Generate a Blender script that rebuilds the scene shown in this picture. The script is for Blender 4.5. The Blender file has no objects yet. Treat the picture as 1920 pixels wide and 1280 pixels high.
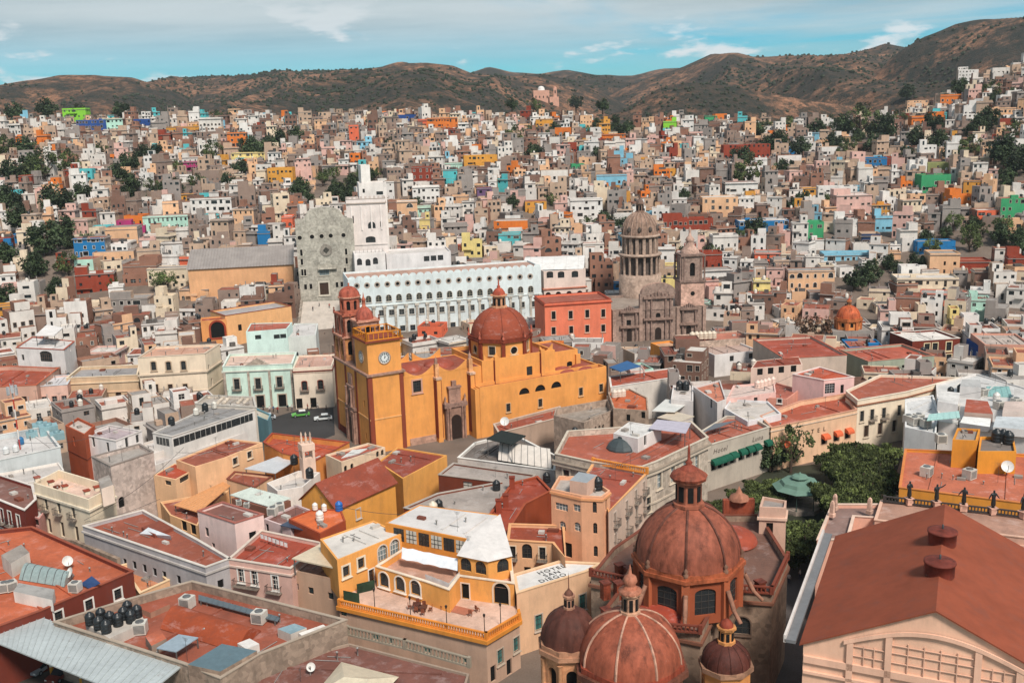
import bpy, math, random
from math import sin, cos, pi, radians, sqrt, atan2
from mathutils import Vector, Matrix, noise
random.seed(7)
SC = bpy.context.scene
COL = SC.collection

# ------------------------------------------------------------------ camera
H, FPX, PITCH, ROLL = 70.0, 1900.0, radians(12.6), radians(1.7)
F = Vector((0, cos(PITCH), -sin(PITCH)))
R0 = Vector((1, 0, 0)); U0 = Vector((0, sin(PITCH), cos(PITCH)))
RT = cos(ROLL) * R0 - sin(ROLL) * U0
UP = cos(ROLL) * U0 + sin(ROLL) * R0
CAM = Vector((0, 0, H))
cd = bpy.data.cameras.new('camera'); cam = bpy.data.objects.new('camera', cd); COL.objects.link(cam)
cd.sensor_width = 36; cd.lens = FPX / 1920 * 36; cd.clip_end = 20000; cd.clip_start = 1
m = Matrix((RT, UP, -F)).transposed().to_4x4(); m.translation = CAM
cam.matrix_world = m
SC.camera = cam

# ------------------------------------------------------------------ sky, sun, exposure
SUN_EL, SUN_AZ = radians(50), radians(156)      # azimuth from +Y towards +X: over the right shoulder
W = bpy.data.worlds.new('World'); SC.world = W; W.use_nodes = True
def sky_world():
    nt = W.node_tree; nt.nodes.clear(); N = nt.nodes.new; L = nt.links.new
    out = N('ShaderNodeOutputWorld'); bg = N('ShaderNodeBackground'); L(bg.outputs[0], out.inputs[0])
    sky = N('ShaderNodeTexSky'); sky.sky_type = 'NISHITA'; sky.sun_disc = False
    sky.sun_elevation = SUN_EL; sky.sun_rotation = SUN_AZ
    sky.altitude = 2000; sky.air_density = 1.0; sky.dust_density = 0.3; sky.ozone_density = 2.5
    tint = N('ShaderNodeMix'); tint.data_type = 'RGBA'; tint.blend_type = 'MULTIPLY'; tint.inputs[0].default_value = 1
    tint.inputs[7].default_value = (0.12, 0.47, 0.53, 1)      # teal cast of the air in the photograph
    L(sky.outputs[0], tint.inputs[6])
    tc = N('ShaderNodeTexCoord'); sep = N('ShaderNodeSeparateXYZ'); L(tc.outputs['Generated'], sep.inputs[0])
    def mth(op, a, b=None, clamp=False):
        n = N('ShaderNodeMath'); n.operation = op; n.use_clamp = clamp
        for i, v in enumerate((a, b)):
            if v is None: continue
            if isinstance(v, (int, float)): n.inputs[i].default_value = v
            else: L(v, n.inputs[i])
        return n.outputs[0]
    zz = mth('ADD', mth('MAXIMUM', sep.outputs[2], 0.0), 0.045)
    cx = N('ShaderNodeCombineXYZ'); L(mth('DIVIDE', sep.outputs[0], zz), cx.inputs[0]); L(mth('DIVIDE', sep.outputs[1], zz), cx.inputs[1])
    def nz(scale, det, rough, vec, loc=(0, 0, 0), sc=(1, 1, 1), dist=0.0):
        mp = N('ShaderNodeMapping'); mp.inputs['Location'].default_value = loc; mp.inputs['Scale'].default_value = sc
        L(vec, mp.inputs[0]); n = N('ShaderNodeTexNoise'); n.inputs['Scale'].default_value = scale
        n.inputs['Detail'].default_value = det; n.inputs['Roughness'].default_value = rough; n.inputs['Distortion'].default_value = dist
        L(mp.outputs[0], n.inputs['Vector']); return n.outputs[0]
    def rng(v, a, b, lo=0, hi=1):
        n = N('ShaderNodeMapRange'); n.interpolation_type = 'SMOOTHSTEP'
        for i, q in ((1, a), (2, b), (3, lo), (4, hi)): n.inputs[i].default_value = q
        L(v, n.inputs[0]); return n.outputs[0]
    high = rng(nz(0.16, 7, 0.58, cx.outputs[0], (3.1, 1.7, 0), (1, 1.0, 1), 0.6), 0.31, 0.47)      # high veil of cloud
    wisp = rng(nz(0.55, 8, 0.62, cx.outputs[0], (9, 4, 2), (0.8, 1.3, 1), 0.8), 0.40, 0.72)
    # small cumulus, in angular space so that they stay puffs near the horizon
    puff = nz(9.0, 6, 0.55, tc.outputs['Generated'], (1.3, 0.2, 0.05), (1, 1, 3.4))
    band = mth('MULTIPLY', rng(sep.outputs[2], 0.0, 0.03), rng(sep.outputs[2], 0.05, 0.13, 1, 0))
    puffs = mth('MULTIPLY', rng(puff, 0.52, 0.6), band)
    veil = mth('MULTIPLY', mth('MAXIMUM', high, mth('MULTIPLY', wisp, 0.6), True), rng(sep.outputs[2], 0.025, 0.10, 0.12, 1.0))
    shade = rng(nz(0.5, 6, 0.6, cx.outputs[0], (5, 8, 1), (0.7, 1.2, 1)), 0.3, 0.75)
    cc = N('ShaderNodeMix'); cc.data_type = 'RGBA'; L(shade, cc.inputs[0])
    cc.inputs[6].default_value = (3.5, 3.85, 3.95, 1); cc.inputs[7].default_value = (2.2, 2.7, 2.9, 1)
    mx = N('ShaderNodeMix'); mx.data_type = 'RGBA'; L(mth('MULTIPLY', veil, 0.93), mx.inputs[0]); L(tint.outputs[2], mx.inputs[6]); L(cc.outputs[2], mx.inputs[7])
    m2 = N('ShaderNodeMix'); m2.data_type = 'RGBA'; L(mth('MULTIPLY', puffs, 0.85), m2.inputs[0]); L(mx.outputs[2], m2.inputs[6]); m2.inputs[7].default_value = (4.9, 5.0, 5.1, 1)
    L(m2.outputs[2], bg.inputs[0]); bg.inputs[1].default_value = 0.1
sky_world()
sd = bpy.data.lights.new('sun', 'SUN'); sun = bpy.data.objects.new('sun', sd); COL.objects.link(sun)
sd.energy = 2.4; sd.angle = radians(12); sd.color = (1.0, 0.93, 0.84)
sv = Vector((cos(SUN_EL) * sin(SUN_AZ), cos(SUN_EL) * cos(SUN_AZ), sin(SUN_EL)))
sun.rotation_euler = sv.to_track_quat('Z', 'Y').to_euler()
SC.view_settings.view_transform = 'Standard'; SC.view_settings.look = 'None'
SC.view_settings.exposure = 0.9; SC.view_settings.gamma = 1.0; SC.view_settings.use_curve_mapping = False
SC.cycles.use_denoising = True; SC.cycles.max_bounces = 4; SC.cycles.diffuse_bounces = 2; SC.cycles.glossy_bounces = 2

# ------------------------------------------------------------------ pixel geometry of the photograph -> world points
def ray(px, py): return F + RT * ((px - 960) / FPX) + UP * ((640 - py) / FPX)
def P(px, py, z):
    d = ray(px, py); return CAM + d * ((z - H) / d.z)
def PY(px, py, Y):
    d = ray(px, py); return CAM + d * (Y / d.y)
def proj(p):
    v = Vector(p) - CAM; k = v.dot(F); return 960 + FPX * v.dot(RT) / k, 640 - FPX * v.dot(UP) / k
def poly(pts, z): return ccw([P(x, y, z).to_2d() for x, y in pts])
def ccw(ps):
    a = sum(ps[i].x * ps[(i + 1) % len(ps)].y - ps[(i + 1) % len(ps)].x * ps[i].y for i in range(len(ps)))
    return ps if a > 0 else ps[::-1]
def offset(ps, d):
    n = len(ps); out = []
    for i in range(n):
        a, b, c = ps[i - 1], ps[i], ps[(i + 1) % n]
        e1 = (b - a).normalized(); e2 = (c - b).normalized()
        n1 = Vector((e1.y, -e1.x)); n2 = Vector((e2.y, -e2.x))
        k = 1 + n1.dot(n2)
        out.append(b + (n1 + n2) * (d / max(k, 0.35)))
    return out
def inside(ps, p):
    r = False; n = len(ps)
    for i in range(n):
        a, b = ps[i], ps[i - 1]
        if (a.y > p.y) != (b.y > p.y) and p.x < (b.x - a.x) * (p.y - a.y) / (b.y - a.y) + a.x: r = not r
    return r

# ------------------------------------------------------------------ materials
def lin(c): return tuple(((v / 255) / 12.92 if v <= 10 else (((v / 255) + 0.055) / 1.055) ** 2.4) for v in c)
MATS = {}
def new_mat(key):
    m = bpy.data.materials.new(key); m.use_nodes = True; nt = m.node_tree
    b = nt.nodes['Principled BSDF']; b.inputs['Specular IOR Level'].default_value = 0.25
    return m, nt, b
def surf(rgb, kind='plaster'):
    """weathered surface of one colour; kinds differ in grain, stains and relief"""
    key = kind + '_%d_%d_%d' % tuple(rgb)
    if key in MATS: return MATS[key]
    m, nt, b = new_mat(key); N = nt.nodes.new; L = nt.links.new
    geo = N('ShaderNodeNewGeometry')
    def noi(scale, det, sc=(1, 1, 1), rough=0.6):
        mp = N('ShaderNodeMapping'); mp.inputs['Scale'].default_value = sc; L(geo.outputs['Position'], mp.inputs[0])
        n = N('ShaderNodeTexNoise'); n.inputs['Scale'].default_value = scale; n.inputs['Detail'].default_value = det; n.inputs['Roughness'].default_value = rough
        L(mp.outputs[0], n.inputs['Vector']); return n.outputs[0]
    def rng(v, a, b_, lo, hi):
        n = N('ShaderNodeMapRange')
        for i, q in ((1, a), (2, b_), (3, lo), (4, hi)): n.inputs[i].default_value = q
        L(v, n.inputs[0]); return n.outputs[0]
    def mul(x, y):
        n = N('ShaderNodeMath'); n.operation = 'MULTIPLY'; L(x, n.inputs[0]); L(y, n.inputs[1]); return n.outputs[0]
    def mix(fac, a, bcol, mode='MIX'):
        n = N('ShaderNodeMix'); n.data_type = 'RGBA'; n.blend_type = mode
        if isinstance(fac, float): n.inputs[0].default_value = fac
        else: L(fac, n.inputs[0])
        for s, v in ((6, a), (7, bcol)):
            if isinstance(v, tuple): n.inputs[s].default_value = (*v, 1)
            else: L(v, n.inputs[s])
        return n.outputs[2]
    def vmul(col, f):
        n = N('ShaderNodeVectorMath'); n.operation = 'SCALE'; L(col, n.inputs[0]); L(f, n.inputs['Scale']); return n.outputs[0]
    c = lin(rgb); rough = 0.88; bump = 0.25; bscale = None
    one = mix(0.0, c, c)
    if kind == 'plaster':
        f = mul(rng(noi(0.22, 5), 0.3, 0.7, 0.86, 1.08), rng(noi(0.7, 5, (1, 1, 0.14), 0.65), 0.40, 0.75, 1.03, 0.87))
        col = vmul(one, f); dirt = rng(noi(0.5, 8, (1, 1, 0.4), 0.72), 0.52, 0.72, 0, 0.55)
        col = mix(dirt, col, tuple(v * 0.55 + 0.03 for v in c)); bscale = noi(6, 4)
    elif kind == 'roof':          # painted waterproof roof: patches, puddle stains, bleached spots
        f = mul(rng(noi(0.16, 6), 0.3, 0.7, 0.78, 1.16), rng(noi(2.2, 5), 0.3, 0.7, 0.9, 1.08))
        col = vmul(one, f); col = mix(rng(noi(0.4, 8, (1, 1, 1), 0.75), 0.50, 0.68, 0, 0.65), col, tuple(v * 0.5 + 0.02 for v in c))
        col = mix(rng(noi(0.33, 8, (1, 1, 3), 0.75), 0.54, 0.64, 0, 0.55), col, tuple(min(1, v * 0.9 + 0.16) for v in c)); bscale = noi(5, 4); rough = 0.8
    elif kind == 'stone':
        vo = N('ShaderNodeTexVoronoi'); vo.inputs['Scale'].default_value = 1.7; L(geo.outputs['Position'], vo.inputs['Vector'])
        hv = N('ShaderNodeSeparateColor'); L(vo.outputs['Color'], hv.inputs[0])
        f = mul(rng(noi(0.3, 6), 0.3, 0.7, 0.7, 1.2), rng(hv.outputs[0], 0, 1, 0.75, 1.15)); col = vmul(one, f)
        col = mix(rng(noi(0.8, 8, (1, 1, 0.25), 0.7), 0.52, 0.75, 0, 0.65), col, tuple(v * 0.35 for v in c)); bump = 0.6
        bscale = noi(4, 6); rough = 0.95
    elif kind == 'brick':
        f = mul(rng(noi(0.25, 5), 0.3, 0.7, 0.8, 1.12), rng(noi(3.5, 3, (1, 1, 3.0)), 0.3, 0.7, 0.85, 1.12)); col = vmul(one, f)
        col = mix(rng(noi(0.5, 7), 0.55, 0.7, 0, 0.4), col, tuple(v * 0.6 + 0.05 for v in c)); bump = 0.5; bscale = noi(5, 3, (1, 1, 4))
    elif kind == 'dome':          # weathered painted masonry with dark rain streaks
        f = mul(rng(noi(0.5, 6), 0.3, 0.7, 0.72, 1.2), rng(noi(1.6, 6, (1, 1, 0.22)), 0.35, 0.72, 1.08, 0.6)); col = vmul(one, f)
        col = mix(rng(noi(0.8, 9, (1, 1, 0.5), 0.78), 0.50, 0.66, 0, 0.75), col, tuple(v * 0.18 for v in c))
        col = mix(rng(noi(2.6, 7, (1, 1, 1), 0.8), 0.64, 0.70, 0, 0.5), col, (0.5, 0.33, 0.26)); bscale = noi(7, 4); rough = 0.7
    elif kind == 'metal':
        f = mul(rng(noi(0.3, 5), 0.3, 0.7, 0.85, 1.1), rng(noi(2.0, 5, (1, 1, 1)), 0.3, 0.7, 0.9, 1.06)); col = vmul(one, f)
        col = mix(rng(noi(0.9, 8, (1, 1, 1), 0.75), 0.6, 0.72, 0, 0.5), col, (0.16, 0.09, 0.06)); rough = 0.45; bump = 0.08; bscale = noi(3, 3)
        b.inputs['Metallic'].default_value = 0.15
    elif kind == 'asphalt':
        f = mul(rng(noi(0.1, 6), 0.3, 0.7, 0.8, 1.25), rng(noi(4, 6), 0.3, 0.7, 0.85, 1.15)); col = vmul(one, f); bscale = noi(12, 4)
    elif kind == 'plastic':
        col = vmul(one, rng(noi(2, 4), 0.3, 0.7, 0.85, 1.15)); rough = 0.4; bump = 0.0; b.inputs['Specular IOR Level'].default_value = 0.5
    elif kind == 'cloth':
        col = vmul(one, rng(noi(1.0, 5), 0.3, 0.7, 0.88, 1.08)); rough = 0.9; bscale = noi(2.5, 3); bump = 0.4
    elif kind == 'leaf':
        oi = N('ShaderNodeObjectInfo')
        f = mul(rng(noi(0.5, 3), 0.3, 0.7, 0.6, 1.5), rng(oi.outputs['Random'], 0, 1, 0.75, 1.3)); col = vmul(one, f); rough = 0.7
    elif kind == 'hill':
        dry = noi(0.012, 9, (1, 1, 1), 0.7); fine = noi(0.12, 8, (1, 1, 1), 0.75)
        f = mul(rng(dry, 0.35, 0.65, 0.6, 1.35), rng(fine, 0.35, 0.65, 0.6, 1.35)); col = vmul(one, f)
        scrub = rng(noi(0.0075, 10, (1, 1, 1.6), 0.72), 0.43, 0.53, 0.0, 0.9); specks = rng(noi(0.07, 9, (1, 1, 1), 0.85), 0.47, 0.53, 0.0, 0.85)
        col = mix(scrub, col, lin((50, 48, 42))); col = mix(specks, col, lin((34, 40, 34))); bscale = noi(0.35, 6); bump = 0.9
    else:
        col = one; bump = 0
    L(col, b.inputs['Base Color']); b.inputs['Roughness'].default_value = rough
    if bump and bscale is not None:
        bp = N('ShaderNodeBump'); bp.inputs['Strength'].default_value = bump; bp.inputs['Distance'].default_value = 3.0 if kind == 'hill' else 0.06
        L(bscale, bp.inputs['Height']); L(bp.outputs[0], b.inputs['Normal'])
    MATS[key] = m
    return m
def glass(key='glass', c=(0.022, 0.027, 0.03), rough=0.12):
    if key in MATS: return MATS[key]
    m, nt, b = new_mat(key); b.inputs['Base Color'].default_value = (*c, 1); b.inputs['Roughness'].default_value = rough
    b.inputs['Specular IOR Level'].default_value = 0.5
    n = nt.nodes.new('ShaderNodeTexNoise'); n.inputs['Scale'].default_value = 0.9
    g = nt.nodes.new('ShaderNodeNewGeometry'); nt.links.new(g.outputs['Position'], n.inputs['Vector'])
    mr = nt.nodes.new('ShaderNodeMapRange'); mr.inputs[1].default_value = 0.35; mr.inputs[2].default_value = 0.65; mr.inputs[3].default_value = rough; mr.inputs[4].default_value = rough + 0.3
    nt.links.new(n.outputs[0], mr.inputs[0]); nt.links.new(mr.outputs[0], b.inputs['Roughness'])
    MATS[key] = m; return m

# colours (sRGB as painted)
WHITE = (222, 214, 206); CREAM = (226, 205, 180); PEACH = (232, 184, 142); PINK = (222, 178, 164); ORANGE = (226, 150, 58); OCHRE = (206, 136, 58)
RED = (148, 82, 63); RUST = (130, 70, 54); MAROON = (112, 50, 38); STONE = (156, 136, 120); GREY = (172, 166, 162); TAN = (190, 156, 128)
MINT = (196, 222, 210); DARK = (34, 32, 32); CONC = (150, 140, 132); BRICK = (158, 118, 100); CHAR = (54, 56, 58)

# ------------------------------------------------------------------ mesh building
class MB:
    def __init__(s): s.v = []; s.f = []; s.m = []; s.mats = []; s.sm = []
    def mi(s, mat):
        if mat not in s.mats: s.mats.append(mat)
        return s.mats.index(mat)
    def face(s, pts, mat, smooth=False):
        i = len(s.v); s.v.extend([tuple(p) for p in pts]); s.f.append(tuple(range(i, i + len(pts)))); s.m.append(s.mi(mat)); s.sm.append(smooth)
    def grid(s, rows, mat, closed=True, smooth=True):
        """rows of points sharing vertices (for lathes and tubes)"""
        i0 = len(s.v); n = len(rows[0]); mi = s.mi(mat)
        for r in rows: s.v.extend([tuple(p) for p in r])
        for a in range(len(rows) - 1):
            for b in range(n if closed else n - 1):
                c = (b + 1) % n
                s.f.append((i0 + a * n + b, i0 + a * n + c, i0 + (a + 1) * n + c, i0 + (a + 1) * n + b)); s.m.append(mi); s.sm.append(smooth)
    def prism(s, ps, z0, z1, mat, top=True, bot=False, topmat=None):
        n = len(ps)
        for i in range(n):
            a, b = ps[i], ps[(i + 1) % n]
            s.face([(a.x, a.y, z0), (b.x, b.y, z0), (b.x, b.y, z1), (a.x, a.y, z1)], mat)
        if top: s.face([(p.x, p.y, z1) for p in ps], topmat or mat)
        if bot: s.face([(p.x, p.y, z0) for p in reversed(ps)], mat)
    def ring(s, outer, inner, z0, z1, mat):
        n = len(outer)
        for i in range(n):
            j = (i + 1) % n; a, b, c, d = outer[i], outer[j], inner[j], inner[i]
            s.face([(a.x, a.y, z0), (b.x, b.y, z0), (b.x, b.y, z1), (a.x, a.y, z1)], mat)
            s.face([(a.x, a.y, z1), (b.x, b.y, z1), (c.x, c.y, z1), (d.x, d.y, z1)], mat)
            s.face([(c.x, c.y, z0), (d.x, d.y, z0), (d.x, d.y, z1), (c.x, c.y, z1)], mat)
            s.face([(b.x, b.y, z0), (a.x, a.y, z0), (d.x, d.y, z0), (c.x, c.y, z0)], mat)
    def box(s, c, size, mat, rz=0.0, M=None):
        hx, hy, hz = (q / 2 for q in size); cr, sr = cos(rz), sin(rz); c = Vector(c)
        def t(x, y, z):
            p = Vector((c.x + x * cr - y * sr, c.y + x * sr + y * cr, c.z + z)); return M @ p if M else p
        k = [t(x, y, z) for z in (-hz, hz) for x, y in ((-hx, -hy), (hx, -hy), (hx, hy), (-hx, hy))]
        for q in ((0, 1, 5, 4), (1, 2, 6, 5), (2, 3, 7, 6), (3, 0, 4, 7), (4, 5, 6, 7), (3, 2, 1, 0)): s.face([k[i] for i in q], mat)
    def bar(s, a, b, r, mat, n=5):
        a, b = Vector(a), Vector(b); d = (b - a).normalized(); u = d.orthogonal().normalized(); w = d.cross(u)
        s.grid([[p + (u * cos(2 * pi * k / n) + w * sin(2 * pi * k / n)) * r for k in range(n)] for p in (a, b)], mat, smooth=n > 5)
        s.face([b + (u * cos(2 * pi * k / n) + w * sin(2 * pi * k / n)) * r for k in range(n)], mat)
    def lathe(s, c, prof, mat, n=16, a0=0.0, smooth=True, cap=True, sq=None):
        rows = [[(c[0] + r * cos(a0 + 2 * pi * k / n), c[1] + r * sin(a0 + 2 * pi * k / n), c[2] + z) for k in range(n)] for r, z in prof]
        s.grid(rows, mat, smooth=smooth)
        if cap and prof[-1][0] > 0.001: s.face(rows[-1], mat)
    def mesh(s, name, org=(0, 0, 0)):
        me = bpy.data.meshes.new(name); o = Vector(org)
        me.from_pydata([(v[0] - o.x, v[1] - o.y, v[2] - o.z) for v in s.v], [], s.f)
        for q in s.mats: me.materials.append(q)
        me.polygons.foreach_set('material_index', s.m); me.polygons.foreach_set('use_smooth', s.sm); me.update()
        return me
    def build(s, name, parent=None, org=None):
        """one mesh object; world coordinates in, the origin moves to the parent's or to org"""
        if org is None: org = parent_origin(parent) if parent else (0, 0, 0)
        ob = bpy.data.objects.new(name, s.mesh(name, org)); COL.objects.link(ob)
        if parent: ob.parent = parent
        else: ob.location = org
        return ob
ORG = {}
def parent_origin(p): return ORG.get(p.name, Vector(p.location))
def tag(o, label=None, cat=None, group=None, kind=None):
    if label: o['label'] = label
    if cat: o['category'] = cat
    if group: o['group'] = group
    if kind: o['kind'] = kind
    return o
def thing(name, label, cat, loc, group=None):
    o = bpy.data.objects.new(name, None); o.empty_display_size = 0.5; COL.objects.link(o); o.location = loc; ORG[o.name] = Vector(loc)
    return tag(o, label, cat, group)
def sub(name, me, parent, loc, rz=0.0, porg=None, scale=None):
    """a shared mesh placed at a world point under a thing or part"""
    ob = bpy.data.objects.new(name, me); COL.objects.link(ob); o = porg if porg is not None else parent_origin(parent)
    ob.parent = parent; ob.location = Vector(loc) - Vector(o); ob.rotation_euler = (0, 0, rz)
    if scale: ob.scale = scale
    ORG[ob.name] = Vector(loc)
    return ob

# ------------------------------------------------------------------ walls with real openings, windows
def arc_pts(w, h, arch, n=10):
    """outline of an opening, centred on x, z from 0 to h; arch: 0 flat, 1 round headed, 2 full circle, .5 flat segment"""
    if arch == 0: return [(-w / 2, 0), (w / 2, 0), (w / 2, h), (-w / 2, h)]
    if arch == 2: return [(w / 2 * cos(2 * pi * k / 16 - pi / 2), h / 2 + h / 2 * sin(2 * pi * k / 16 - pi / 2)) for k in range(16)]
    rise = w / 2 if arch == 1 else w * 0.22
    rise = min(rise, h)
    pts = [(-w / 2, 0), (w / 2, 0)]
    for k in range(n + 1):
        a = pi * k / n; pts.append((w / 2 * cos(a), h - rise + rise * sin(a)))
    return pts
def wall(mb, A, B, z0, z1, ops, mat, depth=0.28, dark=None):
    """vertical wall A->B (outside on the right-hand side), ops = [(uc, zb, w, h, arch)]"""
    d = B - A; Lw = d.length; e = d / Lw; nrm = Vector((e.y, -e.x))
    def q(u, z, dep=0.0): return (A.x + e.x * u - nrm.x * dep, A.y + e.y * u - nrm.y * dep, z)
    us = {0.0, Lw}; zs = {z0, z1}; rects = []
    for uc, zb, w, h, arch in ops:
        u0, u1 = max(0.03, uc - w / 2), min(Lw - 0.03, uc + w / 2); v0, v1 = max(z0 + 0.01, zb), min(z1 - 0.02, zb + h)
        if u1 - u0 < 0.05 or v1 - v0 < 0.05: continue
        rects.append((u0, u1, v0, v1, arch)); us |= {u0, u1}; zs |= {v0, v1}
    us, zs = sorted(us), sorted(zs)
    for i in range(len(us) - 1):
        if us[i + 1] - us[i] < 1e-4: continue
        um = (us[i] + us[i + 1]) / 2; run = None
        for j in range(len(zs) - 1):
            zm = (zs[j] + zs[j + 1]) / 2
            hole = zs[j + 1] - zs[j] < 1e-4 or any(r[0] < um < r[1] and r[2] < zm < r[3] for r in rects)
            if not hole and run is None: run = zs[j]
            if hole and run is not None:
                mb.face([q(us[i], run), q(us[i + 1], run), q(us[i + 1], zs[j]), q(us[i], zs[j])], mat); run = None
        if run is not None: mb.face([q(us[i], run), q(us[i + 1], run), q(us[i + 1], z1), q(us[i], z1)], mat)
    for u0, u1, v0, v1, arch in rects:
        for a, b in (((u0, v0), (u1, v0)), ((u1, v0), (u1, v1)), ((u1, v1), (u0, v1)), ((u0, v1), (u0, v0))):
            mb.face([q(*a), q(*b), q(*b, depth), q(*a, depth)], mat)
        if dark: mb.face([q(u0, v0, depth), q(u1, v0, depth), q(u1, v1, depth), q(u0, v1, depth)], dark)
        if arch:
            w, h, uc = u1 - u0, v1 - v0, (u0 + u1) / 2
            pts = arc_pts(w, h, arch)
            def fill(seq, corner):
                for k in range(len(seq) - 1):
                    mb.face([q(corner[0], corner[1]), q(uc + seq[k][0], v0 + seq[k][1]), q(uc + seq[k + 1][0], v0 + seq[k + 1][1])], mat)
                    mb.face([q(uc + seq[k][0], v0 + seq[k][1]), q(uc + seq[k][0], v0 + seq[k][1], depth), q(uc + seq[k + 1][0], v0 + seq[k + 1][1], depth), q(uc + seq[k + 1][0], v0 + seq[k + 1][1])], mat)
            if arch == 2:
                fill(pts[0:5], (u1, v0)); fill(pts[4:9], (u1, v1)); fill(pts[8:13], (u0, v1)); fill(pts[12:] + pts[:1], (u0, v0))
            else:
                top = pts[2:]; hlf = len(top) // 2
                fill(top[:hlf + 1], (u1, v1)); fill(top[hlf:], (u0, v1))
WCACHE = {}
def win_mesh(w, h, style, arch, fr, nx, ny):
    """pane with glazing bars, local: x along the wall, -y outwards, z up from the sill"""
    key = ('w', round(w, 2), round(h, 2), style, arch, fr, nx, ny)
    if key in WCACHE: return WCACHE[key]
    mb = MB(); pts = arc_pts(w, h, arch)
    pane = {'glass': glass(), 'door': surf((62, 42, 32), 'plastic'), 'dark': surf((20, 19, 19), 'plain'), 'blind': surf((196, 190, 178), 'cloth'), 'teal': surf((62, 108, 104), 'plastic'), 'sky': glass('glass_pale', (0.16, 0.2, 0.21), 0.2)}[style]  # dark: unglazed near-black sheet, the shade of an open interior put into its colour
    mb.face([(x, 0, z) for x, z in pts], pane)
    bm_ = surf(fr or (70, 66, 62), 'plastic'); t = 0.05
    if style != 'dark':
        for i in range(1, nx):
            x = -w / 2 + w * i / nx; hh = h if arch == 0 else h * 0.93
            mb.box((x, -0.03, hh / 2), (t, 0.06, hh), bm_)
        for j in range(1, ny):
            mb.box((0, -0.028, h * j / ny), (w * 0.98, 0.05, t), bm_)
    WCACHE[key] = mb.mesh('window'); return WCACHE[key]
def frame_mesh(w, h, arch, col, t, proud=0.07, sill=True):
    key = ('f', round(w, 2), round(h, 2), arch, col, t, sill)
    if key in WCACHE: return WCACHE[key]
    mb = MB(); mat = surf(col, 'plaster'); a = arc_pts(w, h, arch); k = 1 + 2 * t / w
    o = [(x * k, (z - h / 2) * (1 + 2 * t / h) + h / 2) for x, z in a]
    n = len(a)
    for i in range(n):
        j = (i + 1) % n
        mb.face([(o[i][0], -proud, o[i][1]), (o[j][0], -proud, o[j][1]), (a[j][0], -proud, a[j][1]), (a[i][0], -proud, a[i][1])], mat)
        mb.face([(o[j][0], -proud, o[j][1]), (o[i][0], -proud, o[i][1]), (o[i][0], 0.02, o[i][1]), (o[j][0], 0.02, o[j][1])], mat)
        mb.face([(a[i][0], -proud, a[i][1]), (a[j][0], -proud, a[j][1]), (a[j][0], 0.1, a[j][1]), (a[i][0], 0.1, a[i][1])], mat)
    if sill: mb.box((0, -0.11, -t - 0.04), (w + 3 * t, 0.26, 0.1), mat)
    WCACHE[key] = mb.mesh('frame'); return WCACHE[key]
def balcony_mesh(w):
    key = ('b', round(w, 1))
    if key in WCACHE: return WCACHE[key]
    mb = MB(); st = surf((150, 136, 124), 'stone'); ir = surf((38, 38, 40), 'plastic'); d = 0.75
    mb.box((0, -d / 2 - 0.03, -0.08), (w, d, 0.16), st)
    mb.box((0, -d - 0.01, 0.95), (w, 0.05, 0.05), ir)
    for sx in (-1, 1): mb.box((sx * (w / 2 - 0.03), -d / 2, 0.95), (0.05, d, 0.05), ir)
    nb = max(4, int(w / 0.22))
    for i in range(nb + 1): mb.box((-w / 2 + 0.03 + (w - 0.06) * i / nb, -d - 0.01, 0.46), (0.03, 0.03, 0.94), ir)
    for sx in (-1, 1):
        for k in (0.25, 0.5): mb.box((sx * (w / 2 - 0.03), -k, 0.46), (0.03, 0.03, 0.94), ir)
    WCACHE[key] = mb.mesh('balcony'); return WCACHE[key]
def awning_mesh(w, col, d=1.1, drop=0.8):
    key = ('aw', round(w, 1), col, d)
    if key in WCACHE: return WCACHE[key]
    mb = MB(); c = surf(col, 'cloth'); n = 6
    rows = []
    for j in range(n + 1):
        a = j / n * pi / 2; rows.append([(x, -d * sin(a) - 0.03, -drop * (1 - cos(a))) for x in (-w / 2, -w / 6, w / 6, w / 2)])
    rows.append([(x, -d - 0.03, -drop - 0.22) for x in (-w / 2, -w / 6, w / 6, w / 2)])
    mb.grid(rows, c, closed=False)
    for sx in (0, -1):
        mb.face([(rows[0][sx][0], -0.03, -drop)] + [r[sx] for r in rows], c)
    WCACHE[key] = mb.mesh('awning'); return WCACHE[key]

OCC = []          # footprints already built on
def facing(A, B):
    e = (B - A); n = Vector((e.y, -e.x)); return n.dot(CAM.to_2d() - (A + B) / 2) > 0
def hit(ps, zb, zt, px, py):
    """first wall of a footprint that the sight line through a pixel of the photograph meets"""
    d = ray(px, py); best = None
    for i in range(len(ps)):
        A, B = ps[i], ps[(i + 1) % len(ps)]
        if not facing(A, B): continue
        e = (B - A); L = e.length; e = e / L; n = Vector((e.y, -e.x))
        den = n.x * d.x + n.y * d.y
        if abs(den) < 1e-6: continue
        t = (n.dot(A) - n.dot(CAM.to_2d())) / den
        p = CAM + d * t; u = (p.to_2d() - A).dot(e)
        off = max(0, -u, u - L) + max(0, p.z - zt, zb - p.z)
        if best is None or off + t * 1e-3 < best[0]: best = (off + t * 1e-3, i, min(max(u, 0.3), L - 0.3), p.z, L)
    return best[1:] if best else None
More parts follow.
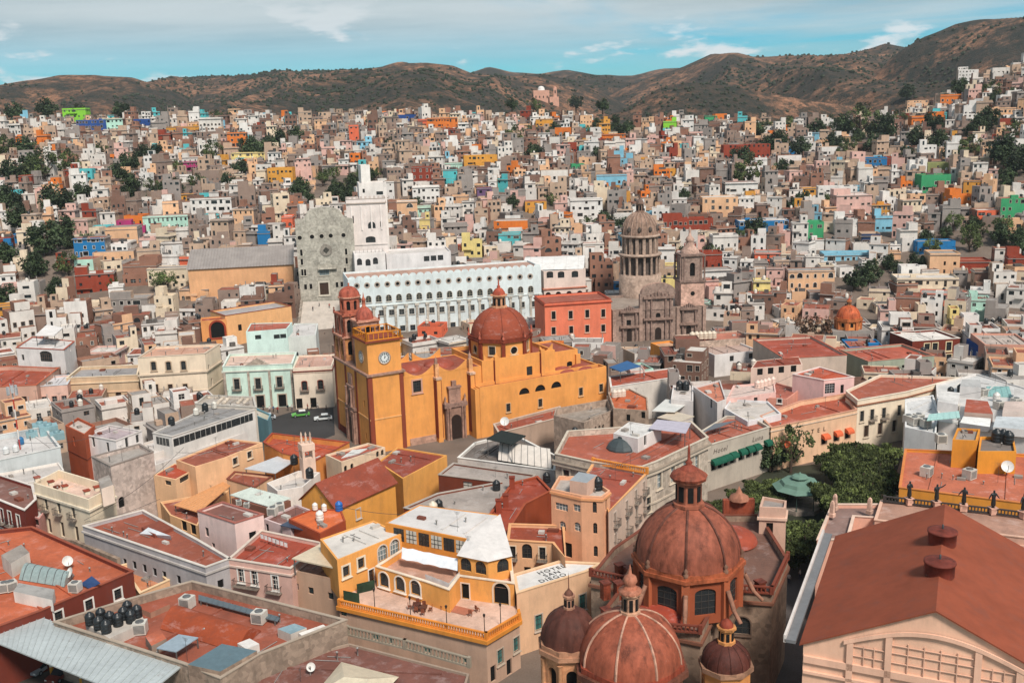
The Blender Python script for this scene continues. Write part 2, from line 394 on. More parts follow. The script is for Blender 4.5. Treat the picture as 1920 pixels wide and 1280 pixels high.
def add_window(T, ps, i, u, zb, w, h, style='glass', arch=0, fr=None, ft=0.16, nx=2, ny=3, bal=0, aw=None, bars=None, sill=True, porg=None, depth=0.25):
    A, B = ps[i], ps[(i + 1) % len(ps)]; e = (B - A).normalized(); n = Vector((e.y, -e.x)); rz = atan2(e.y, e.x)
    c = A + e * u; pt = Vector((c.x - n.x * (depth - 0.02), c.y - n.y * (depth - 0.02), zb)); face_pt = Vector((c.x, c.y, zb))
    win = sub('door' if style == 'door' else 'window', win_mesh(w, h, style, arch, bars, nx, ny), T, pt, rz, porg)
    if fr: sub('frame', frame_mesh(w, h, arch, fr, ft, 0.07, sill), win, Vector((face_pt)), 0, pt).location = (0, -(depth - 0.02), 0)
    if bal: sub('balcony', balcony_mesh(bal), T, face_pt + Vector((0, 0, -0.02)), rz, porg)
    if aw: sub('awning', awning_mesh(w + 0.6, aw), T, face_pt + Vector((n.x * .02, n.y * .02, h + 0.35)), rz, porg)
    return win
def building(name, label, cat, ps, zt, wallc, roofc, zb=0.0, par=0.6, cop=None, wins=(), bands=(), wkind='plaster', rkind='roof', base=None, group=None, occ=True, thick=0.28, roofless=False):
    """ps: CCW footprint; wins: (style, w, h, arch, opts, [(px, py) of centres]); bands: (z, height, proj, colour)"""
    c = sum(ps, Vector((0, 0))) / len(ps); T = thing(name, label, cat, (c.x, c.y, zb), group)
    if occ: OCC.append((ps, c, max((p - c).length for p in ps)))
    wm = surf(wallc, wkind); holes = {}
    for style, w, h, arch, op, pts in wins:
        for px, py in pts:
            r = hit(ps, zb, zt, px, py)
            if not r: continue
            i, u, z, L = r
            w2 = min(w, L - 0.5); z0 = min(max(z - h / 2, zb + 0.05), zt - h - 0.1); u = min(max(u, w2 / 2 + 0.2), L - w2 / 2 - 0.2)
            if any(abs(u - o[0]) < (w2 + o[2]) / 2 + 0.08 and z0 < o[1] + o[3] and o[1] < z0 + h for o in holes.get(i, [])): continue
            holes.setdefault(i, []).append((u, z0, w2, h, arch))
            add_window(T, ps, i, u, z0, w2, h, style, arch, **op)
    mb = MB(); n = len(ps)
    for i in range(n): wall(mb, ps[i], ps[(i + 1) % n], zb - 0.5, zt, holes.get(i, ()), wm)
    inn = offset(ps, -thick)
    for i in range(n):
        j = (i + 1) % n
        mb.face([(ps[i].x, ps[i].y, zt), (ps[j].x, ps[j].y, zt), (inn[j].x, inn[j].y, zt), (inn[i].x, inn[i].y, zt)], wm)
        mb.face([(inn[j].x, inn[j].y, zt - par - 0.1), (inn[i].x, inn[i].y, zt - par - 0.1), (inn[i].x, inn[i].y, zt), (inn[j].x, inn[j].y, zt)], wm)
    mb.build('wall', T)
    if not roofless:
        rb = MB(); rb.face([(p.x, p.y, zt - par) for p in offset(ps, -thick * 0.6)], surf(roofc, rkind)); rb.build('roof', T)
    if cop:
        b = MB(); b.ring(offset(ps, 0.10), offset(ps, -thick - 0.05), zt + 0.003, zt + 0.13, surf(cop, 'plaster')); b.build('coping', T)
    for z, hh, pr, colr in bands:
        b = MB(); b.ring(offset(ps, pr), offset(ps, -0.02), z, z + hh, surf(colr, 'plaster')); b.build('cornice', T)
    if base:
        b = MB(); b.ring(offset(ps, 0.05), offset(ps, -0.02), zb - 0.4, zb + base[0], surf(base[1], 'plaster')); b.build('plinth', T)
    return T

# ------------------------------------------------------------------ terrain
def interp(tab, x):
    if x <= tab[0][0]: return tab[0][1]
    for (a, va), (b, vb) in zip(tab, tab[1:]):
        if x <= b:
            t = (x - a) / (b - a); return va + (vb - va) * t
    return tab[-1][1]
EDGE = [(-0.6, 77), (-0.5, 73), (-0.25, 69), (0, 65), (0.2, 57), (0.3, 54), (0.38, 57), (0.44, 74), (0.5, 92), (0.6, 108)]
PROF = [(0, 0), (302, 0), (340, .06), (400, .27), (460, .42), (540, .6), (620, .77), (720, 1.0), (1e6, 1.0)]
RIDGES = [  # distance, front slope, skyline of the photograph
    (1500, .16, [(-300, 190), (0, 166), (60, 150), (110, 143), (180, 140), (250, 148), (330, 172), (420, 215)]),
    (2100, .16, [(180, 200), (250, 158), (380, 142), (500, 140), (560, 136), (660, 130), (740, 122), (790, 117), (850, 140), (900, 200)]),
    (1650, .18, [(330, 225), (430, 190), (560, 165), (640, 143), (700, 128), (760, 119), (800, 116), (850, 124), (890, 139), (950, 143), (1010, 141), (1060, 150), (1110, 165), (1160, 190), (1220, 220)]),
    (2700, .15, [(820, 170), (880, 134), (915, 124), (960, 134), (1010, 137), (1060, 127), (1120, 135), (1180, 137), (1240, 122), (1300, 118), (1380, 130)]),
    (1900, .17, [(1060, 215), (1140, 180), (1210, 150), (1280, 125), (1335, 101), (1370, 103), (1400, 108), (1480, 104), (1560, 108), (1620, 94), (1660, 80), (1700, 88), (1760, 120)]),
    (1400, .20, [(1500, 215), (1570, 180), (1640, 140), (1690, 96), (1730, 70), (1790, 48), (1850, 38), (1920, 32), (2060, 36), (2300, 90)]),
    (1080, .26, [(1120, 222), (1180, 195), (1230, 168), (1290, 152), (1360, 160), (1430, 172), (1520, 190), (1620, 205)]),
]
RID = []
for Yk, sl, sk in RIDGES:
    RID.append((Yk, sl, [(PY(px, py, Yk).x, PY(px, py, Yk).z) for px, py in sk]))
def tz(x, y):
    """ground height"""
    y = max(y, 1.0); xn = x / y if y > 300 else x / 300
    z = interp(EDGE, xn) * interp(PROF, y)
    if y > 330: z += 3.2 * min(1, (y - 330) / 60) * noise.noise(Vector((x * .013, y * .013, 3.3)))
    if y > 720:
        far = 0
        z = z - min(26, (y - 720) * 0.09) * (0.0 if xn > 0.4 else 1.0)
        for Yk, sl, sk in RID:
            dy = Yk - y
            if x < sk[0][0] or x > sk[-1][0]: continue
            zr = interp(sk, x)
            rav = abs(noise.noise(Vector((x * .0042 + Yk, y * .0016, 1.7)))) * 105 + abs(noise.noise(Vector((x * .011, y * .005, Yk)))) * 22
            dd = abs(dy)
            h = zr - (sl if dy > 0 else 0.3) * dd * 0.55 + (14 - rav) * min(1, dd / 240) - (0 if dd > 30 else 0)
            h += 2.5 * noise.noise(Vector((x * .02, y * .02, 8))) + (noise.noise(Vector((x * .006, 3, Yk))) * 5)
            far = max(far, h)
        z = max(z, far)
    return z
def ground_at(px, py, y0=250, y1=760):
    """where the sight line through a pixel meets the terrain"""
    d = ray(px, py); y = y0
    while y < y1:
        p = CAM + d * (y / d.y)
        if p.z <= tz(p.x, p.y): return p
        y += 3
    return CAM + d * (y1 / d.y)
def height_sheet(name, xs, ys, mat):
    mb = MB(); rows = [[(x * (y / ys[-1] if name == 'hills' else 1), y, tz(x * (y / ys[-1] if name == 'hills' else 1), y)) for x in xs] for y in ys]
    mb.grid(rows, mat, closed=False)
    o = mb.build(name); tag(o, kind='structure'); return o
height_sheet('ground', [-560 + 16 * i for i in range(71)], [-60 + 20 * i for i in range(15)] + [240 + 8 * i for i in range(63)], surf((112, 98, 88), 'asphalt'))
ys = [736 + 11 * i for i in range(130)]; y = ys[-1]
while y < 9000: y *= 1.035; ys.append(y)
height_sheet('hills', [-6000 + 40 * i for i in range(301)], ys, surf((142, 102, 78), 'hill'))

def bush_stuff():
    mb = MB(); lm = surf((44, 50, 36), 'leaf'); rnd = random.Random(5)
    n = 0
    while n < 15000:
        y = rnd.uniform(740, 2300); x = rnd.uniform(-.62, .62) * y
        dens = noise.noise(Vector((x * .006, y * .006, 4.4))) + 0.35 * noise.noise(Vector((x * .02, y * .02, 1)))
        if dens < rnd.uniform(-.35, .35): n += 0.25; continue
        z = tz(x, y); r = rnd.uniform(.8, 2.3) * (1 if y < 1200 else 1.35); n += 1
        k = 6; a0 = rnd.uniform(0, 6)
        rows = [[(x + r * q * cos(a0 + 2 * pi * i / k) * rnd.uniform(.7, 1.25), y + r * q * sin(a0 + 2 * pi * i / k), z + r * zz * rnd.uniform(.8, 1.2)) for i in range(k)] for q, zz in ((.75, -.3), (1, .35), (.55, 1.0))]
        mb.grid(rows, lm, smooth=False); mb.face(rows[-1], lm)
    o = mb.build('hillside_shrubs'); tag(o, 'dark scattered scrub growing over the dry brown hills', 'shrubs', kind='stuff')
bush_stuff()

# ------------------------------------------------------------------ trees
def leaf_cards(mb, pts, size, mat, rnd):
    for p in pts:
        n = Vector((rnd.gauss(0, 1), rnd.gauss(0, 1), rnd.gauss(.5, 1))).normalized(); u = n.orthogonal().normalized(); w = n.cross(u); s = size * rnd.uniform(.6, 1.3); a = rnd.uniform(0, pi)
        u, w = u * cos(a) + w * sin(a), w * cos(a) - u * sin(a)
        mb.face([p - u * s, p + w * s * .55, p + u * s, p - w * s * .55], mat)
def crown_mesh(kind, seed, col):
    rnd = random.Random(seed); mb = MB(); m1 = surf(col, 'leaf'); m2 = surf(tuple(int(c * 1.28) for c in col), 'leaf'); m3 = surf(tuple(int(c * .72) for c in col), 'leaf')
    cl = []
    if kind == 'round':
        for i in range(34):
            v = Vector((rnd.gauss(0, 1), rnd.gauss(0, 1), rnd.gauss(0, 1))).normalized() * rnd.uniform(.35, .82)
            cl.append((Vector((v.x, v.y, .95 + v.z * .8)), rnd.uniform(.2, .36)))
        size = .085; per = 60
    elif kind == 'loose':
        for i in range(22):
            v = Vector((rnd.gauss(0, 1), rnd.gauss(0, 1), rnd.gauss(0, 1))).normalized() * rnd.uniform(.4, .95)
            cl.append((Vector((v.x, v.y, 1.05 + v.z * .85)), rnd.uniform(.14, .3)))
        size = .07; per = 60
    elif kind == 'column':
        for i in range(26):
            z = rnd.uniform(.1, 2.6); r = .42 * (1 - (z / 2.75) ** 2) ** .5; a = rnd.uniform(0, 6.3)
            cl.append((Vector((r * .6 * cos(a), r * .6 * sin(a), z)), .22))
        size = .07; per = 40
    else:              # clipped: flat-topped block crown of a formal garden
        for i in range(80):
            cl.append((Vector((rnd.uniform(-.95, .95), rnd.uniform(-.95, .95), rnd.choice([1.05, 1.02, .98, rnd.uniform(.45, 1.0)]))), rnd.uniform(.18, .3)))
        size = .085; per = 55
    for c, r in cl:
        pts = []
        for i in range(per):
            v = Vector((rnd.gauss(0, 1), rnd.gauss(0, 1), rnd.gauss(0, 1))).normalized() * r * rnd.uniform(.5, 1.0)
            if kind == 'clip': v.z *= .45
            pts.append(c + v)
        leaf_cards(mb, pts, size, rnd.choice((m1, m1, m2, m3)), rnd)
    return mb.mesh('crown')
def trunk_mesh(kind):
    mb = MB(); bk = surf((74, 60, 50), 'brick')
    mb.lathe((0, 0, -.25), [(.09, 0), (.065, .5), (.05, .95), (.02, 1.25)], bk, 7)
    if kind != 'column':
        for k in range(5):
            a = k * 1.3; mb.bar((0, 0, .35 + .05 * k), (.5 * cos(a), .5 * sin(a), .85 + .08 * k), .03, bk)
    return mb.mesh('trunk')
CROWNS = {'round': [crown_mesh('round', s, (58, 70, 46)) for s in (1, 2, 3)], 'loose': [crown_mesh('loose', s, (78, 88, 52)) for s in (4, 5)],
          'column': [crown_mesh('column', 6, (46, 60, 42))], 'clip': [crown_mesh('clip', s, (72, 80, 44)) for s in (7, 8)], 'bare': [crown_mesh('loose', 9, (104, 78, 62))]}
TRUNKS = {k: trunk_mesh(k) for k in CROWNS}
NTREE = [0]
def tree(p, r, kind, label, group=None, name='tree', rz=None, hs=1.0):
    NTREE[0] += 1; rz = random.uniform(0, 6.28) if rz is None else rz
    T = thing(name, label, 'tree', p, group); T.rotation_euler = (0, 0, rz)
    me = CROWNS[kind][NTREE[0] % len(CROWNS[kind])]
    for nm, q in (('trunk', TRUNKS[kind]), ('crown', me)):
        ob = bpy.data.objects.new(nm, q); COL.objects.link(ob); ob.parent = T; ob.scale = (r, r, r * hs)
    OCC.append(([], Vector((p[0], p[1])), r * .8))
    return T

# ------------------------------------------------------------------ ordinary houses of the town
PAL = {'white': (218, 210, 202), 'chalk white': (226, 220, 214), 'cream': (222, 202, 176), 'peach': (224, 178, 140), 'pink': (214, 172, 160), 'beige': (188, 160, 138),
       'grey': (152, 142, 136), 'bare block': (148, 126, 114), 'bare brick': (150, 108, 90), 'brown brick': (126, 95, 82), 'orange': (218, 120, 52), 'yellow ochre': (212, 150, 66),
       'brick red': (146, 64, 46), 'turquoise': (88, 184, 188), 'sky blue': (132, 188, 210), 'blue': (36, 116, 170), 'green': (64, 154, 104), 'mint': (182, 220, 202), 'lime': (138, 204, 64),
       'magenta': (174, 58, 112), 'violet': (112, 84, 118), 'deep blue': (40, 76, 140), 'coral': (224, 110, 78), 'navy': (44, 60, 92), 'olive': (142, 146, 96), 'pale yellow': (228, 206, 136)}
KINDC = {'bare block': 'brick', 'bare brick': 'brick', 'brown brick': 'brick'}
ROOFC = {'red': (150, 84, 65), 'rust': (130, 74, 58), 'grey': (150, 142, 136), 'pale': (198, 190, 182), 'brown': (128, 98, 84), 'dark': (88, 82, 78)}
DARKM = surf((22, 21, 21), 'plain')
def house_parts(rnd, cx, cy, gz, w, d, h, rz, wc, rc, extra=0.5, floors=None):
    """list of (part name, MB) and windows for one house: main block, sometimes an upper block, parapets, roof"""
    cr, sr = cos(rz), sin(rz)
    def loc(x, y): return Vector((cx + x * cr - y * sr, cy + x * sr + y * cr))
    floors = floors or max(1, round(h / 3.0)); blocks = [(-w / 2, w / 2, -d / 2, d / 2, gz - 5.0, gz + h)]
    if rnd.random() < extra:
        bw = w * rnd.uniform(.3, .65); bd = d * rnd.uniform(.35, .7); s = rnd.choice((-1, 1)); x0 = -w / 2 + .05 if s < 0 else w / 2 - bw - .05
        y0 = rnd.choice((-d / 2 + .05, d / 2 - bd - .05)); blocks.append((x0, x0 + bw, y0, y0 + bd, gz + h - .4, gz + h + rnd.uniform(2.2, 3.0)))
    if rnd.random() < extra * .9:      # lower annex or yard wall in front
        bw = w * rnd.uniform(.35, .8); x0 = rnd.uniform(-w / 2 + .1, w / 2 - bw - .1); blocks.append((x0, x0 + bw, -d / 2 - rnd.uniform(1.6, 3.2), -d / 2 + .1, gz - 6.0, gz + h * rnd.uniform(.3, .62)))
    parts = []; wins = []
    front = surf(PAL[wc], KINDC.get(wc, 'plaster')); bare = rnd.random() < .38
    sk = rnd.choice(('bare block', 'grey', 'bare brick', 'beige')); side = surf(PAL[sk], KINDC.get(sk, 'plaster')) if bare else front; wm = front; rm = surf(ROOFC[rc], 'roof')
    mb = MB(); rb = MB(); par = rnd.choice((.25, .5, .9))
    for bi, (x0, x1, y0, y1, z0, z1) in enumerate(blocks):
        ps = [loc(x0, y0), loc(x1, y0), loc(x1, y1), loc(x0, y1)]; fl = floors if bi == 0 else 1; lowb = z0 < gz - 5.5
        ws, hs = rnd.uniform(.7, 1.2), rnd.uniform(.95, 1.5); arch = 1 if rnd.random() < .08 else 0
        for i in range(4):
            A, B = ps[i], ps[(i + 1) % 4]; ops = []
            if i != 2 and facing(A, B):
                Lw = (B - A).length; nw = max(1, int(Lw / rnd.uniform(1.7, 2.9)))
                for fz in range(fl):
                    zb = (gz if bi == 0 or lowb else z0 + .4) + fz * (h / floors if bi == 0 else 2.6) + rnd.uniform(.7, 1.0)
                    if zb + hs > z1 - par - .1: continue
                    for k in range(nw):
                        if rnd.random() < (.14 if i == 0 else .36): continue
                        ww, hh, zz = ws * rnd.uniform(.75, 1.25), hs * rnd.uniform(.8, 1.15), zb + rnd.uniform(-.1, .15)
                        if rnd.random() < .16: ww, hh, zz = ws * rnd.uniform(1.6, 2.6), hs * rnd.uniform(.8, 1.3), zb - .1
                        elif rnd.random() < .15: ww, hh, zz = .95, 2.1, zb - .75
                        u = Lw * (k + .5) / nw
                        if u - ww / 2 < .25 or u + ww / 2 > Lw - .25: continue
                        if ops and u - ww / 2 < max(o[0] + o[2] / 2 for o in ops if abs(o[1] - zz) < 2.4) + .12 if any(abs(o[1] - zz) < 2.4 for o in ops) else False: continue
                        ops.append((u, zz, ww, hh, arch)); wins.append((ps, i, u, zz, ww, hh, arch))
            wm = front if i == 0 or (bi and not bare) else side
            wall(mb, A, B, z0, z1, ops, wm, 0.22)
        inn = offset(ps, -.2)
        for i in range(4):
            j = (i + 1) % 4
            mb.face([(ps[i].x, ps[i].y, z1), (ps[j].x, ps[j].y, z1), (inn[j].x, inn[j].y, z1), (inn[i].x, inn[i].y, z1)], wm)
            mb.face([(inn[j].x, inn[j].y, z1 - par), (inn[i].x, inn[i].y, z1 - par), (inn[i].x, inn[i].y, z1), (inn[j].x, inn[j].y, z1)], wm)
        rb.face([(p.x, p.y, z1 - par + .02) for p in offset(ps, -.1)], rm)
        if bi == 0: foot = ps
        if bi == 0 and rnd.random() < .55:      # projecting slab edge
            e1 = offset(ps, rnd.choice((.18, .3, .5))); mb.prism(e1, z1 - par - .22, z1 - par - .02, surf(PAL['grey']), top=True, bot=True)
        if bi == 0 and fl > 1 and rnd.random() < .35:      # balcony across part of the front
            bx0 = rnd.uniform(-w / 2, 0); bx1 = bx0 + rnd.uniform(2, w / 2); zz = gz + h / floors - .1; q = [loc(bx0, -d / 2 - 1.0), loc(bx1, -d / 2 - 1.0), loc(bx1, -d / 2 + .02), loc(bx0, -d / 2 + .02)]
            mb.prism(q, zz - .15, zz, side, bot=True); mb.prism([loc(bx0, -d / 2 - 1.0), loc(bx1, -d / 2 - 1.0), loc(bx1, -d / 2 - .88), loc(bx0, -d / 2 - .88)], zz, zz + .9, front)
        if bi == 0 and rnd.random() < .3:      # unfinished columns standing above the roof
            for sx in (-1, 0, 1):
                for sy in (-1, 1):
                    if rnd.random() < .7: q = loc(sx * (w / 2 - .3), sy * (d / 2 - .3)); mb.box((q.x, q.y, z1 + .5), (.22, .22, rnd.uniform(.8, 1.6)), surf(PAL['grey']), rz)
        if bi == 0 and rnd.random() < .4:      # low rooftop wall, lean-to or water slab
            q = loc(rnd.uniform(-w * .3, w * .3), rnd.uniform(-d * .3, d * .3)); mb.box((q.x, q.y, z1 - par + .6), (rnd.uniform(1.2, 3.4), rnd.uniform(.2, 2.0), rnd.uniform(.8, 1.5)), rnd.choice((side, front, surf(ROOFC['dark'], 'roof'))), rz)
    parts.append(('wall', mb)); parts.append(('roof', rb))
    return parts, wins, foot, blocks, loc
def free(p, r):
    for ps, c, rr in OCC:
        if (c - p).length < rr + r:
            if not ps or len(ps) == 0: return False
            if inside(ps, p) or any((q - p).length < r * .8 for q in ps): return False
            n = len(ps)
            for i in range(n):
                a, b = ps[i], ps[(i + 1) % n]; t = max(0, min(1, (p - a).dot(b - a) / max((b - a).length_squared, 1e-6)))
                if (a + (b - a) * t - p).length < r * .72: return False
    return True

# ------------------------------------------------------------------ roof furniture: each is a thing standing on a roof
def tank_mesh(col):
    k = ('tank', col)
    if k in WCACHE: return WCACHE[k]
    mb = MB(); c = surf(col, 'plastic')
    mb.lathe((0, 0, 0), [(.5, 0), (.55, .05), (.55, .35), (.52, .38), (.55, .41), (.55, .75), (.52, .78), (.55, .81), (.55, 1.05), (.42, 1.28), (.22, 1.36), (.22, 1.46), (0, 1.48)], c, 14)
    WCACHE[k] = mb.mesh('water_tank'); return WCACHE[k]
def prop(name, me, label, cat, p, rz=0, s=1.0, group=None):
    o = bpy.data.objects.new(name, me); COL.objects.link(o); o.location = p; o.rotation_euler = (0, 0, rz); o.scale = (s, s, s)
    return tag(o, label, cat, group)
def tanks(where, z, pts, col=(30, 33, 36), s=1.0):
    cn = 'black' if col[0] < 60 else 'blue' if col[2] > col[0] + 30 else 'white'
    for px, py in pts:
        prop('water_tank', tank_mesh(col), '%s plastic water tank standing on %s' % (cn, where), 'water tank', P(px, py, z), random.uniform(0, 6), s, 'rooftop water tanks')
def acu(where, z, pts, s=1.0, rz=None):
    k = 'acu'
    if k not in WCACHE:
        mb = MB(); w = surf((206, 200, 190), 'metal'); g = surf((92, 92, 92), 'plastic')
        mb.box((0, 0, .55), (1.1, 1.0, 1.0), w)
        for i in range(7): mb.box((0, -.51, .22 + .11 * i), (.9, .03, .05), g)
        for sx in (-.45, .45): mb.box((sx, 0, .03), (.1, .9, .1), g)
        mb.lathe((0, 0, 1.05), [(.36, 0), (.36, .06), (.3, .07)], g, 12)
        WCACHE[k] = mb.mesh('air_conditioner')
    for px, py in pts:
        prop('air_conditioner', WCACHE[k], 'pale metal air conditioning unit on %s' % where, 'air conditioner', P(px, py, z), random.uniform(-.4, .8) if rz is None else rz, s, 'rooftop air conditioners')
def dish(where, z, pts, s=1.0):
    k = 'dish'
    if k not in WCACHE:
        mb = MB(); w = surf((214, 210, 204), 'plastic'); g = surf((90, 90, 92), 'plastic')
        M = Matrix.Translation((0, 0, .8)) @ Matrix.Rotation(radians(60), 4, 'X'); rows = []
        for r, zz in ((0.02, 0), (.25, .04), (.45, .13), (.5, .17)): rows.append([M @ Vector((r * cos(2 * pi * i / 14), r * sin(2 * pi * i / 14), zz)) for i in range(14)])
        mb.grid(rows, w); mb.bar((0, 0, 0), (0, .05, .8), .03, g); mb.bar(M @ Vector((0, -.4, .13)), M @ Vector((0, 0, .5)), .02, g)
        WCACHE[k] = mb.mesh('satellite_dish')
    for px, py in pts: prop('satellite_dish', WCACHE[k], 'white satellite dish on %s' % where, 'satellite dish', P(px, py, z), random.uniform(-1, 1), s, 'rooftop dishes')
def slab(name, label, cat, pts, z, col, kind='metal', t=.12, posts=None, ribs=0, postc=(90, 88, 86), dz=None, zb=0):
    """canopy: thin roof over posts, with raised seams"""
    zs = dz or [z] * len(pts); P3 = [P(x, y, q) for (x, y), q in zip(pts, zs)]; c = sum(P3, Vector()) / len(P3)
    T = thing(name, label, cat, (c.x, c.y, zb)); m = surf(col, kind); mb = MB()
    if (P3[1] - P3[0]).to_2d().cross((P3[2] - P3[1]).to_2d()) < 0: P3 = P3[::-1]
    mb.face(P3, m); mb.face([p - Vector((0, 0, t)) for p in reversed(P3)], m)
    for i in range(len(P3)):
        a, b = P3[i], P3[(i + 1) % len(P3)]; d = Vector((0, 0, t)); mb.face([a - d, b - d, b, a], m)
    mb.build('roof_sheet', T)
    for k in range(ribs):
        t_ = (k + .5) / ribs; a = P3[0].lerp(P3[1], t_); b = P3[3].lerp(P3[2], t_); q = MB(); q.bar(a + Vector((0, 0, .03)), b + Vector((0, 0, .03)), .05, m, 4); q.build('seam', T)
    if posts is not None:
        for p in [q.lerp(c, .06) for q in P3]:
            b = MB(); b.box((p.x, p.y, (posts + p.z - t) / 2), (.14, .14, p.z - t - posts), surf(postc, 'plastic')); b.build('post', T)
    return T
def balustrade(T, line, z, col, h=1.0, step=.42, name='balustrade', closed=False):
    """row of turned balusters between a base and a rail, along a world polyline"""
    mb = MB(); m = surf(col, 'plaster'); pts = line + ([line[0]] if closed else [])
    for a, b in zip(pts, pts[1:]):
        d = b - a; L = d.length; rz = atan2(d.y, d.x); mid = (a + b) / 2; nb = max(2, int(L / step))
        mb.box((mid.x, mid.y, z + .1), (L, .3, .2), m, rz); mb.box((mid.x, mid.y, z + h - .08), (L, .32, .16), m, rz)
        for i in range(nb):
            p = a + d * ((i + .5) / nb); mb.box((p.x, p.y, z + h / 2), (.17, .17, h - .36), m, rz)
        for p in (a, b): mb.box((p.x, p.y, z + h / 2 + .03), (.42, .42, h + .12), m, rz)
    o = mb.build(name, T); tag(o, kind='stuff'); return o
def gable(name, label, cat, ridge, eave, zr, ze, wallc, roofc, zb=0, rkind='roof', occ=True):
    """two-slope roof from the photograph's ridge ends and near-eave ends; the far eave is the mirror image"""
    r0, r1 = (P(x, y, zr) for x, y in ridge); e0, e1 = (P(x, y, ze) for x, y in eave)
    ax = (r1 - r0).to_2d().normalized(); nv = Vector((ax.y, -ax.x)); wd = abs(((e0 - r0).to_2d()).dot(nv)) * .5 + abs(((e1 - r1).to_2d()).dot(nv)) * .5
    s = 1 if ((e0 - r0).to_2d()).dot(nv) > 0 else -1
    A = r0.to_2d() + nv * s * wd; B = r1.to_2d() + nv * s * wd; Cc = r1.to_2d() - nv * s * wd; D = r0.to_2d() - nv * s * wd
    ps = ccw([A, B, Cc, D]); c = (r0 + r1) / 2; T = thing(name, label, cat, (c.x, c.y, zb)); wm = surf(wallc); mb = MB()
    if occ: OCC.append((ps, c.to_2d(), wd + (r1 - r0).length / 2))
    mb.prism(ps, zb - .5, ze - .05, wm, top=False)
    for r, p, q in ((r0, A, D), (r1, B, Cc)): mb.face([(p.x, p.y, ze - .05), (q.x, q.y, ze - .05), (r.x, r.y, zr - .08)], wm)
    mb.build('wall', T); rm = surf(roofc, rkind); ov = .35
    for p, q in ((A, B), (D, Cc)):
        out = (p - r0.to_2d()).normalized() * ov; dn = (zr - ze) / wd * ov; x0 = r0.to_2d() - ax * ov; x1 = r1.to_2d() + ax * ov; y0 = p + out - ax * ov; y1 = q + out + ax * ov
        f = [(x0.x, x0.y, zr), (x1.x, x1.y, zr), (y1.x, y1.y, ze - dn), (y0.x, y0.y, ze - dn)]; b = MB()
        for o in (0, -.16): b.face([(v[0], v[1], v[2] + o) for v in f], rm)
        for i in range(4):
            v, w = f[i], f[(i + 1) % 4]; b.face([v, w, (w[0], w[1], w[2] - .16), (v[0], v[1], v[2] - .16)], rm)
        b.build('roof_slope', T)
    return T, ps
def vault(name, label, cat, quad, z, rise, col, kind='metal', T=None, zb=None, ribs=0, ribc=(80, 80, 80)):
    """barrel roof over four corners; it springs from the sides quad[0]-quad[1] and quad[3]-quad[2]"""
    a, b, c, d = (P(x, y, z) for x, y in quad); own = T is None
    if own: cc = (a + b + c + d) / 4; T = thing(name, label, cat, (cc.x, cc.y, z))
    mb = MB(); n = 12
    rows = [[a.lerp(d, k / n) + Vector((0, 0, rise * sin(pi * k / n))) for k in range(n + 1)], [b.lerp(c, k / n) + Vector((0, 0, rise * sin(pi * k / n))) for k in range(n + 1)]]
    m = surf(col, kind); mb.grid(rows, m, closed=False)
    for r in rows: mb.face(r, m)
    mb.build('vault', T)
    for i in range(ribs):
        t = (i + .5) / ribs; q = MB(); ln = [rows[0][k].lerp(rows[1][k], t) for k in range(n + 1)]
        for k in range(n): q.bar(ln[k], ln[k + 1], .06, surf(ribc, 'plastic'), 4)
        q.build('rib', T)
    return T
def lettering(text, T, p, ex, up, size, col, shear=0.0):
    cu = bpy.data.curves.new('lettering', 'FONT'); cu.body = text; cu.size = size; cu.extrude = .02; cu.align_x = 'CENTER'; cu.align_y = 'CENTER'; cu.shear = shear; cu.space_character = 1.25
    ob = bpy.data.objects.new('tmp', cu); COL.objects.link(ob); bpy.context.view_layer.update()
    me = bpy.data.meshes.new_from_object(ob.evaluated_get(bpy.context.evaluated_depsgraph_get())); bpy.data.objects.remove(ob)
    me.materials.clear(); me.materials.append(surf(col, 'plastic'))
    ex = Vector(ex).normalized(); n = ex.cross(Vector(up)).normalized(); u = n.cross(ex)
    M = Matrix((ex, u, n)).transposed().to_4x4(); M.translation = Vector(p) - parent_origin(T)
    o = bpy.data.objects.new('lettering', me); COL.objects.link(o); o.parent = T; o.matrix_local = M; return o

BL = building
G = dict(fr=(176, 160, 146))
# ---- bottom left: car park, tanks courtyard, maroon block
T = slab('parking_canopy', 'long pale grey corrugated canopy over the parked cars', 'canopy', [(-60, 1106), (60, 1150), (340, 1248), (262, 1312), (-60, 1186)][0:3] + [(262, 1312), (-60, 1182)], 7.5, (182, 188, 188), 'metal', .18)
a, b = P(-60, 1106, 7.5), P(340, 1248, 7.5); c, d = P(-60, 1182, 7.5), P(262, 1312, 7.5)
for k in range(34):
    t = (k + .5) / 34; q = MB(); q.bar(a.lerp(b, t) + Vector((0, 0, .04)), c.lerp(d, t) + Vector((0, 0, .04)), .07, surf((176, 182, 182), 'metal'), 4); q.build('seam', T)
for px, py in ((43, 1236), (97, 1258), (153, 1279)):
    p = P(px, py, 0.4); q = MB(); q.lathe((p.x, p.y, 0), [(.22, 0), (.22, 1.2), (.21, 1.21), (.21, 7.3)], surf((222, 214, 200), 'plaster'), 10); q.lathe((p.x, p.y, .01), [(.24, 0), (.24, 1.1), (.22, 1.11)], surf((216, 150, 50), 'plaster'), 10); q.build('column', T)
for k, t in enumerate((.15, .5, .85)):
    p = a.lerp(b, t); q = MB(); q.lathe((p.x, p.y, 0), [(.18, 0), (.18, 7.35)], surf((200, 196, 190), 'plaster'), 8); q.build('column', T)
mb = MB(); mb.prism(poly([(-90, 1260), (60, 1160), (420, 1280), (330, 1420), (-90, 1420)], 0), -.3, .012, surf((74, 66, 60), 'asphalt')); tag(mb.build('parking_floor'), kind='structure')
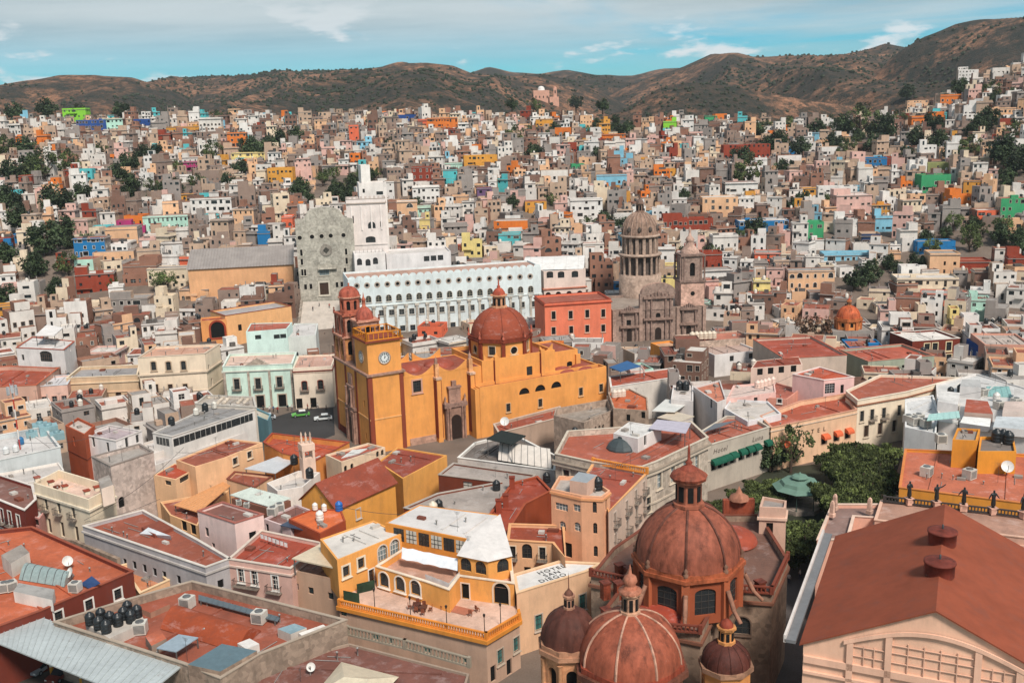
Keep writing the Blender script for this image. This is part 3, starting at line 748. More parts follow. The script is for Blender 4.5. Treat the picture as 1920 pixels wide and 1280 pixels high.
T = BL('courtyard_building', 'weathered stone-walled block whose red roof holds a rust barrel vault', 'building', poly([(100, 1166), (243, 1122), (360, 1089), (650, 1162), (488, 1226), (413, 1272), (340, 1243)], 8), 8, STONE, RED, par=1.1, cop=(166, 150, 134), wkind='stone')
vault('', '', '', [(300, 1178), (445, 1222), (490, 1182), (345, 1138)], 7.0, 1.5, (150, 70, 42), 'roof', T=T)
mb = MB(); mb.prism(poly([(352, 1245), (416, 1206), (482, 1219), (413, 1258)], 8.6), 6, 8.6, surf((150, 128, 112), 'stone'), topmat=surf((96, 116, 124), 'metal')); mb.build('roof_shed', T)
mb = MB(); mb.prism(poly([(160, 1168), (265, 1150), (272, 1165), (205, 1196)], 8.2), 6.9, 8.2, surf((196, 186, 176)), topmat=surf((190, 180, 170))); mb.build('tank_platform', T)
tanks('the stone block with the barrel vault', 8.2, [(170, 1170), (186, 1178), (200, 1185), (190, 1162), (207, 1168), (222, 1172), (232, 1160), (246, 1166), (258, 1156), (240, 1148)], s=1.15)
acu('the stone block with the barrel vault', 6.95, [(352, 1138), (487, 1166), (264, 1186)], 1.5)
for q_, z_, c_, t_ in (([(272, 1192), (300, 1180), (312, 1196), (284, 1210)], 8.3, (150, 130, 116), (176, 96, 70)), ([(445, 1205), (468, 1196), (486, 1206), (462, 1216)], 8.0, (222, 216, 208), (206, 200, 194)), ([(520, 1178), (552, 1168), (575, 1176), (545, 1188)], 8.1, (196, 186, 176), (122, 144, 152)), ([(262, 1140), (300, 1126), (318, 1132), (282, 1148)], 7.7, (160, 120, 100), (150, 80, 60)), ([(560, 1186), (606, 1170), (612, 1174), (566, 1191)], 7.9, (222, 214, 206), (214, 206, 198))):
    mb = MB(); mb.prism(poly(q_, z_), 6.9, z_, surf(c_), topmat=surf(t_, 'roof')); mb.build('roof_shed', T)
slab('panel_canopy', 'light blue sheet canopy beside the rust barrel vault', 'canopy', [(293, 1214), (335, 1188), (372, 1194), (330, 1221)], 8.4, (150, 164, 174), posts=7)
slab('glazed_strip', 'strip of grey glazed panels along the stone parapet', 'skylight', [(372, 1124), (520, 1164), (526, 1156), (372, 1114)], 7.6, (96, 106, 112), posts=6.9, ribs=14)
T = BL('maroon_building', 'maroon building with orange roof, solar panel and white-framed windows', 'building', poly([(-60, 1000), (60, 987), (250, 1071), (77, 1145), (-60, 1195)], 8.5), 8.5, MAROON, (178, 94, 64), par=.5, cop=(146, 76, 56),
       wins=[('glass', 1.1, 1.5, 0, dict(fr=WHITE, ft=.22), [(221, 1113), (167, 1133), (110, 1155)])])
mb = MB(); mb.prism(poly([(25, 1108), (35, 1092), (102, 1104), (98, 1124)], 9.6), 7.9, 9.6, surf(WHITE), topmat=surf((150, 146, 142), 'roof')); mb.build('stair_house', T)
mb = MB(); mb.prism(poly([(2, 1040), (40, 1020), (55, 1035), (20, 1056)], 10.2), 7.9, 10.2, surf((206, 196, 186)), topmat=surf(CONC, 'roof')); mb.build('stair_house', T)
vault('glass_vault', 'curved greenish glass skylight on the orange roof of the maroon building', 'skylight', [(35, 1086), (120, 1100), (140, 1078), (62, 1060)], 8.1, 1.4, (138, 152, 150), 'plastic', ribs=6)
slab('solar_panel', 'tilted blue solar panel on the orange roof of the maroon building', 'solar panel', [(150, 1094), (168, 1103), (188, 1092), (172, 1079)], 9, (34, 62, 108), 'plastic', .08, dz=[8.3, 8.3, 9.3, 9.3])
dish('the orange roof of the maroon building', 8.1, [(128, 1066), (135, 1088)], 1.5); acu('the orange roof of the maroon building', 8.1, [(142, 1108), (10, 1108), (22, 1106)], 1.3)
mb = MB(); q = [P(62, 997, 5.5), P(140, 1012, 5.5), P(222, 1046, 5.5)]
for a, b in zip(q, q[1:]): e = b - a; mb.box(((a.x + b.x) / 2, (a.y + b.y) / 2, 2.6), (e.length, .6, 5.8), surf(STONE, 'stone'), atan2(e.y, e.x))
tag(mb.build('garden_wall'), 'weathered stone garden wall behind the maroon building', 'wall')
BL('yellow_patio', 'small yellow-walled patio at the end of the maroon building', 'building', poly([(225, 1060), (262, 1050), (318, 1087), (262, 1112)], 4.5), 4.5, PEACH, (186, 120, 84), par=1.2, cop=(232, 200, 160))
# ---- low brown roof and cream hip at the very bottom
T = BL('brown_roof_building', 'low building with flat brown roof and mossy balustrade in front of the hotel', 'building', poly([(430, 1310), (520, 1238), (655, 1205), (880, 1262), (860, 1330)], 5), 5, STONE, (120, 78, 68), par=.3)
balustrade(T, [P(x, y, 5).to_2d() for x, y in ((652, 1190), (760, 1216), (880, 1250))], 5, (150, 138, 122), 1.3, .5)
mb = MB(); q = [P(590, 1300, 5.2), P(690, 1330, 5.2), P(748, 1268, 5.2), P(640, 1240, 5.2)]; top = [P(645, 1268, 7), P(690, 1272, 7)]
for f in ((q[0], q[1], top[1], top[0]), (q[1], q[2], top[1]), (q[2], q[3], top[0], top[1]), (q[3], q[0], top[0])): mb.face(f, surf((214, 200, 176), 'metal'))
tag(mb.build('hip_skylight'), 'cream hipped skylight on the flat brown roof', 'skylight')
dish('the flat brown roof', 4.8, [(584, 1262)], 1.1)
# ---- left foreground
BL('grey_long_building', 'long low grey building with red roof and small square windows', 'building', poly([(155, 986), (385, 1064), (432, 1047), (372, 1012), (268, 956)], 8.5), 8.5, (176, 170, 170), RED, par=.5, cop=(206, 196, 186), bands=[(7.4, .3, .2, (190, 182, 176))],
   wins=[('dark', .95, 1.3, 0, {}, [(234, 1054), (252, 1059), (271, 1065), (290, 1072), (308, 1078), (335, 1086), (414, 1094)])])
mb = MB(); mb.prism(poly([(265, 988), (300, 975), (325, 988), (290, 1002)], 8.6), 7.8, 8.6, surf(RUST, 'roof')); tag(mb.build('roof_hatch'), 'raised red roof box on the long grey building', 'roof box')
mb = MB(); a = [P(262, 1000, 8.0), P(322, 1012, 8.0), P(320, 1004, 9.0), P(278, 988, 9.0)]; mb.face(a, surf((206, 210, 214), 'cloth')); mb.face([v - Vector((0, 0, .06)) for v in reversed(a)], surf((206, 210, 214), 'cloth'))
tag(mb.build('tarpaulin'), 'white and blue printed tarpaulin lying on the red roof', 'tarpaulin')
T = BL('balcony_house', 'cream corner house with three iron balconies and terracotta merlons', 'house', poly([(63, 905), (165, 936), (214, 911), (110, 880)], 12), 12, (228, 210, 184), (214, 182, 164), par=1.4, bands=[(9.9, .35, .25, (226, 212, 190))],
       wins=[('glass', .95, 2.3, 0, dict(bal=1.7, nx=2, ny=3), [(86, 944), (110, 950), (137, 959)]), ('door', 1.0, 2.6, 0, dict(nx=2, ny=1), [(93, 985), (117, 992), (144, 1000)])])
for px, py in ((70, 900), (96, 908), (122, 916), (163, 925), (196, 910), (182, 918)):
    p = P(px, py, 12.1); mb = MB(); mb.box((p.x, p.y, 12.3), (.8, .8, .6), surf((232, 214, 190)), .7); mb.box((p.x, p.y, 12.68), (1.0, 1.0, .18), surf((150, 70, 50), 'roof'), .7); mb.build('merlon', T)
mb = MB(); mb.prism(poly([(184, 898), (204, 890), (212, 908), (190, 916)], 13.6), 10.5, 13.6, surf((226, 206, 190)), topmat=surf(CONC, 'roof')); mb.build('stair_house', T)
BL('weathered_house', 'tall weathered grey-pink concrete house with a small arched door', 'house', poly([(207, 874), (288, 847), (262, 832), (172, 856)], 12.5), 12.5, (192, 174, 164), (160, 150, 142), par=.6, cop=(140, 128, 120), wkind='stone', wins=[('dark', 1.2, 2.0, 1, {}, [(228, 941)])])
BL('brick_red_house', 'dark red house with tall white-framed windows and balconies', 'house', poly([(-60, 914), (46, 957), (68, 936), (62, 910), (-60, 872)], 10), 10, (118, 48, 38), (128, 90, 80), par=.5, cop=(214, 204, 196),
   wins=[('glass', 1.0, 2.4, 0, dict(fr=WHITE, bal=1.7), [(4, 966), (19, 971), (35, 978)]), ('glass', 1.0, 2.3, 0, dict(fr=WHITE), [(6, 1002), (24, 1008), (40, 1014)])])
BL('small_pink_house', 'small dusty pink house squeezed beside the balcony house', 'house', poly([(46, 962), (74, 972), (84, 958), (58, 948)], 7.5), 7.5, (206, 152, 144), (196, 186, 180), par=.3, wins=[('glass', 1.2, 1.1, 0, {}, [(53, 972), (69, 979)]), ('glass', 1.2, 1.1, 0, {}, [(55, 1000), (71, 1006)])])
T = BL('plant_block', 'pale grey windowless block with rooftop ducts and pipes', 'building', poly([(-60, 876), (113, 838), (84, 800), (-60, 826)], 11), 11, (192, 196, 196), (196, 190, 186), par=.9, cop=(206, 204, 200))
for (x, y), s in (((92, 812), 2.6), ((76, 806), 2.2), ((108, 822), 2.0), ((60, 818), 1.6)):
    p = P(x, y, 10.2); mb = MB(); mb.box((p.x, p.y, 10.1 + s * .35), (s * 1.3, s, s * .7), surf((140, 172, 178), 'metal'), .5); mb.lathe((p.x, p.y, 10.1 + s * .7), [(s * .3, 0), (s * .3, .4), (s * .2, .45)], surf((120, 150, 156), 'metal'), 12); mb.build('duct', T)
tanks('the pale grey plant block', 10.2, [(12, 850), (30, 846)], (206, 206, 204)); tanks('the pale grey plant block', 10.2, [(40, 832)], (40, 110, 160))
for px in (60, 72, 112):
    p = P(px, 885 - px * .2, 5); mb = MB()
BL('white_low_parapet', 'low white annex wall with tiny openings below the grey plant block', 'building', poly([(-60, 930), (62, 902), (120, 880), (110, 866), (-60, 898)], 8.6), 8.6, WHITE, (190, 182, 176), par=.4, wins=[('dark', .5, .5, 0, {}, [(26, 912), (38, 909), (52, 906)])])
BL('terracotta_house', 'narrow terracotta-painted house with one tall window', 'house', poly([(122, 797), (158, 814), (178, 797), (146, 782)], 13), 13, (172, 84, 54), (190, 176, 166), par=.5, wins=[('glass', .8, 1.9, 0, {}, [(139, 827)])], bands=[(7.8, .15, .08, (120, 56, 40))])
BL('white_purple_roof_house', 'white house with purple-grey roof and a green awning', 'house', poly([(154, 815), (217, 827), (266, 808), (205, 797)], 12), 12, (228, 220, 216), (166, 150, 152), par=.5, cop=(206, 196, 190),
   wins=[('glass', .8, 1.9, 0, {}, [(175, 829), (202, 838), (238, 829)]), ('glass', .8, 1.6, 0, {}, [(258, 822)])])
slab('green_awning', 'crumpled green awning in front of the white purple-roofed house', 'awning', [(184, 858), (192, 848), (232, 852), (228, 862)], 8, (64, 122, 76), 'cloth', .25, posts=6)
BL('lower_white_house', 'wide blank off-white party wall house below the window-strip building', 'house', poly([(206, 880), (322, 838), (300, 820), (215, 848)], 9), 9, (214, 204, 196), (200, 192, 186), par=.4, wkind='plaster')
T = BL('window_strip_building', 'long white building with a black ribbon window and grey roof', 'building', poly([(286, 812), (322, 819), (478, 768), (440, 758), (398, 760)], 12), 12, (216, 210, 204), (140, 136, 134), par=.15, cop=(196, 188, 180))
ps = OCC[-1][0]
for (x, y), w in (((305, 824), 3.6), ((345, 819), 5.0), ((385, 806), 5.0), ((424, 794), 5.0), ((458, 783), 4.4)):
    i, u, z, L = hit(ps, 0, 12, x, y); w = min(w, L - .4); A, B = ps[i], ps[(i + 1) % len(ps)]; e = (B - A).normalized(); n = Vector((e.y, -e.x)); c = A + e * u + n * .03
    sub('window', win_mesh(w, 1.5, 'glass', 0, (190, 186, 180), 4, 1), T, (c.x, c.y, 10.0), atan2(e.y, e.x))
tanks('the ribbon-window building', 12, [(322, 796), (385, 770)], s=1.2); tanks('the ribbon-window building', 12, [(368, 777), (402, 765)], (206, 200, 190))
BL('terrace_wall_house', 'white lower storey with blank side wall under the ribbon window', 'house', poly([(290, 872), (482, 802), (472, 778), (284, 838)], 8), 8, (214, 206, 200), (190, 180, 174), par=.3)
BL('rubble_roof_house', 'cream house whose flat roof is heaped with pale sacks', 'house', poly([(366, 757), (481, 764), (476, 744), (386, 741)], 12.5), 12.5, (200, 190, 178), (170, 160, 150), par=.5, cop=(190, 182, 172))
BL('teal_side_house', 'blue-grey painted side wall beside the plaza taxis', 'house', poly([(462, 772), (478, 778), (502, 788), (508, 776), (480, 764)], 7.5), 7.5, (112, 152, 164), (176, 170, 150), par=.4)
# ---- peach and red roofs, centre left
T = BL('peach_terrace_house', 'peach terrace house with long red roof and barred windows', 'house', poly([(330, 862), (430, 822), (492, 829), (424, 857), (366, 875)], 10), 10, PEACH, RED, par=.3, wins=[('glass', 1.2, 1.3, 0, dict(fr=CREAM, nx=3), [(468, 852), (441, 864)])])
BL('peach_shed_house', 'peach annex with sloping red roof and stained plaster', 'house', poly([(288, 890), (328, 868), (364, 880), (329, 899)], 8.5), 8.5, (228, 186, 146), (168, 74, 50), par=.1, wins=[('glass', 1.6, .9, 0, {}, [(315, 905)]), ('glass', 2.6, 1.0, 0, dict(nx=4), [(346, 897)])])
BL('red_porch_house', 'small peach house with a projecting red porch roof', 'house', poly([(362, 882), (400, 882), (440, 864), (430, 858)], 8), 8, (226, 182, 140), RED, par=.06, wins=[('glass', 1.8, 1.3, 0, dict(nx=3), [(412, 884), (428, 878)]), ('dark', 1.0, 1.9, 0, {}, [(392, 893)])])
BL('red_terrace_house', 'wide red roof terrace with low rust walls behind the chimney tower', 'house', poly([(494, 829), (510, 812), (655, 829), (592, 863), (530, 850)], 9), 9, (214, 140, 76), (172, 80, 54), par=1.0, cop=(160, 72, 50))
T = thing('chimney_tower', 'pink plastered four-post chimney tower with carved finials', 'tower', tuple(P(575, 905, 6)))
p = P(574, 832, 13.5); mb = MB(); w = surf((228, 196, 176))
mb.box((p.x, p.y, 8.5), (2.3, 2.3, 5), w, .5); mb.box((p.x, p.y, 13.1), (2.4, 2.4, 1.2), w, .5); mb.build('body', T)
for k in range(4):
    a = .5 + pi / 4 + k * pi / 2; b = MB(); b.box((p.x + 1.3 * cos(a), p.y + 1.3 * sin(a), 11.75), (.42, .42, 1.6), w, .5); b.build('post', T)
for k in range(3):
    b = MB(); b.lathe((p.x - .8 + .8 * k, p.y, 13.7), [(.25, 0), (.3, .2), (.15, .5), (.28, .9), (.12, 1.3), (.2, 1.6), (.02, 2.1)], surf((206, 180, 162), 'stone'), 8); b.build('finial', T)
tanks('the wall below the chimney tower', 8.6, [(552, 870), (581, 895)], s=1.3)
slab('white_sheet_roof', 'translucent white sheet roof between red roofs', 'canopy', [(458, 878), (516, 887), (553, 863), (520, 855)], 8, (204, 204, 206), 'metal', posts=5)
BL('low_red_house', 'low house with two red roof levels below the white sheet roof', 'house', poly([(425, 898), (440, 884), (512, 892), (478, 914)], 7), 7, (226, 184, 148), RED, par=.4, cop=RUST)
BL('white_stair_wall_house', 'white house with stepped parapet beside the chimney tower', 'house', poly([(500, 905), (560, 882), (600, 885), (568, 912), (520, 920)], 8.5), 8.5, (226, 216, 208), (186, 178, 172), par=1.1)
slab('polycarbonate_roof', 'sloping tan polycarbonate roof with dark battens', 'canopy', [(325, 946), (372, 960), (432, 910), (418, 903)], 7.4, (206, 146, 96), 'plastic', posts=4.5, ribs=9, dz=[6.4, 6.4, 7.8, 7.8])
BL('peach_court_house', 'low peach court house with dark openings under the tan roof', 'house', poly([(318, 965), (370, 985), (380, 965), (430, 918), (300, 940)], 5.4), 5.4, (226, 178, 132), RED, par=.4, wins=[('dark', 1.6, 1.8, 0, {}, [(345, 985), (362, 990)])])
BL('corrugated_roof_house', 'brown-walled house under a pale green-white corrugated roof', 'house', poly([(434, 934), (503, 953), (545, 938), (474, 918)], 9.2), 9.2, (126, 84, 68), RED, par=.1)
slab('corrugated_roof', 'pale green-white corrugated sheet roof with wide eaves', 'roof', [(431, 927), (503, 949), (546, 933), (470, 913)], 9.35, (206, 212, 204), 'metal', ribs=20, zb=9.2)
BL('pink_cube_house', 'plain pink and lilac cube house with brown roof', 'house', poly([(370, 958), (440, 981), (494, 964), (417, 941)], 11), 11, (226, 196, 188), (126, 84, 74), par=.35, cop=(160, 96, 84), wins=[('glass', .9, 1.5, 0, {}, [(388, 997)]), ('glass', .8, .8, 0, {}, [(400, 1022)]), ('dark', 1.2, 1.2, 0, {}, [(474, 1003)])])
BL('maroon_roof_house', 'lilac-walled house with flat maroon-brown roof', 'house', poly([(494, 972), (545, 990), (600, 962), (556, 945)], 9), 9, (206, 182, 180), (122, 82, 74), par=.3, wins=[('dark', .8, 1.5, 0, {}, [(501, 990)])])
acu('the flat maroon-brown roof', 8.8, [(512, 965), (525, 958)], 1.3); acu('the corrugated-roof house', 9.2, [(448, 946), (463, 951)], .8)
BL('rust_box_house', 'rust-orange box house with bright roof beside the yellow gable', 'house', poly([(541, 972), (600, 1000), (648, 975), (640, 955), (590, 952)], 10), 10, (158, 72, 44), (206, 104, 58), par=.15)
slab('blue_awning', 'dark blue sheet awning propped over a rust-walled yard', 'awning', [(525, 984), (580, 995), (597, 984), (545, 974)], 9.3, (66, 78, 98), 'metal', posts=7.5)
tanks('the rust-orange box house', 10, [(600, 975)], (224, 218, 210), 1.1); tanks('the rust-orange box house', 10, [(591, 955), (608, 957)], (224, 218, 210), .8); tanks('the corner of the rust-orange box house', 9.85, [(636, 957)], (34, 96, 170), 1.1)
T = BL('pink_balcony_house', 'dusty pink house with three white french windows and flower balconies', 'house', poly([(428, 1048), (545, 1066), (606, 1018), (490, 994)], 8.5), 8.5, (216, 174, 160), (156, 72, 54), par=.5, cop=(206, 190, 176), bands=[(7.4, .25, .2, (212, 186, 172))],
       wins=[('glass', .95, 2.2, 0, dict(fr=(236, 230, 222), bars=(236, 230, 222), ft=.2), [(452, 1077), (477, 1082), (516, 1092)])])
for (x, y), w in (((464, 1099), 4.2), ((516, 1109), 2.4)):
    i, u, z, L = hit(OCC[-1][0], 0, 8.5, x, y); ps = OCC[-1][0]; A, B = ps[i], ps[(i + 1) % len(ps)]; e = (B - A).normalized(); c = A + e * u; sub('balcony', balcony_mesh(w), T, (c.x, c.y, z + .1), atan2(e.y, e.x))
mb = MB(); a, b = P(488, 1000, 9.5), P(540, 1018, 9.3)
for k in range(7):
    u = a.lerp(b, k / 7); v = a.lerp(b, (k + .8) / 7); mb.face([u, v, v - Vector((0, 0, .7)), u - Vector((0, 0, .75))], surf((226, 222, 218), 'cloth'))
mb.bar(a, b, .02, surf(CHAR, 'plastic'), 4); tag(mb.build('laundry_line'), 'line of white washing hung over the red roof', 'washing')
T = BL('tan_house', 'tan house with three small square windows under a cream canopy', 'house', poly([(545, 1068), (638, 1088), (690, 1042), (606, 1020)], 7.6), 7.6, (190, 156, 132), (150, 110, 92), par=.3, wins=[('glass', .95, 1.05, 0, dict(bars=(40, 60, 62)), [(555, 1099), (583, 1107), (620, 1117)])])
slab('cream_canopy', 'wide cream flat canopy over the tan house terrace', 'canopy', [(547, 1046), (634, 1065), (690, 1036), (606, 1016)], 10, (214, 196, 170), 'metal', .2, posts=7.4, zb=7.6)
T, ps = gable('yellow_gabled_house', 'yellow house with long steep dark red gabled roof', 'house', [(594, 904), (706, 858)], [(650, 943), (752, 896)], 12.5, 9, (222, 154, 74), (140, 68, 50))
for x, y in ((672, 966),): add_window(T, ps, hit(ps, 0, 9, x, y)[0], hit(ps, 0, 9, x, y)[1], 5.5, 1.0, 1.6, 'glass', 0, (190, 180, 170))
BL('yellow_annex', 'yellow annex with red-brown flat roof behind the steep gable', 'house', poly([(708, 866), (745, 838), (838, 853), (755, 897)], 9), 9, (222, 158, 84), (140, 66, 50), par=.25)
BL('cream_arcade_house', 'cream house with small arched upper windows and glazed roof', 'house', poly([(640, 866), (700, 846), (722, 838), (690, 830), (610, 852)], 10), 10, (222, 196, 168), (166, 84, 64), par=.4, wins=[('dark', .7, 1.1, 1, {}, [(708, 851), (717, 848), (648, 878), (660, 874)])])
slab('skylight_panels', 'white glazed skylight on the cream arcade house', 'skylight', [(640, 858), (672, 850), (690, 840), (660, 843)], 9.75, (206, 204, 200), 'plastic', zb=9.6)
T = BL('gravel_roof_building', 'brown-walled building with patchy grey gravel roofs round a sunken yard', 'building', poly([(822, 890), (850, 868), (1005, 890), (905, 988), (757, 952), (820, 925), (935, 904)], 8.5), 8.5, (118, 58, 40), (158, 146, 138), par=.25, cop=(170, 158, 148), wins=[('blind', 1.8, 2.2, 0, dict(bars=(40, 40, 40), nx=2, ny=3), [(877, 914)])])
tanks('the grey gravel roof', 8.3, [(931, 918), (823, 955)], s=1.2); tanks('the grey gravel roof', 8.3, [(812, 962)], (214, 200, 180), 1.4)
BL('rust_court_house', 'rust-red stepped roofs round a small dining courtyard', 'house', poly([(915, 968), (960, 905), (1008, 893), (1034, 920), (985, 945), (950, 1000)], 9), 9, (150, 70, 42), (150, 66, 46), par=.3, cop=(160, 78, 52))
tanks('the rust-red stepped roof', 8.8, [(1025, 903)], s=1.2)
for x, y in ((960, 902), (948, 935), (935, 945)):
    p = P(x, y, 10); mb = MB(); mb.box((p.x, p.y, 9.6), (.9, .9, 2.2), surf((146, 66, 46))); mb.box((p.x, p.y, 10.75), (1.05, 1.05, .15), surf((126, 56, 40))); tag(mb.build('chimney'), 'square rust-red chimney on the stepped courtyard roof', 'chimney', 'courtyard chimneys')

# ------------------------------------------------------------------ yellow hotel with the terrace
HO = (229, 160, 86)
T = BL('terrace_hotel', 'tan lower storeys of the yellow hotel carrying its paved terrace', 'hotel', poly([(636, 1137), (912, 1201), (974, 1164), (958, 1085), (700, 1040)], 6.6), 6.6, (192, 158, 136), (206, 170, 150), par=.02, bands=[(6.25, .5, .35, (214, 138, 56))],
       wins=[('teal', .95, 1.1, 0, {}, [(619, 1100), (704, 1192), (733, 1199), (801, 1216), (872, 1235)]), ('teal', 1.1, 2.0, 0, dict(fr=(186, 168, 150)), [(938, 1230), (968, 1207)]), ('dark', 1.0, 2.2, 0, {}, [(925, 1262), (955, 1250)])])
balustrade(T, [P(x, y, 6.7).to_2d() for x, y in ((637, 1136), (912, 1199), (973, 1163))], 6.7, (220, 136, 56), 1.0, .38)
mb = MB(); q = P(912, 1220, 4)
T = BL('hotel_wing', 'orange hotel wing with square and arched windows and whitened roof', 'hotel', poly([(632, 1050), (754, 1000), (700, 975), (600, 1010)], 12), 12, HO, (206, 198, 190), zb=6.6, par=.15, rkind='plaster',
       wins=[('glass', 1.1, 1.5, 0, dict(fr=(222, 206, 184), ft=.25), [(649, 1070), (677, 1055)]), ('sky', 1.6, 2.3, 1, dict(fr=(206, 190, 176), bars=WHITE, nx=3), [(717, 1036), (740, 1025)]), ('door', .9, 2.0, 0, dict(fr=WHITE), [(697, 1087)])])
T = BL('hotel_arcade', 'low orange arcade with three white-framed arches beside the terrace', 'hotel', poly([(705, 1062), (800, 1091), (842, 1106), (862, 1080), (964, 1094), (958, 1046), (770, 1020)], 9.8), 9.8, HO, (196, 150, 128), zb=6.6, par=.9, cop=(226, 206, 184),
       wins=[('glass', 1.7, 2.1, 1, dict(fr=(232, 216, 200), ft=.2, nx=1, ny=1), [(720, 1086), (750, 1094), (779, 1101)]), ('dark', 1.1, 2.2, 0, dict(fr=(226, 206, 190)), [(870, 1112)]), ('dark', 2.1, 3.0, 1, dict(fr=(222, 196, 170), ft=.25), [(940, 1118)])])
T = BL('hotel_gallery', 'hotel gallery with a long band of barred glazing under white sheeting', 'hotel', poly([(722, 980), (879, 1011), (938, 965), (786, 946)], 13.2), 13.2, (216, 140, 62), (204, 198, 194), zb=6.6, par=.02, rkind='plaster')
ps = OCC[-1][0]
for k in range(6):
    x, y = 748 + 23.5 * k, 1000 + 4.8 * k; i, u, z, L = hit(ps, 6.6, 13.2, x, y); A, B = ps[i], ps[(i + 1) % 4]; e = (B - A).normalized(); n = Vector((e.y, -e.x)); c = A + e * u + n * .04
    sub('window', win_mesh(1.75, 1.9, 'blind' if k % 2 else 'glass', 0, (44, 42, 40), 3, 3), T, (c.x, c.y, 10.9), atan2(e.y, e.x))
T = BL('hotel_pavilion', 'orange pavilion with arched windows under a sagging white sheet roof', 'hotel', poly([(858, 1041), (915, 1052), (959, 1042), (938, 1008), (878, 1006)], 12), 12, HO, (206, 200, 196), zb=6.6, par=.05, wins=[('glass', 1.7, 1.9, 1, dict(nx=2, ny=2), [(873, 1058), (901, 1064), (943, 1058)])])
mb = MB(); w = surf((208, 202, 198), 'cloth'); a, b, c, d, e = P(877, 1007, 13.6), P(938, 963, 13.6), P(856, 1041, 12.15), P(915, 1053, 12.1), P(961, 1042, 12.15)
mid = (a + d) / 2 + Vector((0, 0, .35))
for f in ((a, c, mid), (c, d, mid), (d, e, mid), (e, b, mid), (b, a, mid)): mb.face(f, w)
mb.build('sheet_roof', T)
for nm, q in (('left', [(754, 1026), (868, 1046)]),):
    a, b = P(754, 1025, 11.6), P(858, 1047, 11.3); mb = MB(); rows = []
    for j in range(6): rows.append([a.lerp(b, k / 10) + Vector((0, -.28 * j - .1 * sin(k * 1.9), -.22 * j - .06 * sin(k * 2.3 + j))) for k in range(11)])
    mb.grid(rows, surf((214, 216, 220), 'cloth'), closed=False); tag(mb.build('shade_sheet'), 'long white shade sheet hung below the hotel gallery windows', 'shade cloth')
mb = MB(); a, b, c = P(797, 1075, 10), P(842, 1092, 10), P(862, 1070, 10)
for s, t in ((a, b), (b, c)):
    rows = [[s.lerp(t, k / 8) + Vector((.02 * sin(k * 3 + j), -.06 - .05 * sin(k * 2), -.42 * j)) for k in range(9)] for j in range(5)]; mb.grid(rows, surf((220, 216, 214), 'cloth'), closed=False)
tag(mb.build('hanging_sheet'), 'white sheets hanging from the arcade corner on the hotel terrace', 'shade cloth')
def lamp(px, py, z, h=2.6):
    p = P(px, py, z); k = 'lamp%.1f' % h
    T = thing('terrace_lamp', 'black lamp post on the rim of the hotel terrace', 'lamp post', p, 'terrace lamp posts')
    mb = MB(); bl = surf((28, 28, 30), 'plastic'); mb.lathe(p, [(.14, 0), (.14, .2), (.06, .3), (.045, h), (.1, h + .03)], bl, 8); mb.build('post', T)
    mb = MB(); mb.lathe((p.x, p.y, p.z + h), [(.1, 0), (.17, .3), (.19, .32), (.05, .5), (0, .55)], bl, 6); mb.build('lantern', T)
for x, y in ((703, 1142), (770, 1158), (838, 1175), (909, 1192), (939, 1171)): lamp(x, y, 6.7)
def chair(p, rz, label, group, col=(120, 66, 46)):
    if 'chair' not in WCACHE:
        m = surf(col, 'plastic'); q = {}
        a = MB(); a.box((0, 0, .45), (.46, .46, .05), m); b = MB(); b.box((0, .22, .72), (.46, .05, .5), m); l = MB(); l.box((0, 0, .21), (.05, .05, .43), m)
        WCACHE['chair'] = (a.mesh('seat'), b.mesh('backrest'), l.mesh('leg'))
    T = thing('terrace_chair', label, 'chair', p, group); T.rotation_euler = (0, 0, rz); s, b, l = WCACHE['chair']
    for nm, me, lo in (('seat', s, (0, 0, 0)), ('backrest', b, (0, 0, 0)), ('leg', l, (-.2, -.2, 0)), ('leg', l, (.2, -.2, 0)), ('leg', l, (-.2, .2, 0)), ('leg', l, (.2, .2, 0))):
        o = bpy.data.objects.new(nm, me); COL.objects.link(o); o.parent = T; o.location = lo
for tx, ty in ((782, 1141), (794, 1146)):
    p = P(tx, ty, 6.62); T = thing('terrace_table', 'small dark table among chairs on the hotel terrace', 'table', p, 'terrace tables'); mb = MB(); m = surf((86, 50, 40), 'plastic')
    mb.box((p.x, p.y, p.z + .74), (1.1, 1.1, .05), m); mb.build('tabletop', T); mb = MB(); mb.lathe(p, [(.3, 0), (.06, .06), (.05, .72)], m, 8); mb.build('leg', T)
    for k in range(4): chair(p + Vector((.95 * cos(k * pi / 2), .95 * sin(k * pi / 2), 0)), k * pi / 2 - pi / 2, 'reddish chair drawn up to a table on the hotel terrace', 'terrace dining chairs')
chair(P(829, 1141, 6.62), .4, 'reddish chair standing alone by the brown floor patch of the terrace', 'lone terrace chairs'); chair(P(895, 1146, 6.62), 2.2, 'reddish chair standing alone by the brown floor patch of the terrace', 'lone terrace chairs'); chair(P(882, 1154, 6.62), 3.0, 'reddish chair standing alone by the brown floor patch of the terrace', 'lone terrace chairs')
mb = MB(); mb.face([tuple(P(x, y, 6.625)) for x, y in ((832, 1143), (872, 1153), (892, 1143), (852, 1134))], surf((166, 106, 84), 'plaster')); tag(mb.build('floor_mat'), 'brown square patch of floor tiles on the hotel terrace', 'floor mat')
for (a, b), w_ in (((645, 1124), (674, 1130)), 'beside the orange wing'), (((670, 1112), (703, 1104)), 'in front of the arcade door'):
    u, v = P(*a, 6.62), P(*b, 6.62); e = v - u; mb = MB(); mb.box(((u.x + v.x) / 2, (u.y + v.y) / 2, 7.3), (e.length, .12, 1.4), surf((40, 58, 42), 'leaf'), atan2(e.y, e.x)); tag(mb.build('hedge_screen'), 'dark green screen panel on the hotel terrace ' + w_, 'screen')
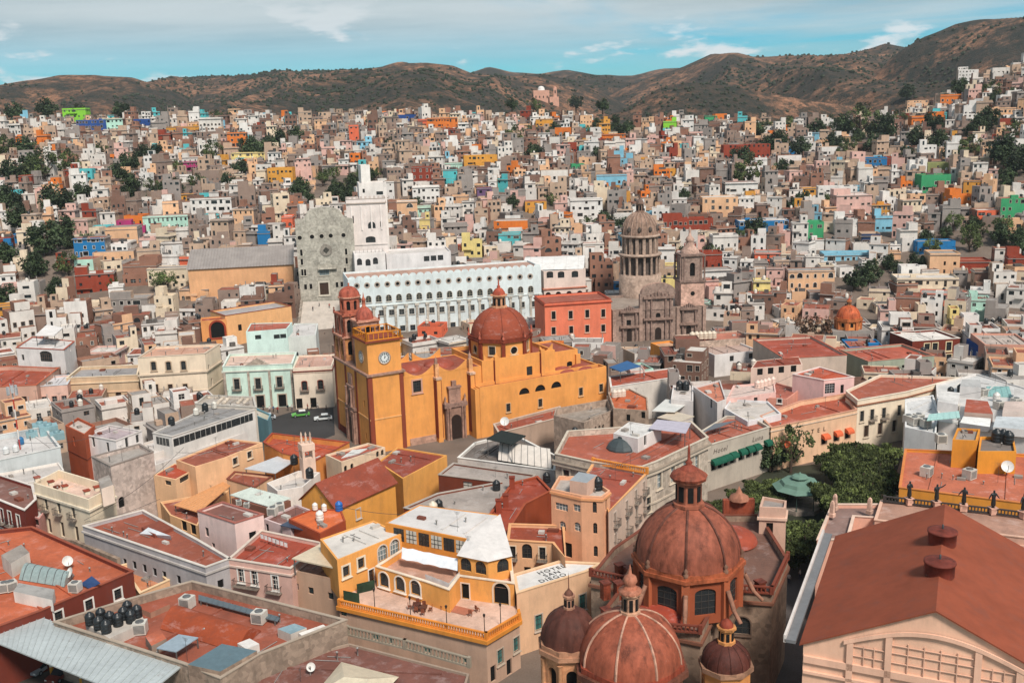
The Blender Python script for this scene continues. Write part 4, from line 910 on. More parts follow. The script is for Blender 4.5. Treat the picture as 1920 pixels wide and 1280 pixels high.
BL('sign_roof_building', 'low hotel building whose white roof is painted with big letters', 'hotel', poly([(969, 1112), (1100, 1071), (1128, 1056), (1048, 1052), (963, 1077)], 9), 9, (226, 182, 146), (214, 210, 206), par=.15, cop=(228, 190, 152), rkind='plaster', wins=[('teal', 1.1, 2.2, 0, dict(fr=(190, 172, 156)), [(1010, 1166), (1096, 1126)])])
ST = bpy.data.objects['sign_roof_building']; a, b = P(975, 1104, 8.9), P(1090, 1071, 8.9); ex = (b - a).normalized(); upv = Vector((-ex.y, ex.x, 0))
for k, wd in enumerate(('HOTEL', 'SAN', 'DIEGO')):
    p = P(1034, 1067.5, 8.87) - upv * 1.12 * k - ex * .6 * k; lettering(wd, ST, p, ex, upv, 1.2, (24, 24, 26))
BL('peach_hotel_block', 'peach hotel block with an arched window and small balconies', 'hotel', poly([(951, 1013), (1036, 1018), (1060, 1046), (1058, 985), (955, 982)], 10.3), 10.3, (228, 178, 138), (150, 72, 50), par=.4, cop=(226, 168, 120), wins=[('glass', 1.5, 2.3, 1, dict(nx=2), [(988, 1033)]), ('glass', .9, 1.9, 0, dict(fr=CREAM, bal=1.5), [(961, 1035), (1017, 1037)]), ('dark', 1.0, 1.1, 0, {}, [(989, 1069)])])
T = BL('pink_tower_house', 'salmon tower house with arched slit windows and black tanks on top', 'house', poly([(1033, 916), (1090, 929), (1129, 931), (1144, 919), (1104, 893), (1048, 891)], 16), 16, (228, 170, 134), (180, 170, 162), zb=0, par=.6, bands=[(15.3, .35, .18, (224, 158, 112))],
       wins=[('sky', 2.2, 1.1, 0, dict(nx=4, ny=2, bars=WHITE), [(1053, 950)]), ('sky', 1.2, 1.1, 0, dict(nx=2, ny=2, bars=WHITE), [(1082, 952)]), ('sky', 1.1, 1.4, 1, dict(bars=WHITE), [(1055, 985), (1086, 988)]), ('glass', .6, 1.7, 1, {}, [(1115, 951), (1116, 990), (1117, 1033), (1137, 946)]), ('dark', 1.2, 2.3, 0, {}, [(1066, 1031)])])
tanks('the salmon tower house', 15.5, [(1106, 916), (1121, 917)], s=1.35)
mb = MB(); mb.prism(poly([(1068, 900), (1100, 905), (1120, 890), (1085, 884)], 17.6), 15.4, 17.6, surf((214, 176, 156)), topmat=surf((160, 164, 168), 'metal')); mb.build('roof_tank_room', T)
T = BL('balcony_wing', 'long pinkish-beige hotel wing with tiny balconies and a balustraded red roof', 'hotel', poly([(1141, 960), (1213, 888), (1112, 868), (1090, 904), (1130, 928)], 13.5), 13.5, (206, 178, 160), (150, 76, 60), par=.3, cop=(226, 166, 112),
       wins=[('glass', .9, 2.0, 0, dict(bal=1.4, fr=(200, 182, 168)), [(1153, 972), (1175, 950), (1192, 930), (1207, 914)]), ('glass', .9, 2.0, 0, dict(bal=1.4, fr=(200, 182, 168)), [(1154, 1012), (1176, 987), (1193, 965), (1208, 946)])])
balustrade(T, [P(x, y, 13.6).to_2d() for x, y in ((1213, 888), (1112, 869))], 13.6, (222, 142, 62), 1.0, .38)
# ------------------------------------------------------------------ stone palace, hotels along the garden
T = BL('stone_palace', 'grey carved-stone palace with rounded corner and red roof', 'palace', poly([(1041, 851), (1110, 866), (1170, 874), (1205, 875), (1230, 866), (1328, 820), (1296, 790), (1180, 800), (1064, 808)], 14), 14, (188, 172, 156), (162, 88, 68), par=1.0, cop=(200, 186, 168), wkind='stone', bands=[(12.2, .5, .45, (196, 180, 162)), (7.0, .3, .2, (196, 180, 162)), (12.8, .15, .6, (150, 136, 122))],
       wins=[('sky', 1.2, 2.6, 0, dict(fr=(208, 192, 172), ft=.3, bars=WHITE), [(1236, 900), (1261, 889), (1284, 878), (1306, 867)]), ('glass', 1.2, 2.4, 0, dict(fr=(208, 192, 172), ft=.3), [(1215, 945), (1062, 893)])])
p = P(1166, 838, 13.2); mb = MB(); mb.lathe((p.x, p.y, 13.0), [(2.7, 0), (2.7, .25), (2.4, .8), (1.5, 1.6), (.7, 1.95), (.7, 2.2), (.5, 2.35), (0, 2.4)], surf((70, 78, 80), 'metal'), 12, smooth=False); mb.build('dark_dome', T)
BL('roof_flat_white', 'white rooftop flat with small doors on the stone palace roof', 'house', poly([(1150, 812), (1196, 822), (1240, 800), (1180, 790)], 15.6), 15.6, (222, 216, 212), (200, 196, 192), zb=13, par=.2, wins=[('dark', .8, 1.8, 0, {}, [(1210, 822)])], occ=False)
slab('patchwork_canopy', 'patchwork blue and red tarpaulin canopy on the palace roof', 'canopy', [(1216, 803), (1286, 812), (1296, 792), (1232, 786)], 16, (176, 170, 182), 'cloth', .08, posts=13)
BL('hotel_luna', 'low grey hotel front with green awnings facing the garden trees', 'hotel', poly([(1326, 836), (1443, 801), (1410, 782), (1362, 780), (1296, 820)], 9), 9, (182, 170, 156), (160, 88, 68), par=.5, cop=(196, 184, 168), bands=[(5.9, .2, .15, (196, 182, 166))],
   wins=[('dark', 1.15, 2.0, 0, dict(aw=(28, 84, 66)), [(1338, 872), (1350, 868), (1361, 864), (1373, 859), (1389, 853), (1403, 848), (1416, 844), (1437, 836)])])
HL = bpy.data.objects['hotel_luna']; a, b = P(1326, 836, 9), P(1443, 801, 9); ex = (b - a).normalized(); nn = Vector((ex.y, -ex.x, 0))
for wd, t in (('Hotel', .2), ('Luna', .8)): lettering(wd, HL, a.lerp(b, t) + nn * .05 + Vector((0, 0, -1.5)), ex, (0, 0, 1), 1.35, (112, 102, 96), .25)
slab('dark_glass_roof', 'grey sloping glass roof strip above the green-awning hotel', 'skylight', [(1316, 810), (1350, 800), (1380, 788), (1340, 794)], 10, (92, 94, 100), 'plastic', posts=8.5, zb=8.5)
BL('hotel_peach', 'peach hotel with black capital letters and potted parapet', 'hotel', poly([(1446, 802), (1607, 768), (1586, 738), (1500, 752), (1425, 780)], 9), 9, (228, 186, 152), (166, 84, 62), par=.9, cop=(206, 150, 124), bands=[(8.2, .2, .15, (214, 190, 168))],
   wins=[('dark', 1.1, 1.9, 1, dict(aw=(206, 100, 64)), [(1568, 818), (1589, 813), (1545, 824), (1470, 838)])])
HP = bpy.data.objects['hotel_peach']; a, b = P(1446, 802, 9), P(1607, 768, 9); ex = (b - a).normalized(); nn = Vector((ex.y, -ex.x, 0)); ps = OCC[-1][0]
for ch, x in (('H', 1501), ('O', 1513), ('T', 1524), ('E', 1535), ('L', 1546)):
    i, u, z, L = hit(ps, 0, 9, x, 798 - (x - 1501) * .17); e = ps[(i + 1) % len(ps)] - ps[i]; e.normalize(); c = ps[i] + e * u; lettering(ch, HP, (c.x + nn.x * .05, c.y + nn.y * .05, 6.4), (e.x, e.y, 0), (0, 0, 1), 1.25, (30, 28, 28))
BL('cream_corner_building', 'cream two-storey building with balcony windows and long red roof', 'building', poly([(1608, 751), (1700, 735), (1800, 708), (1650, 703), (1586, 733)], 10.5), 10.5, (230, 212, 188), (158, 86, 66), par=.4, cop=(226, 210, 190), bands=[(9.3, .25, .25, (150, 100, 76))],
   wins=[('glass', 1.0, 2.3, 0, dict(fr=(206, 190, 170)), [(1616, 780), (1686, 769)]), ('glass', 1.0, 2.3, 0, dict(bal=1.8, fr=(206, 190, 170)), [(1635, 777), (1657, 774)]), ('door', 1.2, 2.5, 0, dict(fr=(206, 190, 170)), [(1624, 808), (1650, 803), (1677, 798)])])
BL('pink_white_cube', 'pink and white cube house with bright red roof and big grid window', 'house', poly([(1486, 702), (1545, 713), (1602, 707), (1536, 688)], 12.5), 12.5, (226, 186, 180), (178, 84, 58), par=.15, cop=(226, 206, 198), wins=[('glass', 2.4, 2.2, 0, dict(nx=4, ny=4, bars=(190, 190, 190)), [(1556, 728)]), ('dark', .8, 1.9, 0, {}, [(1579, 729)])])
BL('pergola_house', 'pale house with a rust tiled pergola roof on white columns', 'house', poly([(1408, 690), (1505, 683), (1498, 668), (1418, 676)], 10), 10, (214, 186, 170), (138, 66, 48), par=.05, wins=[('dark', 1.4, 1.6, 0, {}, [(1425, 697), (1445, 695), (1465, 693), (1488, 690)])])
BL('salmon_court_house', 'salmon house with square windows below the pink cube', 'house', poly([(1400, 742), (1476, 748), (1500, 730), (1440, 712), (1395, 722)], 9), 9, (216, 150, 130), (160, 92, 76), par=.5, wins=[('glass', .9, .9, 0, dict(fr=WHITE), [(1462, 741), (1476, 744)])])
BL('pink_flat_house', 'pale pink house with cylinder tanks on its roof', 'house', poly([(1362, 748), (1455, 735), (1452, 716), (1375, 722)], 10), 10, (226, 184, 174), (200, 176, 166), par=.3, wins=[('glass', .9, .8, 0, {}, [(1417, 748), (1440, 750)])])
tanks('the pale pink flat-roofed house', 9.7, [(1420, 727), (1427, 726), (1434, 724), (1441, 722), (1449, 720)], (218, 190, 176), 1.2)
BL('chalk_white_house', 'chalk white house with blank walls above the green-awning hotel', 'house', poly([(1358, 765), (1402, 790), (1465, 775), (1440, 752), (1370, 748)], 9.5), 9.5, (218, 214, 214), (196, 186, 178), par=.4)
BL('grey_tank_house', 'grey house with a green water drum between white canopies', 'house', poly([(1300, 725), (1345, 755), (1362, 748), (1350, 712)], 11), 11, (200, 192, 188), (186, 116, 92), par=.4, wins=[('dark', .9, 1.9, 0, {}, [(1334, 739)])])
BL('brown_stone_house', 'brown stone house with round tanks and orange roof patch', 'house', poly([(1150, 765), (1216, 770), (1214, 745), (1180, 728), (1140, 735)], 11), 11, (170, 146, 128), (186, 96, 58), par=.3, wkind='stone', wins=[('dark', .8, 1.4, 0, {}, [(1178, 783), (1206, 778)])])
tanks('the brown stone house', 10.7, [(1152, 745), (1160, 744), (1168, 743)], (206, 190, 174), 1.2)
T = BL('ruined_stone_house', 'roofless old stone house with three tiny arches', 'house', poly([(1038, 778), (1095, 792), (1150, 768), (1140, 748), (1042, 765)], 10), 10, (170, 148, 132), (150, 136, 124), par=1.4, wkind='stone', wins=[('dark', .7, 1.6, 1, {}, [(1117, 806), (1124, 804), (1131, 802)])])
slab('white_canopy', 'pale sheet canopy between grey houses above the garden hotel', 'canopy', [(1222, 770), (1265, 772), (1292, 754), (1248, 748)], 9, (214, 212, 206), 'metal', posts=5)
slab('beige_canopy', 'beige sheet canopy below the pale sheet canopy', 'canopy', [(1232, 782), (1275, 790), (1302, 780), (1262, 770)], 8.5, (206, 190, 170), 'metal', posts=5)
BL('black_tank_house', 'white house with a pair of black tanks beside rust roofs', 'house', poly([(1258, 748), (1300, 752), (1300, 722), (1262, 722)], 10), 10, (218, 210, 206), (200, 190, 184), par=.3); tanks('the white house beside rust roofs', 9.8, [(1274, 730), (1286, 731)], s=1.4)
BL('red_long_roof', 'long red-roofed range with white eaves beside the yellow basilica', 'building', poly([(1145, 726), (1276, 706), (1262, 690), (1142, 706)], 9), 9, (216, 206, 196), (160, 76, 54), par=.1, cop=(220, 212, 204))
slab('blue_awning_roof', 'blue awning over a black rooftop bar', 'canopy', [(1142, 688), (1163, 696), (1202, 686), (1176, 676)], 11.5, (52, 92, 136), 'cloth', .15, posts=8.7, zb=8.7)
BL('vault_terrace_building', 'grey terrace building carrying a white translucent barrel vault', 'building', poly([(858, 858), (1040, 882), (1044, 855), (960, 812), (890, 830)], 8), 8, (214, 206, 198), (110, 100, 94), par=.4, cop=(226, 220, 212))
vault('barrel_canopy', 'white translucent barrel vault canopy with dark ribs', 'canopy', [(934, 862), (1034, 878), (1030, 850), (942, 836)], 8, 2.2, (210, 200, 190), 'cloth', ribs=8)
slab('black_bar_canopy', 'black flat canopy over the rooftop bar terrace', 'canopy', [(912, 822), (960, 833), (986, 816), (940, 806)], 11.5, (36, 42, 40), 'cloth', .15, posts=8)
dish('the rooftop bar terrace', 9, [(947, 803)], 1.8); tanks('the rooftop bar terrace', 8, [(1078, 815), (1070, 820)], s=1.1)
BL('rust_low_range', 'low rust-roofed range along the foot of the yellow basilica', 'building', poly([(935, 812), (1060, 780), (1050, 762), (925, 795)], 5), 5, (176, 150, 132), (150, 78, 60), par=.5, cop=(196, 176, 160))
# ------------------------------------------------------------------ right: white and yellow roofs, theatre front with statues
BL('white_plant_house', 'white house cluttered with coolers behind the yellow roof', 'building', poly([(1697, 800), (1755, 812), (1760, 770), (1750, 740), (1697, 748)], 10), 10, (218, 216, 214), (198, 196, 194), par=.5)
BL('white_roof_hall', 'wide hall with pale metal roof and green glass skylight', 'building', poly([(1760, 790), (1930, 815), (1935, 730), (1830, 700), (1755, 720)], 10.5), 10.5, (214, 208, 204), (206, 202, 198), par=.3, rkind='metal')
T = bpy.data.objects['white_roof_hall']
for q_, z_, c_, t_ in (([(1808, 772), (1862, 776), (1852, 752), (1812, 748)], 12.0, (176, 150, 138), (160, 82, 62)), ([(1758, 752), (1796, 758), (1800, 736), (1764, 732)], 12.4, (224, 218, 214), (206, 202, 198)), ([(1862, 800), (1932, 806), (1930, 782), (1868, 780)], 11.6, (206, 202, 200), (186, 190, 192)), ([(1800, 792), (1856, 800), (1858, 784), (1806, 780)], 11.2, (150, 146, 146), (226, 224, 220)), ([(1880, 770), (1930, 772), (1928, 752), (1884, 752)], 12.2, (214, 196, 186), (196, 176, 166)), ([(1800, 724), (1840, 726), (1838, 712), (1804, 711)], 12.6, (196, 192, 190), (170, 168, 166)), ([(1900, 744), (1930, 746), (1928, 730), (1902, 728)], 11.8, (226, 220, 216), (190, 186, 182))):
    mb = MB(); mb.prism(poly(q_, z_), 10.15, z_, surf(c_), topmat=surf(t_, 'roof')); mb.build('roof_shed', T)
acu('the pale metal hall', 10.2, [(1775, 768), (1790, 772), (1872, 766), (1842, 742), (1905, 760)], 1.5); tanks('the pale metal hall', 10.2, [(1868, 752), (1790, 762)], (206, 202, 196), 1.3)
slab('teal_skylight', 'pale teal skylight panes on the pale metal hall', 'skylight', [(1852, 742), (1898, 744), (1892, 724), (1850, 724)], 10.32, (126, 170, 166), 'plastic', ribs=4, zb=10.5)
slab('teal_lean_to', 'pale teal glass lean-to roof over the cooler yard', 'skylight', [(1738, 788), (1800, 782), (1798, 770), (1742, 776)], 12, (160, 196, 190), 'plastic', ribs=5, posts=10)
acu('the cooler yard of the white house', 9.6, [(1703, 792), (1714, 796), (1722, 790), (1735, 800)], 1.5); tanks('the pale metal hall', 10.3, [(1800, 735), (1782, 740)], s=1.2)
YB = (222, 148, 60)
T = BL('yellow_roof_building', 'yellow building with orange roof deck behind the bronze statues', 'building', poly([(1686, 914), (1930, 945), (1930, 852), (1697, 842)], 10), 10, YB, (182, 104, 78), par=.4, cop=(206, 126, 70))
BL('yellow_screen_block', 'tall blank yellow block on the orange roof deck', 'building', poly([(1786, 824), (1832, 826), (1838, 804), (1795, 802)], 14.5), 14.5, (216, 142, 52), (150, 140, 132), zb=9.6, par=.4, occ=False)
BL('yellow_tank_block', 'wide yellow block with black tanks and cloth on its roof', 'building', poly([(1834, 846), (1906, 846), (1900, 818), (1838, 818)], 13.5), 13.5, (220, 146, 54), (120, 110, 104), zb=9.6, par=.5, occ=False)
tanks('the wide yellow block', 13, [(1868, 828), (1880, 829), (1890, 832)], s=1.6); tanks('the orange roof deck', 9.6, [(1802, 868), (1818, 873)], s=1.7)
acu('the orange roof deck', 9.6, [(1737, 892), (1817, 897), (1764, 830)], 1.6); dish('the orange roof deck', 9.6, [(1887, 892)], 2)
T = BL('theatre_portico', 'pink stone theatre portico with balustrade below bronze statues', 'theatre', poly([(1652, 938), (1935, 972), (1935, 1010), (1640, 975)], 13), 13, (206, 160, 140), (170, 130, 112), par=.05, cop=(214, 172, 150), bands=[(11.6, .4, .3, (206, 166, 146))])
q = [P(x, y, 13.15).to_2d() for x, y in ((1658, 940), (1705, 945), (1755, 951), (1806, 957), (1861, 963), (1925, 971))]
balustrade(T, q, 13.15, (64, 58, 56), .9, .4)
BR = surf((30, 30, 32), 'plastic')
def statue(p, arm, rz, label, group):
    T = thing('bronze_statue', label, 'statue', p, group); T.rotation_euler = (0, 0, rz)
    b = MB(); b.box((0, 0, .45), (.95, .95, .9), surf((206, 160, 140), 'stone')); b.box((0, 0, .95), (1.1, 1.1, .12), surf((206, 160, 140), 'stone'))
    o = bpy.data.objects.new('pedestal', b.mesh('pedestal')); COL.objects.link(o); o.parent = T
    me = bpy.data.meshes.new('figure')
    V = [(0, 0, 1.05), (0, 0, 1.7), (0, 0, 2.35), (0, 0, 2.95), (0, 0, 3.2), (0, -.02, 3.4), (0, -.02, 3.58)]; E_ = [(k, k + 1) for k in range(6)]; rad = [.40, .34, .27, .3, .12, .17, .13]
    for s, (el, ha) in zip((-1, 1), arm):
        i = len(V); V += [(s * .32, 0, 3.0), (s * el[0], el[1], el[2]), (s * ha[0], ha[1], ha[2])]; rad += [.14, .11, .08]; E_ += [(3, i), (i, i + 1), (i + 1, i + 2)]
    me.from_pydata(V, E_, [])
    me.materials.append(BR); o = bpy.data.objects.new('figure', me); COL.objects.link(o); o.parent = T
    md = o.modifiers.new('skin', 'SKIN'); md.use_smooth_shade = True
    for i, r in enumerate(rad): me.skin_vertices[0].data[i].radius = (r, r * .85); me.skin_vertices[0].data[i].use_root = i == 0
    sb = o.modifiers.new('sub', 'SUBSURF'); sb.levels = 2; sb.render_levels = 2
DN = ((.42, -.05, 2.6), (.3, -.3, 2.45)); UPA = ((.7, -.1, 3.15), (1.2, -.2, 3.55)); OUT = ((.55, 0, 2.65), (.8, -.1, 2.3)); FW = ((.42, -.1, 2.55), (.2, -.4, 2.8))
for (x, y), arm, rz, lab in (((1704, 945), (DN, FW), .2, 'bronze statue with both arms folded close to its robe'), ((1755, 951), (DN, UPA), .1, 'bronze statue stretching one arm upward and out'), ((1806, 957), (OUT, FW), -.3, 'bronze statue with one hand resting on its hip'), ((1861, 963), (OUT, OUT), .1, 'bronze statue with both arms held out low'), ((1917, 970), (OUT, OUT), .5, 'bronze statue cut by the edge beside the yellow block')):
    statue(P(x, y, 13.1), arm, rz, lab, 'muses on the theatre portico')
T, ps = gable('theatre_hall', 'salmon theatre hall with a huge plain rust-red gabled roof', 'theatre', [(1755, 1141), (1772, 946)], [(1484, 1237), (1592, 966)], 24, 18.3, (234, 186, 158), (138, 70, 48), rkind='plaster')
r0, r1 = P(1755, 1141, 24), P(1772, 946, 24); ax = (r1 - r0).to_2d().normalized(); nv = Vector((ax.y, -ax.x)); c0 = r0.to_2d()
for px, py in ((1766, 994), (1761, 1051)):
    t = (P(px, py, 25).to_2d() - c0).dot(ax); c = c0 + ax * t; mb = MB(); mb.lathe((c.x, c.y, 23.5), [(1.45, 0), (1.45, 1.3), (1.55, 1.32), (1.55, 1.5), (1.35, 1.52), (0, 1.75)], surf((120, 54, 42), 'dome'), 24); mb.lathe((c.x, c.y, 25.2), [(.12, 0), (.1, .5), (0, .55)], surf(CHAR, 'plastic'), 6); mb.build('roof_vent', T)
E0 = [P(1484, 1237, 18.3), P(1592, 966, 18.3)]; d2 = nv * (-1 if (E0[0].to_2d() - c0).dot(nv) < 0 else 1); hw = abs((E0[0].to_2d() - c0).dot(nv))
mb = MB(); a = c0 + d2 * (hw + .75); b = a + ax * (r1 - r0).length; e = b - a; mb.box(((a.x + b.x) / 2, (a.y + b.y) / 2, 18.2), (e.length + .6, 1.1, .35), surf((120, 120, 122), 'metal'), atan2(e.y, e.x)); mb.box(((a.x + b.x) / 2 + d2.x * .5, (a.y + b.y) / 2 + d2.y * .5, 18.4), (e.length + .6, .25, .8), surf((206, 196, 190)), atan2(e.y, e.x)); mb.build('gutter', T)
fo = c0 - ax * .12; gm = surf((232, 184, 158))
def gb(s0, s1, z0, z1, name='moulding', dep=.3):
    mb = MB(); m_ = fo + d2 * -((s0 + s1) / 2); mb.box((m_.x, m_.y, (z0 + z1) / 2), (abs(s1 - s0), dep, z1 - z0), gm, atan2(d2.y, d2.x)); mb.build(name, T)
for s in (-7.4, -3.9, 3.9, 7.4): gb(s - .3, s + .3, 8, 20.6 if abs(s) < 5 else 19.2, 'pilaster')
gb(-hw + .6, hw - .6, 16.2, 16.9); gb(-hw + .6, hw - .6, 12.0, 12.5); gb(-hw + .6, hw - .6, 15.0, 15.3)
for lo, hi in ((-7.1, -4.2), (-3.6, 3.6), (4.2, 7.1)):
    n = 5 if hi - lo > 4 else 3
    for k in range(1, n): gb(lo + (hi - lo) * k / n - .035, lo + (hi - lo) * k / n + .035, 16.9, 20.0 if hi - lo > 4 else 19.0, 'grid_bar', .1)
    for z in (17.8, 18.8, 19.6)[:3 if hi - lo > 4 else 2]: gb(lo, hi, z, z + .07, 'grid_bar', .09)
mb = MB(); pts = [(-8 + 16 * k / 20, 18.9 + 2.2 * sin(pi * k / 20)) for k in range(21)]
for (s0, z0), (s1, z1) in zip(pts, pts[1:]):
    u, v = fo - d2 * s0, fo - d2 * s1; o = -ax * .2; mb.face([(u.x, u.y, z0), (v.x, v.y, z1), (v.x + o.x, v.y + o.y, z1), (u.x + o.x, u.y + o.y, z0)], gm); mb.face([(u.x + o.x, u.y + o.y, z0), (v.x + o.x, v.y + o.y, z1), (v.x + o.x, v.y + o.y, z1 + .4), (u.x + o.x, u.y + o.y, z0 + .4)], gm); mb.face([(u.x + o.x, u.y + o.y, z0 + .4), (v.x + o.x, v.y + o.y, z1 + .4), (v.x, v.y, z1 + .4), (u.x, u.y, z0 + .4)], gm)
mb.build('arch_moulding', T)
T = BL('theatre_annex', 'low salmon theatre annex with brown roof and pale obelisk finials', 'theatre', poly([(1532, 1012), (1590, 1012), (1602, 968), (1660, 972), (1655, 945), (1560, 945)], 12.5), 12.5, (226, 172, 150), (134, 108, 100), par=.5, cop=(216, 186, 168))
for x, y in ((1565, 955), (1630, 962), (1560, 968)):
    p = P(x, y, 12.5); mb = MB(); mb.lathe((p.x, p.y, 12.5), [(.55, 0), (.55, .5), (.42, .55), (.34, 2.0), (.2, 2.35), (0, 2.5)], surf((216, 176, 156), 'stone'), 4, smooth=False); mb.build('finial', T)
# ------------------------------------------------------------------ row on the plaza, left of the basilica
BL('cream_mansion', 'cream three-storey mansion with arched top windows and long balcony', 'mansion', poly([(258, 671), (384, 663), (412, 645), (290, 650)], 14), 14, (228, 208, 184), (196, 150, 128), par=.5, cop=(206, 188, 168), bands=[(9.3, .35, .35, (196, 178, 158)), (4.6, .2, .15, (206, 188, 168))],
   wins=[('glass', 1.1, 2.2, .5, dict(fr=(176, 154, 132), ft=.25), [(288, 686), (316, 686), (344, 685)]), ('door', 1.1, 2.7, 0, dict(fr=(206, 184, 160), ft=.22), [(293, 730), (320, 730), (348, 729)]), ('door', 1.2, 2.6, 0, dict(fr=(206, 184, 160)), [(295, 757), (323, 757), (350, 756)]), ('glass', .9, 1.8, 0, {}, [(398, 715), (392, 690)])])
T = bpy.data.objects['cream_mansion']; i, u, z, L = hit(OCC[-1][0], 0, 14, 320, 742); ps = OCC[-1][0]; e = (ps[(i + 1) % 4] - ps[i]).normalized(); c = ps[i] + e * u; sub('balcony', balcony_mesh(11), T, (c.x, c.y, 4.95), atan2(e.y, e.x))
BL('beige_arcade_house', 'beige single-storey front with five tall dark doors and pediment', 'house', poly([(124, 709), (258, 703), (262, 684), (150, 688)], 9), 9, (206, 176, 144), (150, 144, 142), par=.7, cop=(228, 206, 178), bands=[(7.4, .25, .25, (224, 200, 170)), (4.9, .2, .2, (226, 190, 160))],
   wins=[('door', 1.35, 2.9, 0, dict(fr=(196, 166, 136)), [(151, 748), (175, 747), (199, 747), (223, 746), (247, 745)])])
BL('pink_blue_house', 'pale pink house with blue panels above three barred windows', 'house', poly([(68, 725), (126, 721), (138, 702), (86, 706)], 8.5), 8.5, (220, 180, 164), (206, 200, 200), par=.3, cop=(196, 196, 198), wins=[('glass', 1.1, 2.3, 0, dict(fr=(190, 150, 136), bars=(190, 186, 180)), [(84, 752), (103, 751), (121, 750)]), ('glass', 1.1, 1.8, 0, {}, [(86, 775), (105, 774), (122, 773)])])
BL('terracotta_court_house', 'brown house with open terracotta-roofed courtyard', 'house', poly([(-60, 728), (68, 722), (110, 690), (20, 686), (-60, 692)], 9.5), 9.5, (196, 156, 138), (158, 76, 54), par=1.0, cop=(186, 96, 66), wins=[('door', 1.2, 2.4, 0, {}, [(46, 752), (20, 755)])])
BL('white_villa', 'white villa with round-headed grid window and tiled eaves', 'house', poly([(30, 652), (120, 656), (140, 640), (60, 632)], 12), 12, (226, 218, 214), (206, 200, 196), par=.2, cop=(170, 84, 62), wins=[('glass', 4.0, 3.0, .5, dict(nx=6, ny=3, bars=(110, 90, 76)), [(86, 668)]), ('glass', .8, 1.6, 0, {}, [(43, 670), (130, 640)])])
slab('villa_gable', 'white gabled dormer roof over the white villa terrace', 'roof', [(66, 628), (102, 628), (118, 614), (88, 608)], 15, (222, 216, 212), 'plaster', .3, posts=12)
T = BL('mint_palace', 'pale mint palace with stone pilasters, balconies and central pediment', 'palace', poly([(417, 688), (548, 682), (556, 660), (430, 664)], 11), 11, (204, 226, 212), (206, 176, 160), par=.5, cop=(214, 222, 212), bands=[(9.6, .3, .3, (206, 206, 194))],
       wins=[('glass', 1.3, 2.7, 0, dict(fr=(186, 172, 156), ft=.3, bal=2.4), [(444, 720), (484, 719), (524, 716)]), ('dark', 1.9, 3.2, 0, dict(fr=(186, 170, 154), ft=.3, sill=False), [(489, 760), (530, 756)]), ('glass', 1.0, 1.4, 0, {}, [(448, 757)])])
ps = OCC[-1][0]; i = hit(ps, 0, 11, 484, 719)[0]; A, B = ps[i], ps[(i + 1) % 4]; e = (B - A).normalized(); n = Vector((e.y, -e.x)); L = (B - A).length; sm = surf((176, 160, 146), 'stone')
for t in (.02, .36, .66, .98):
    c = A + e * L * t + n * .12; mb = MB(); mb.box((c.x, c.y, 4.8), (.55, .25, 9.6), sm, atan2(e.y, e.x)); mb.build('pilaster', T)
c = A + e * L * .5 + n * .1; mb = MB(); q = [c - e * 3, c + e * 3]; mb.face([(q[0].x, q[0].y, 11.15), (q[1].x, q[1].y, 11.15), (c.x, c.y, 12.9)], sm); o = -n * .5; mb.face([(q[0].x, q[0].y, 11.15), (c.x, c.y, 12.9), (c.x + o.x, c.y + o.y, 12.9), (q[0].x + o.x, q[0].y + o.y, 11.15)], sm); mb.face([(c.x, c.y, 12.9), (q[1].x, q[1].y, 11.15), (q[1].x + o.x, q[1].y + o.y, 11.15), (c.x + o.x, c.y + o.y, 12.9)], sm); mb.build('pediment', T)
BL('mint_upper_house', 'pale mint block with red roof rising behind the mint palace', 'house', poly([(461, 622), (538, 616), (548, 604), (470, 606)], 14.5), 14.5, (206, 226, 218), (166, 90, 72), par=.2, wins=[('glass', 1.6, 1.2, 0, {}, [(484, 632), (519, 631), (531, 630)])])
BL('red_trim_house', 'cream house with dark red trim and twin balconied windows', 'house', poly([(549, 690), (622, 686), (630, 664), (560, 666)], 10.5), 10.5, (228, 210, 190), (190, 150, 134), par=.4, bands=[(9.4, .25, .2, (120, 56, 46)), (9.0, .1, .1, (206, 180, 160))],
   wins=[('glass', 1.2, 2.3, .5, dict(fr=(150, 76, 62), bal=2.2), [(571, 723), (601, 721)]), ('dark', 1.5, 2.6, 0, {}, [(556, 758), (588, 757)])])
BL('white_slab_house', 'plain pale slab house beside the university stairs', 'house', poly([(536, 632), (592, 628), (596, 606), (552, 606)], 12), 12, (206, 208, 202), (196, 190, 186), par=.3)

# ------------------------------------------------------------------ domes and churches
def dome_prof(r, rise, n=10, k=1.0): return [(r * cos(pi / 2 * i / n) ** k, rise * sin(pi / 2 * i / n)) for i in range(n)] + [(0.02, rise)]
def dome(T, c, r, z, rise, col, ribs=8, ribc=(150, 110, 90), n=32, name='dome', rr=.14, a0=0.0, gore=False, kind='dome'):
    mb = MB(); pr = dome_prof(r, rise)
    if gore: rows = [[(c[0] + q * (1 + .035 * cos(ribs * 2 * pi * k / 64)) * cos(a0 + 2 * pi * k / 64), c[1] + q * (1 + .035 * cos(ribs * 2 * pi * k / 64)) * sin(a0 + 2 * pi * k / 64), z + h) for k in range(64)] for q, h in pr]; mb.grid(rows, surf(col, kind))
    else: mb.lathe((c[0], c[1], z), pr, surf(col, kind), n, a0)
    D = mb.build(name, T)
    if not gore:
        for k in range(ribs):
            a = a0 + 2 * pi * k / ribs; b = MB()
            pts = [Vector((c[0] + (q + .03) * cos(a), c[1] + (q + .03) * sin(a), z + h)) for q, h in pr]
            for u, v in zip(pts, pts[1:]): b.bar(u, v, rr, surf(ribc, 'dome'), 5)
            b.build('rib', T)
    return D
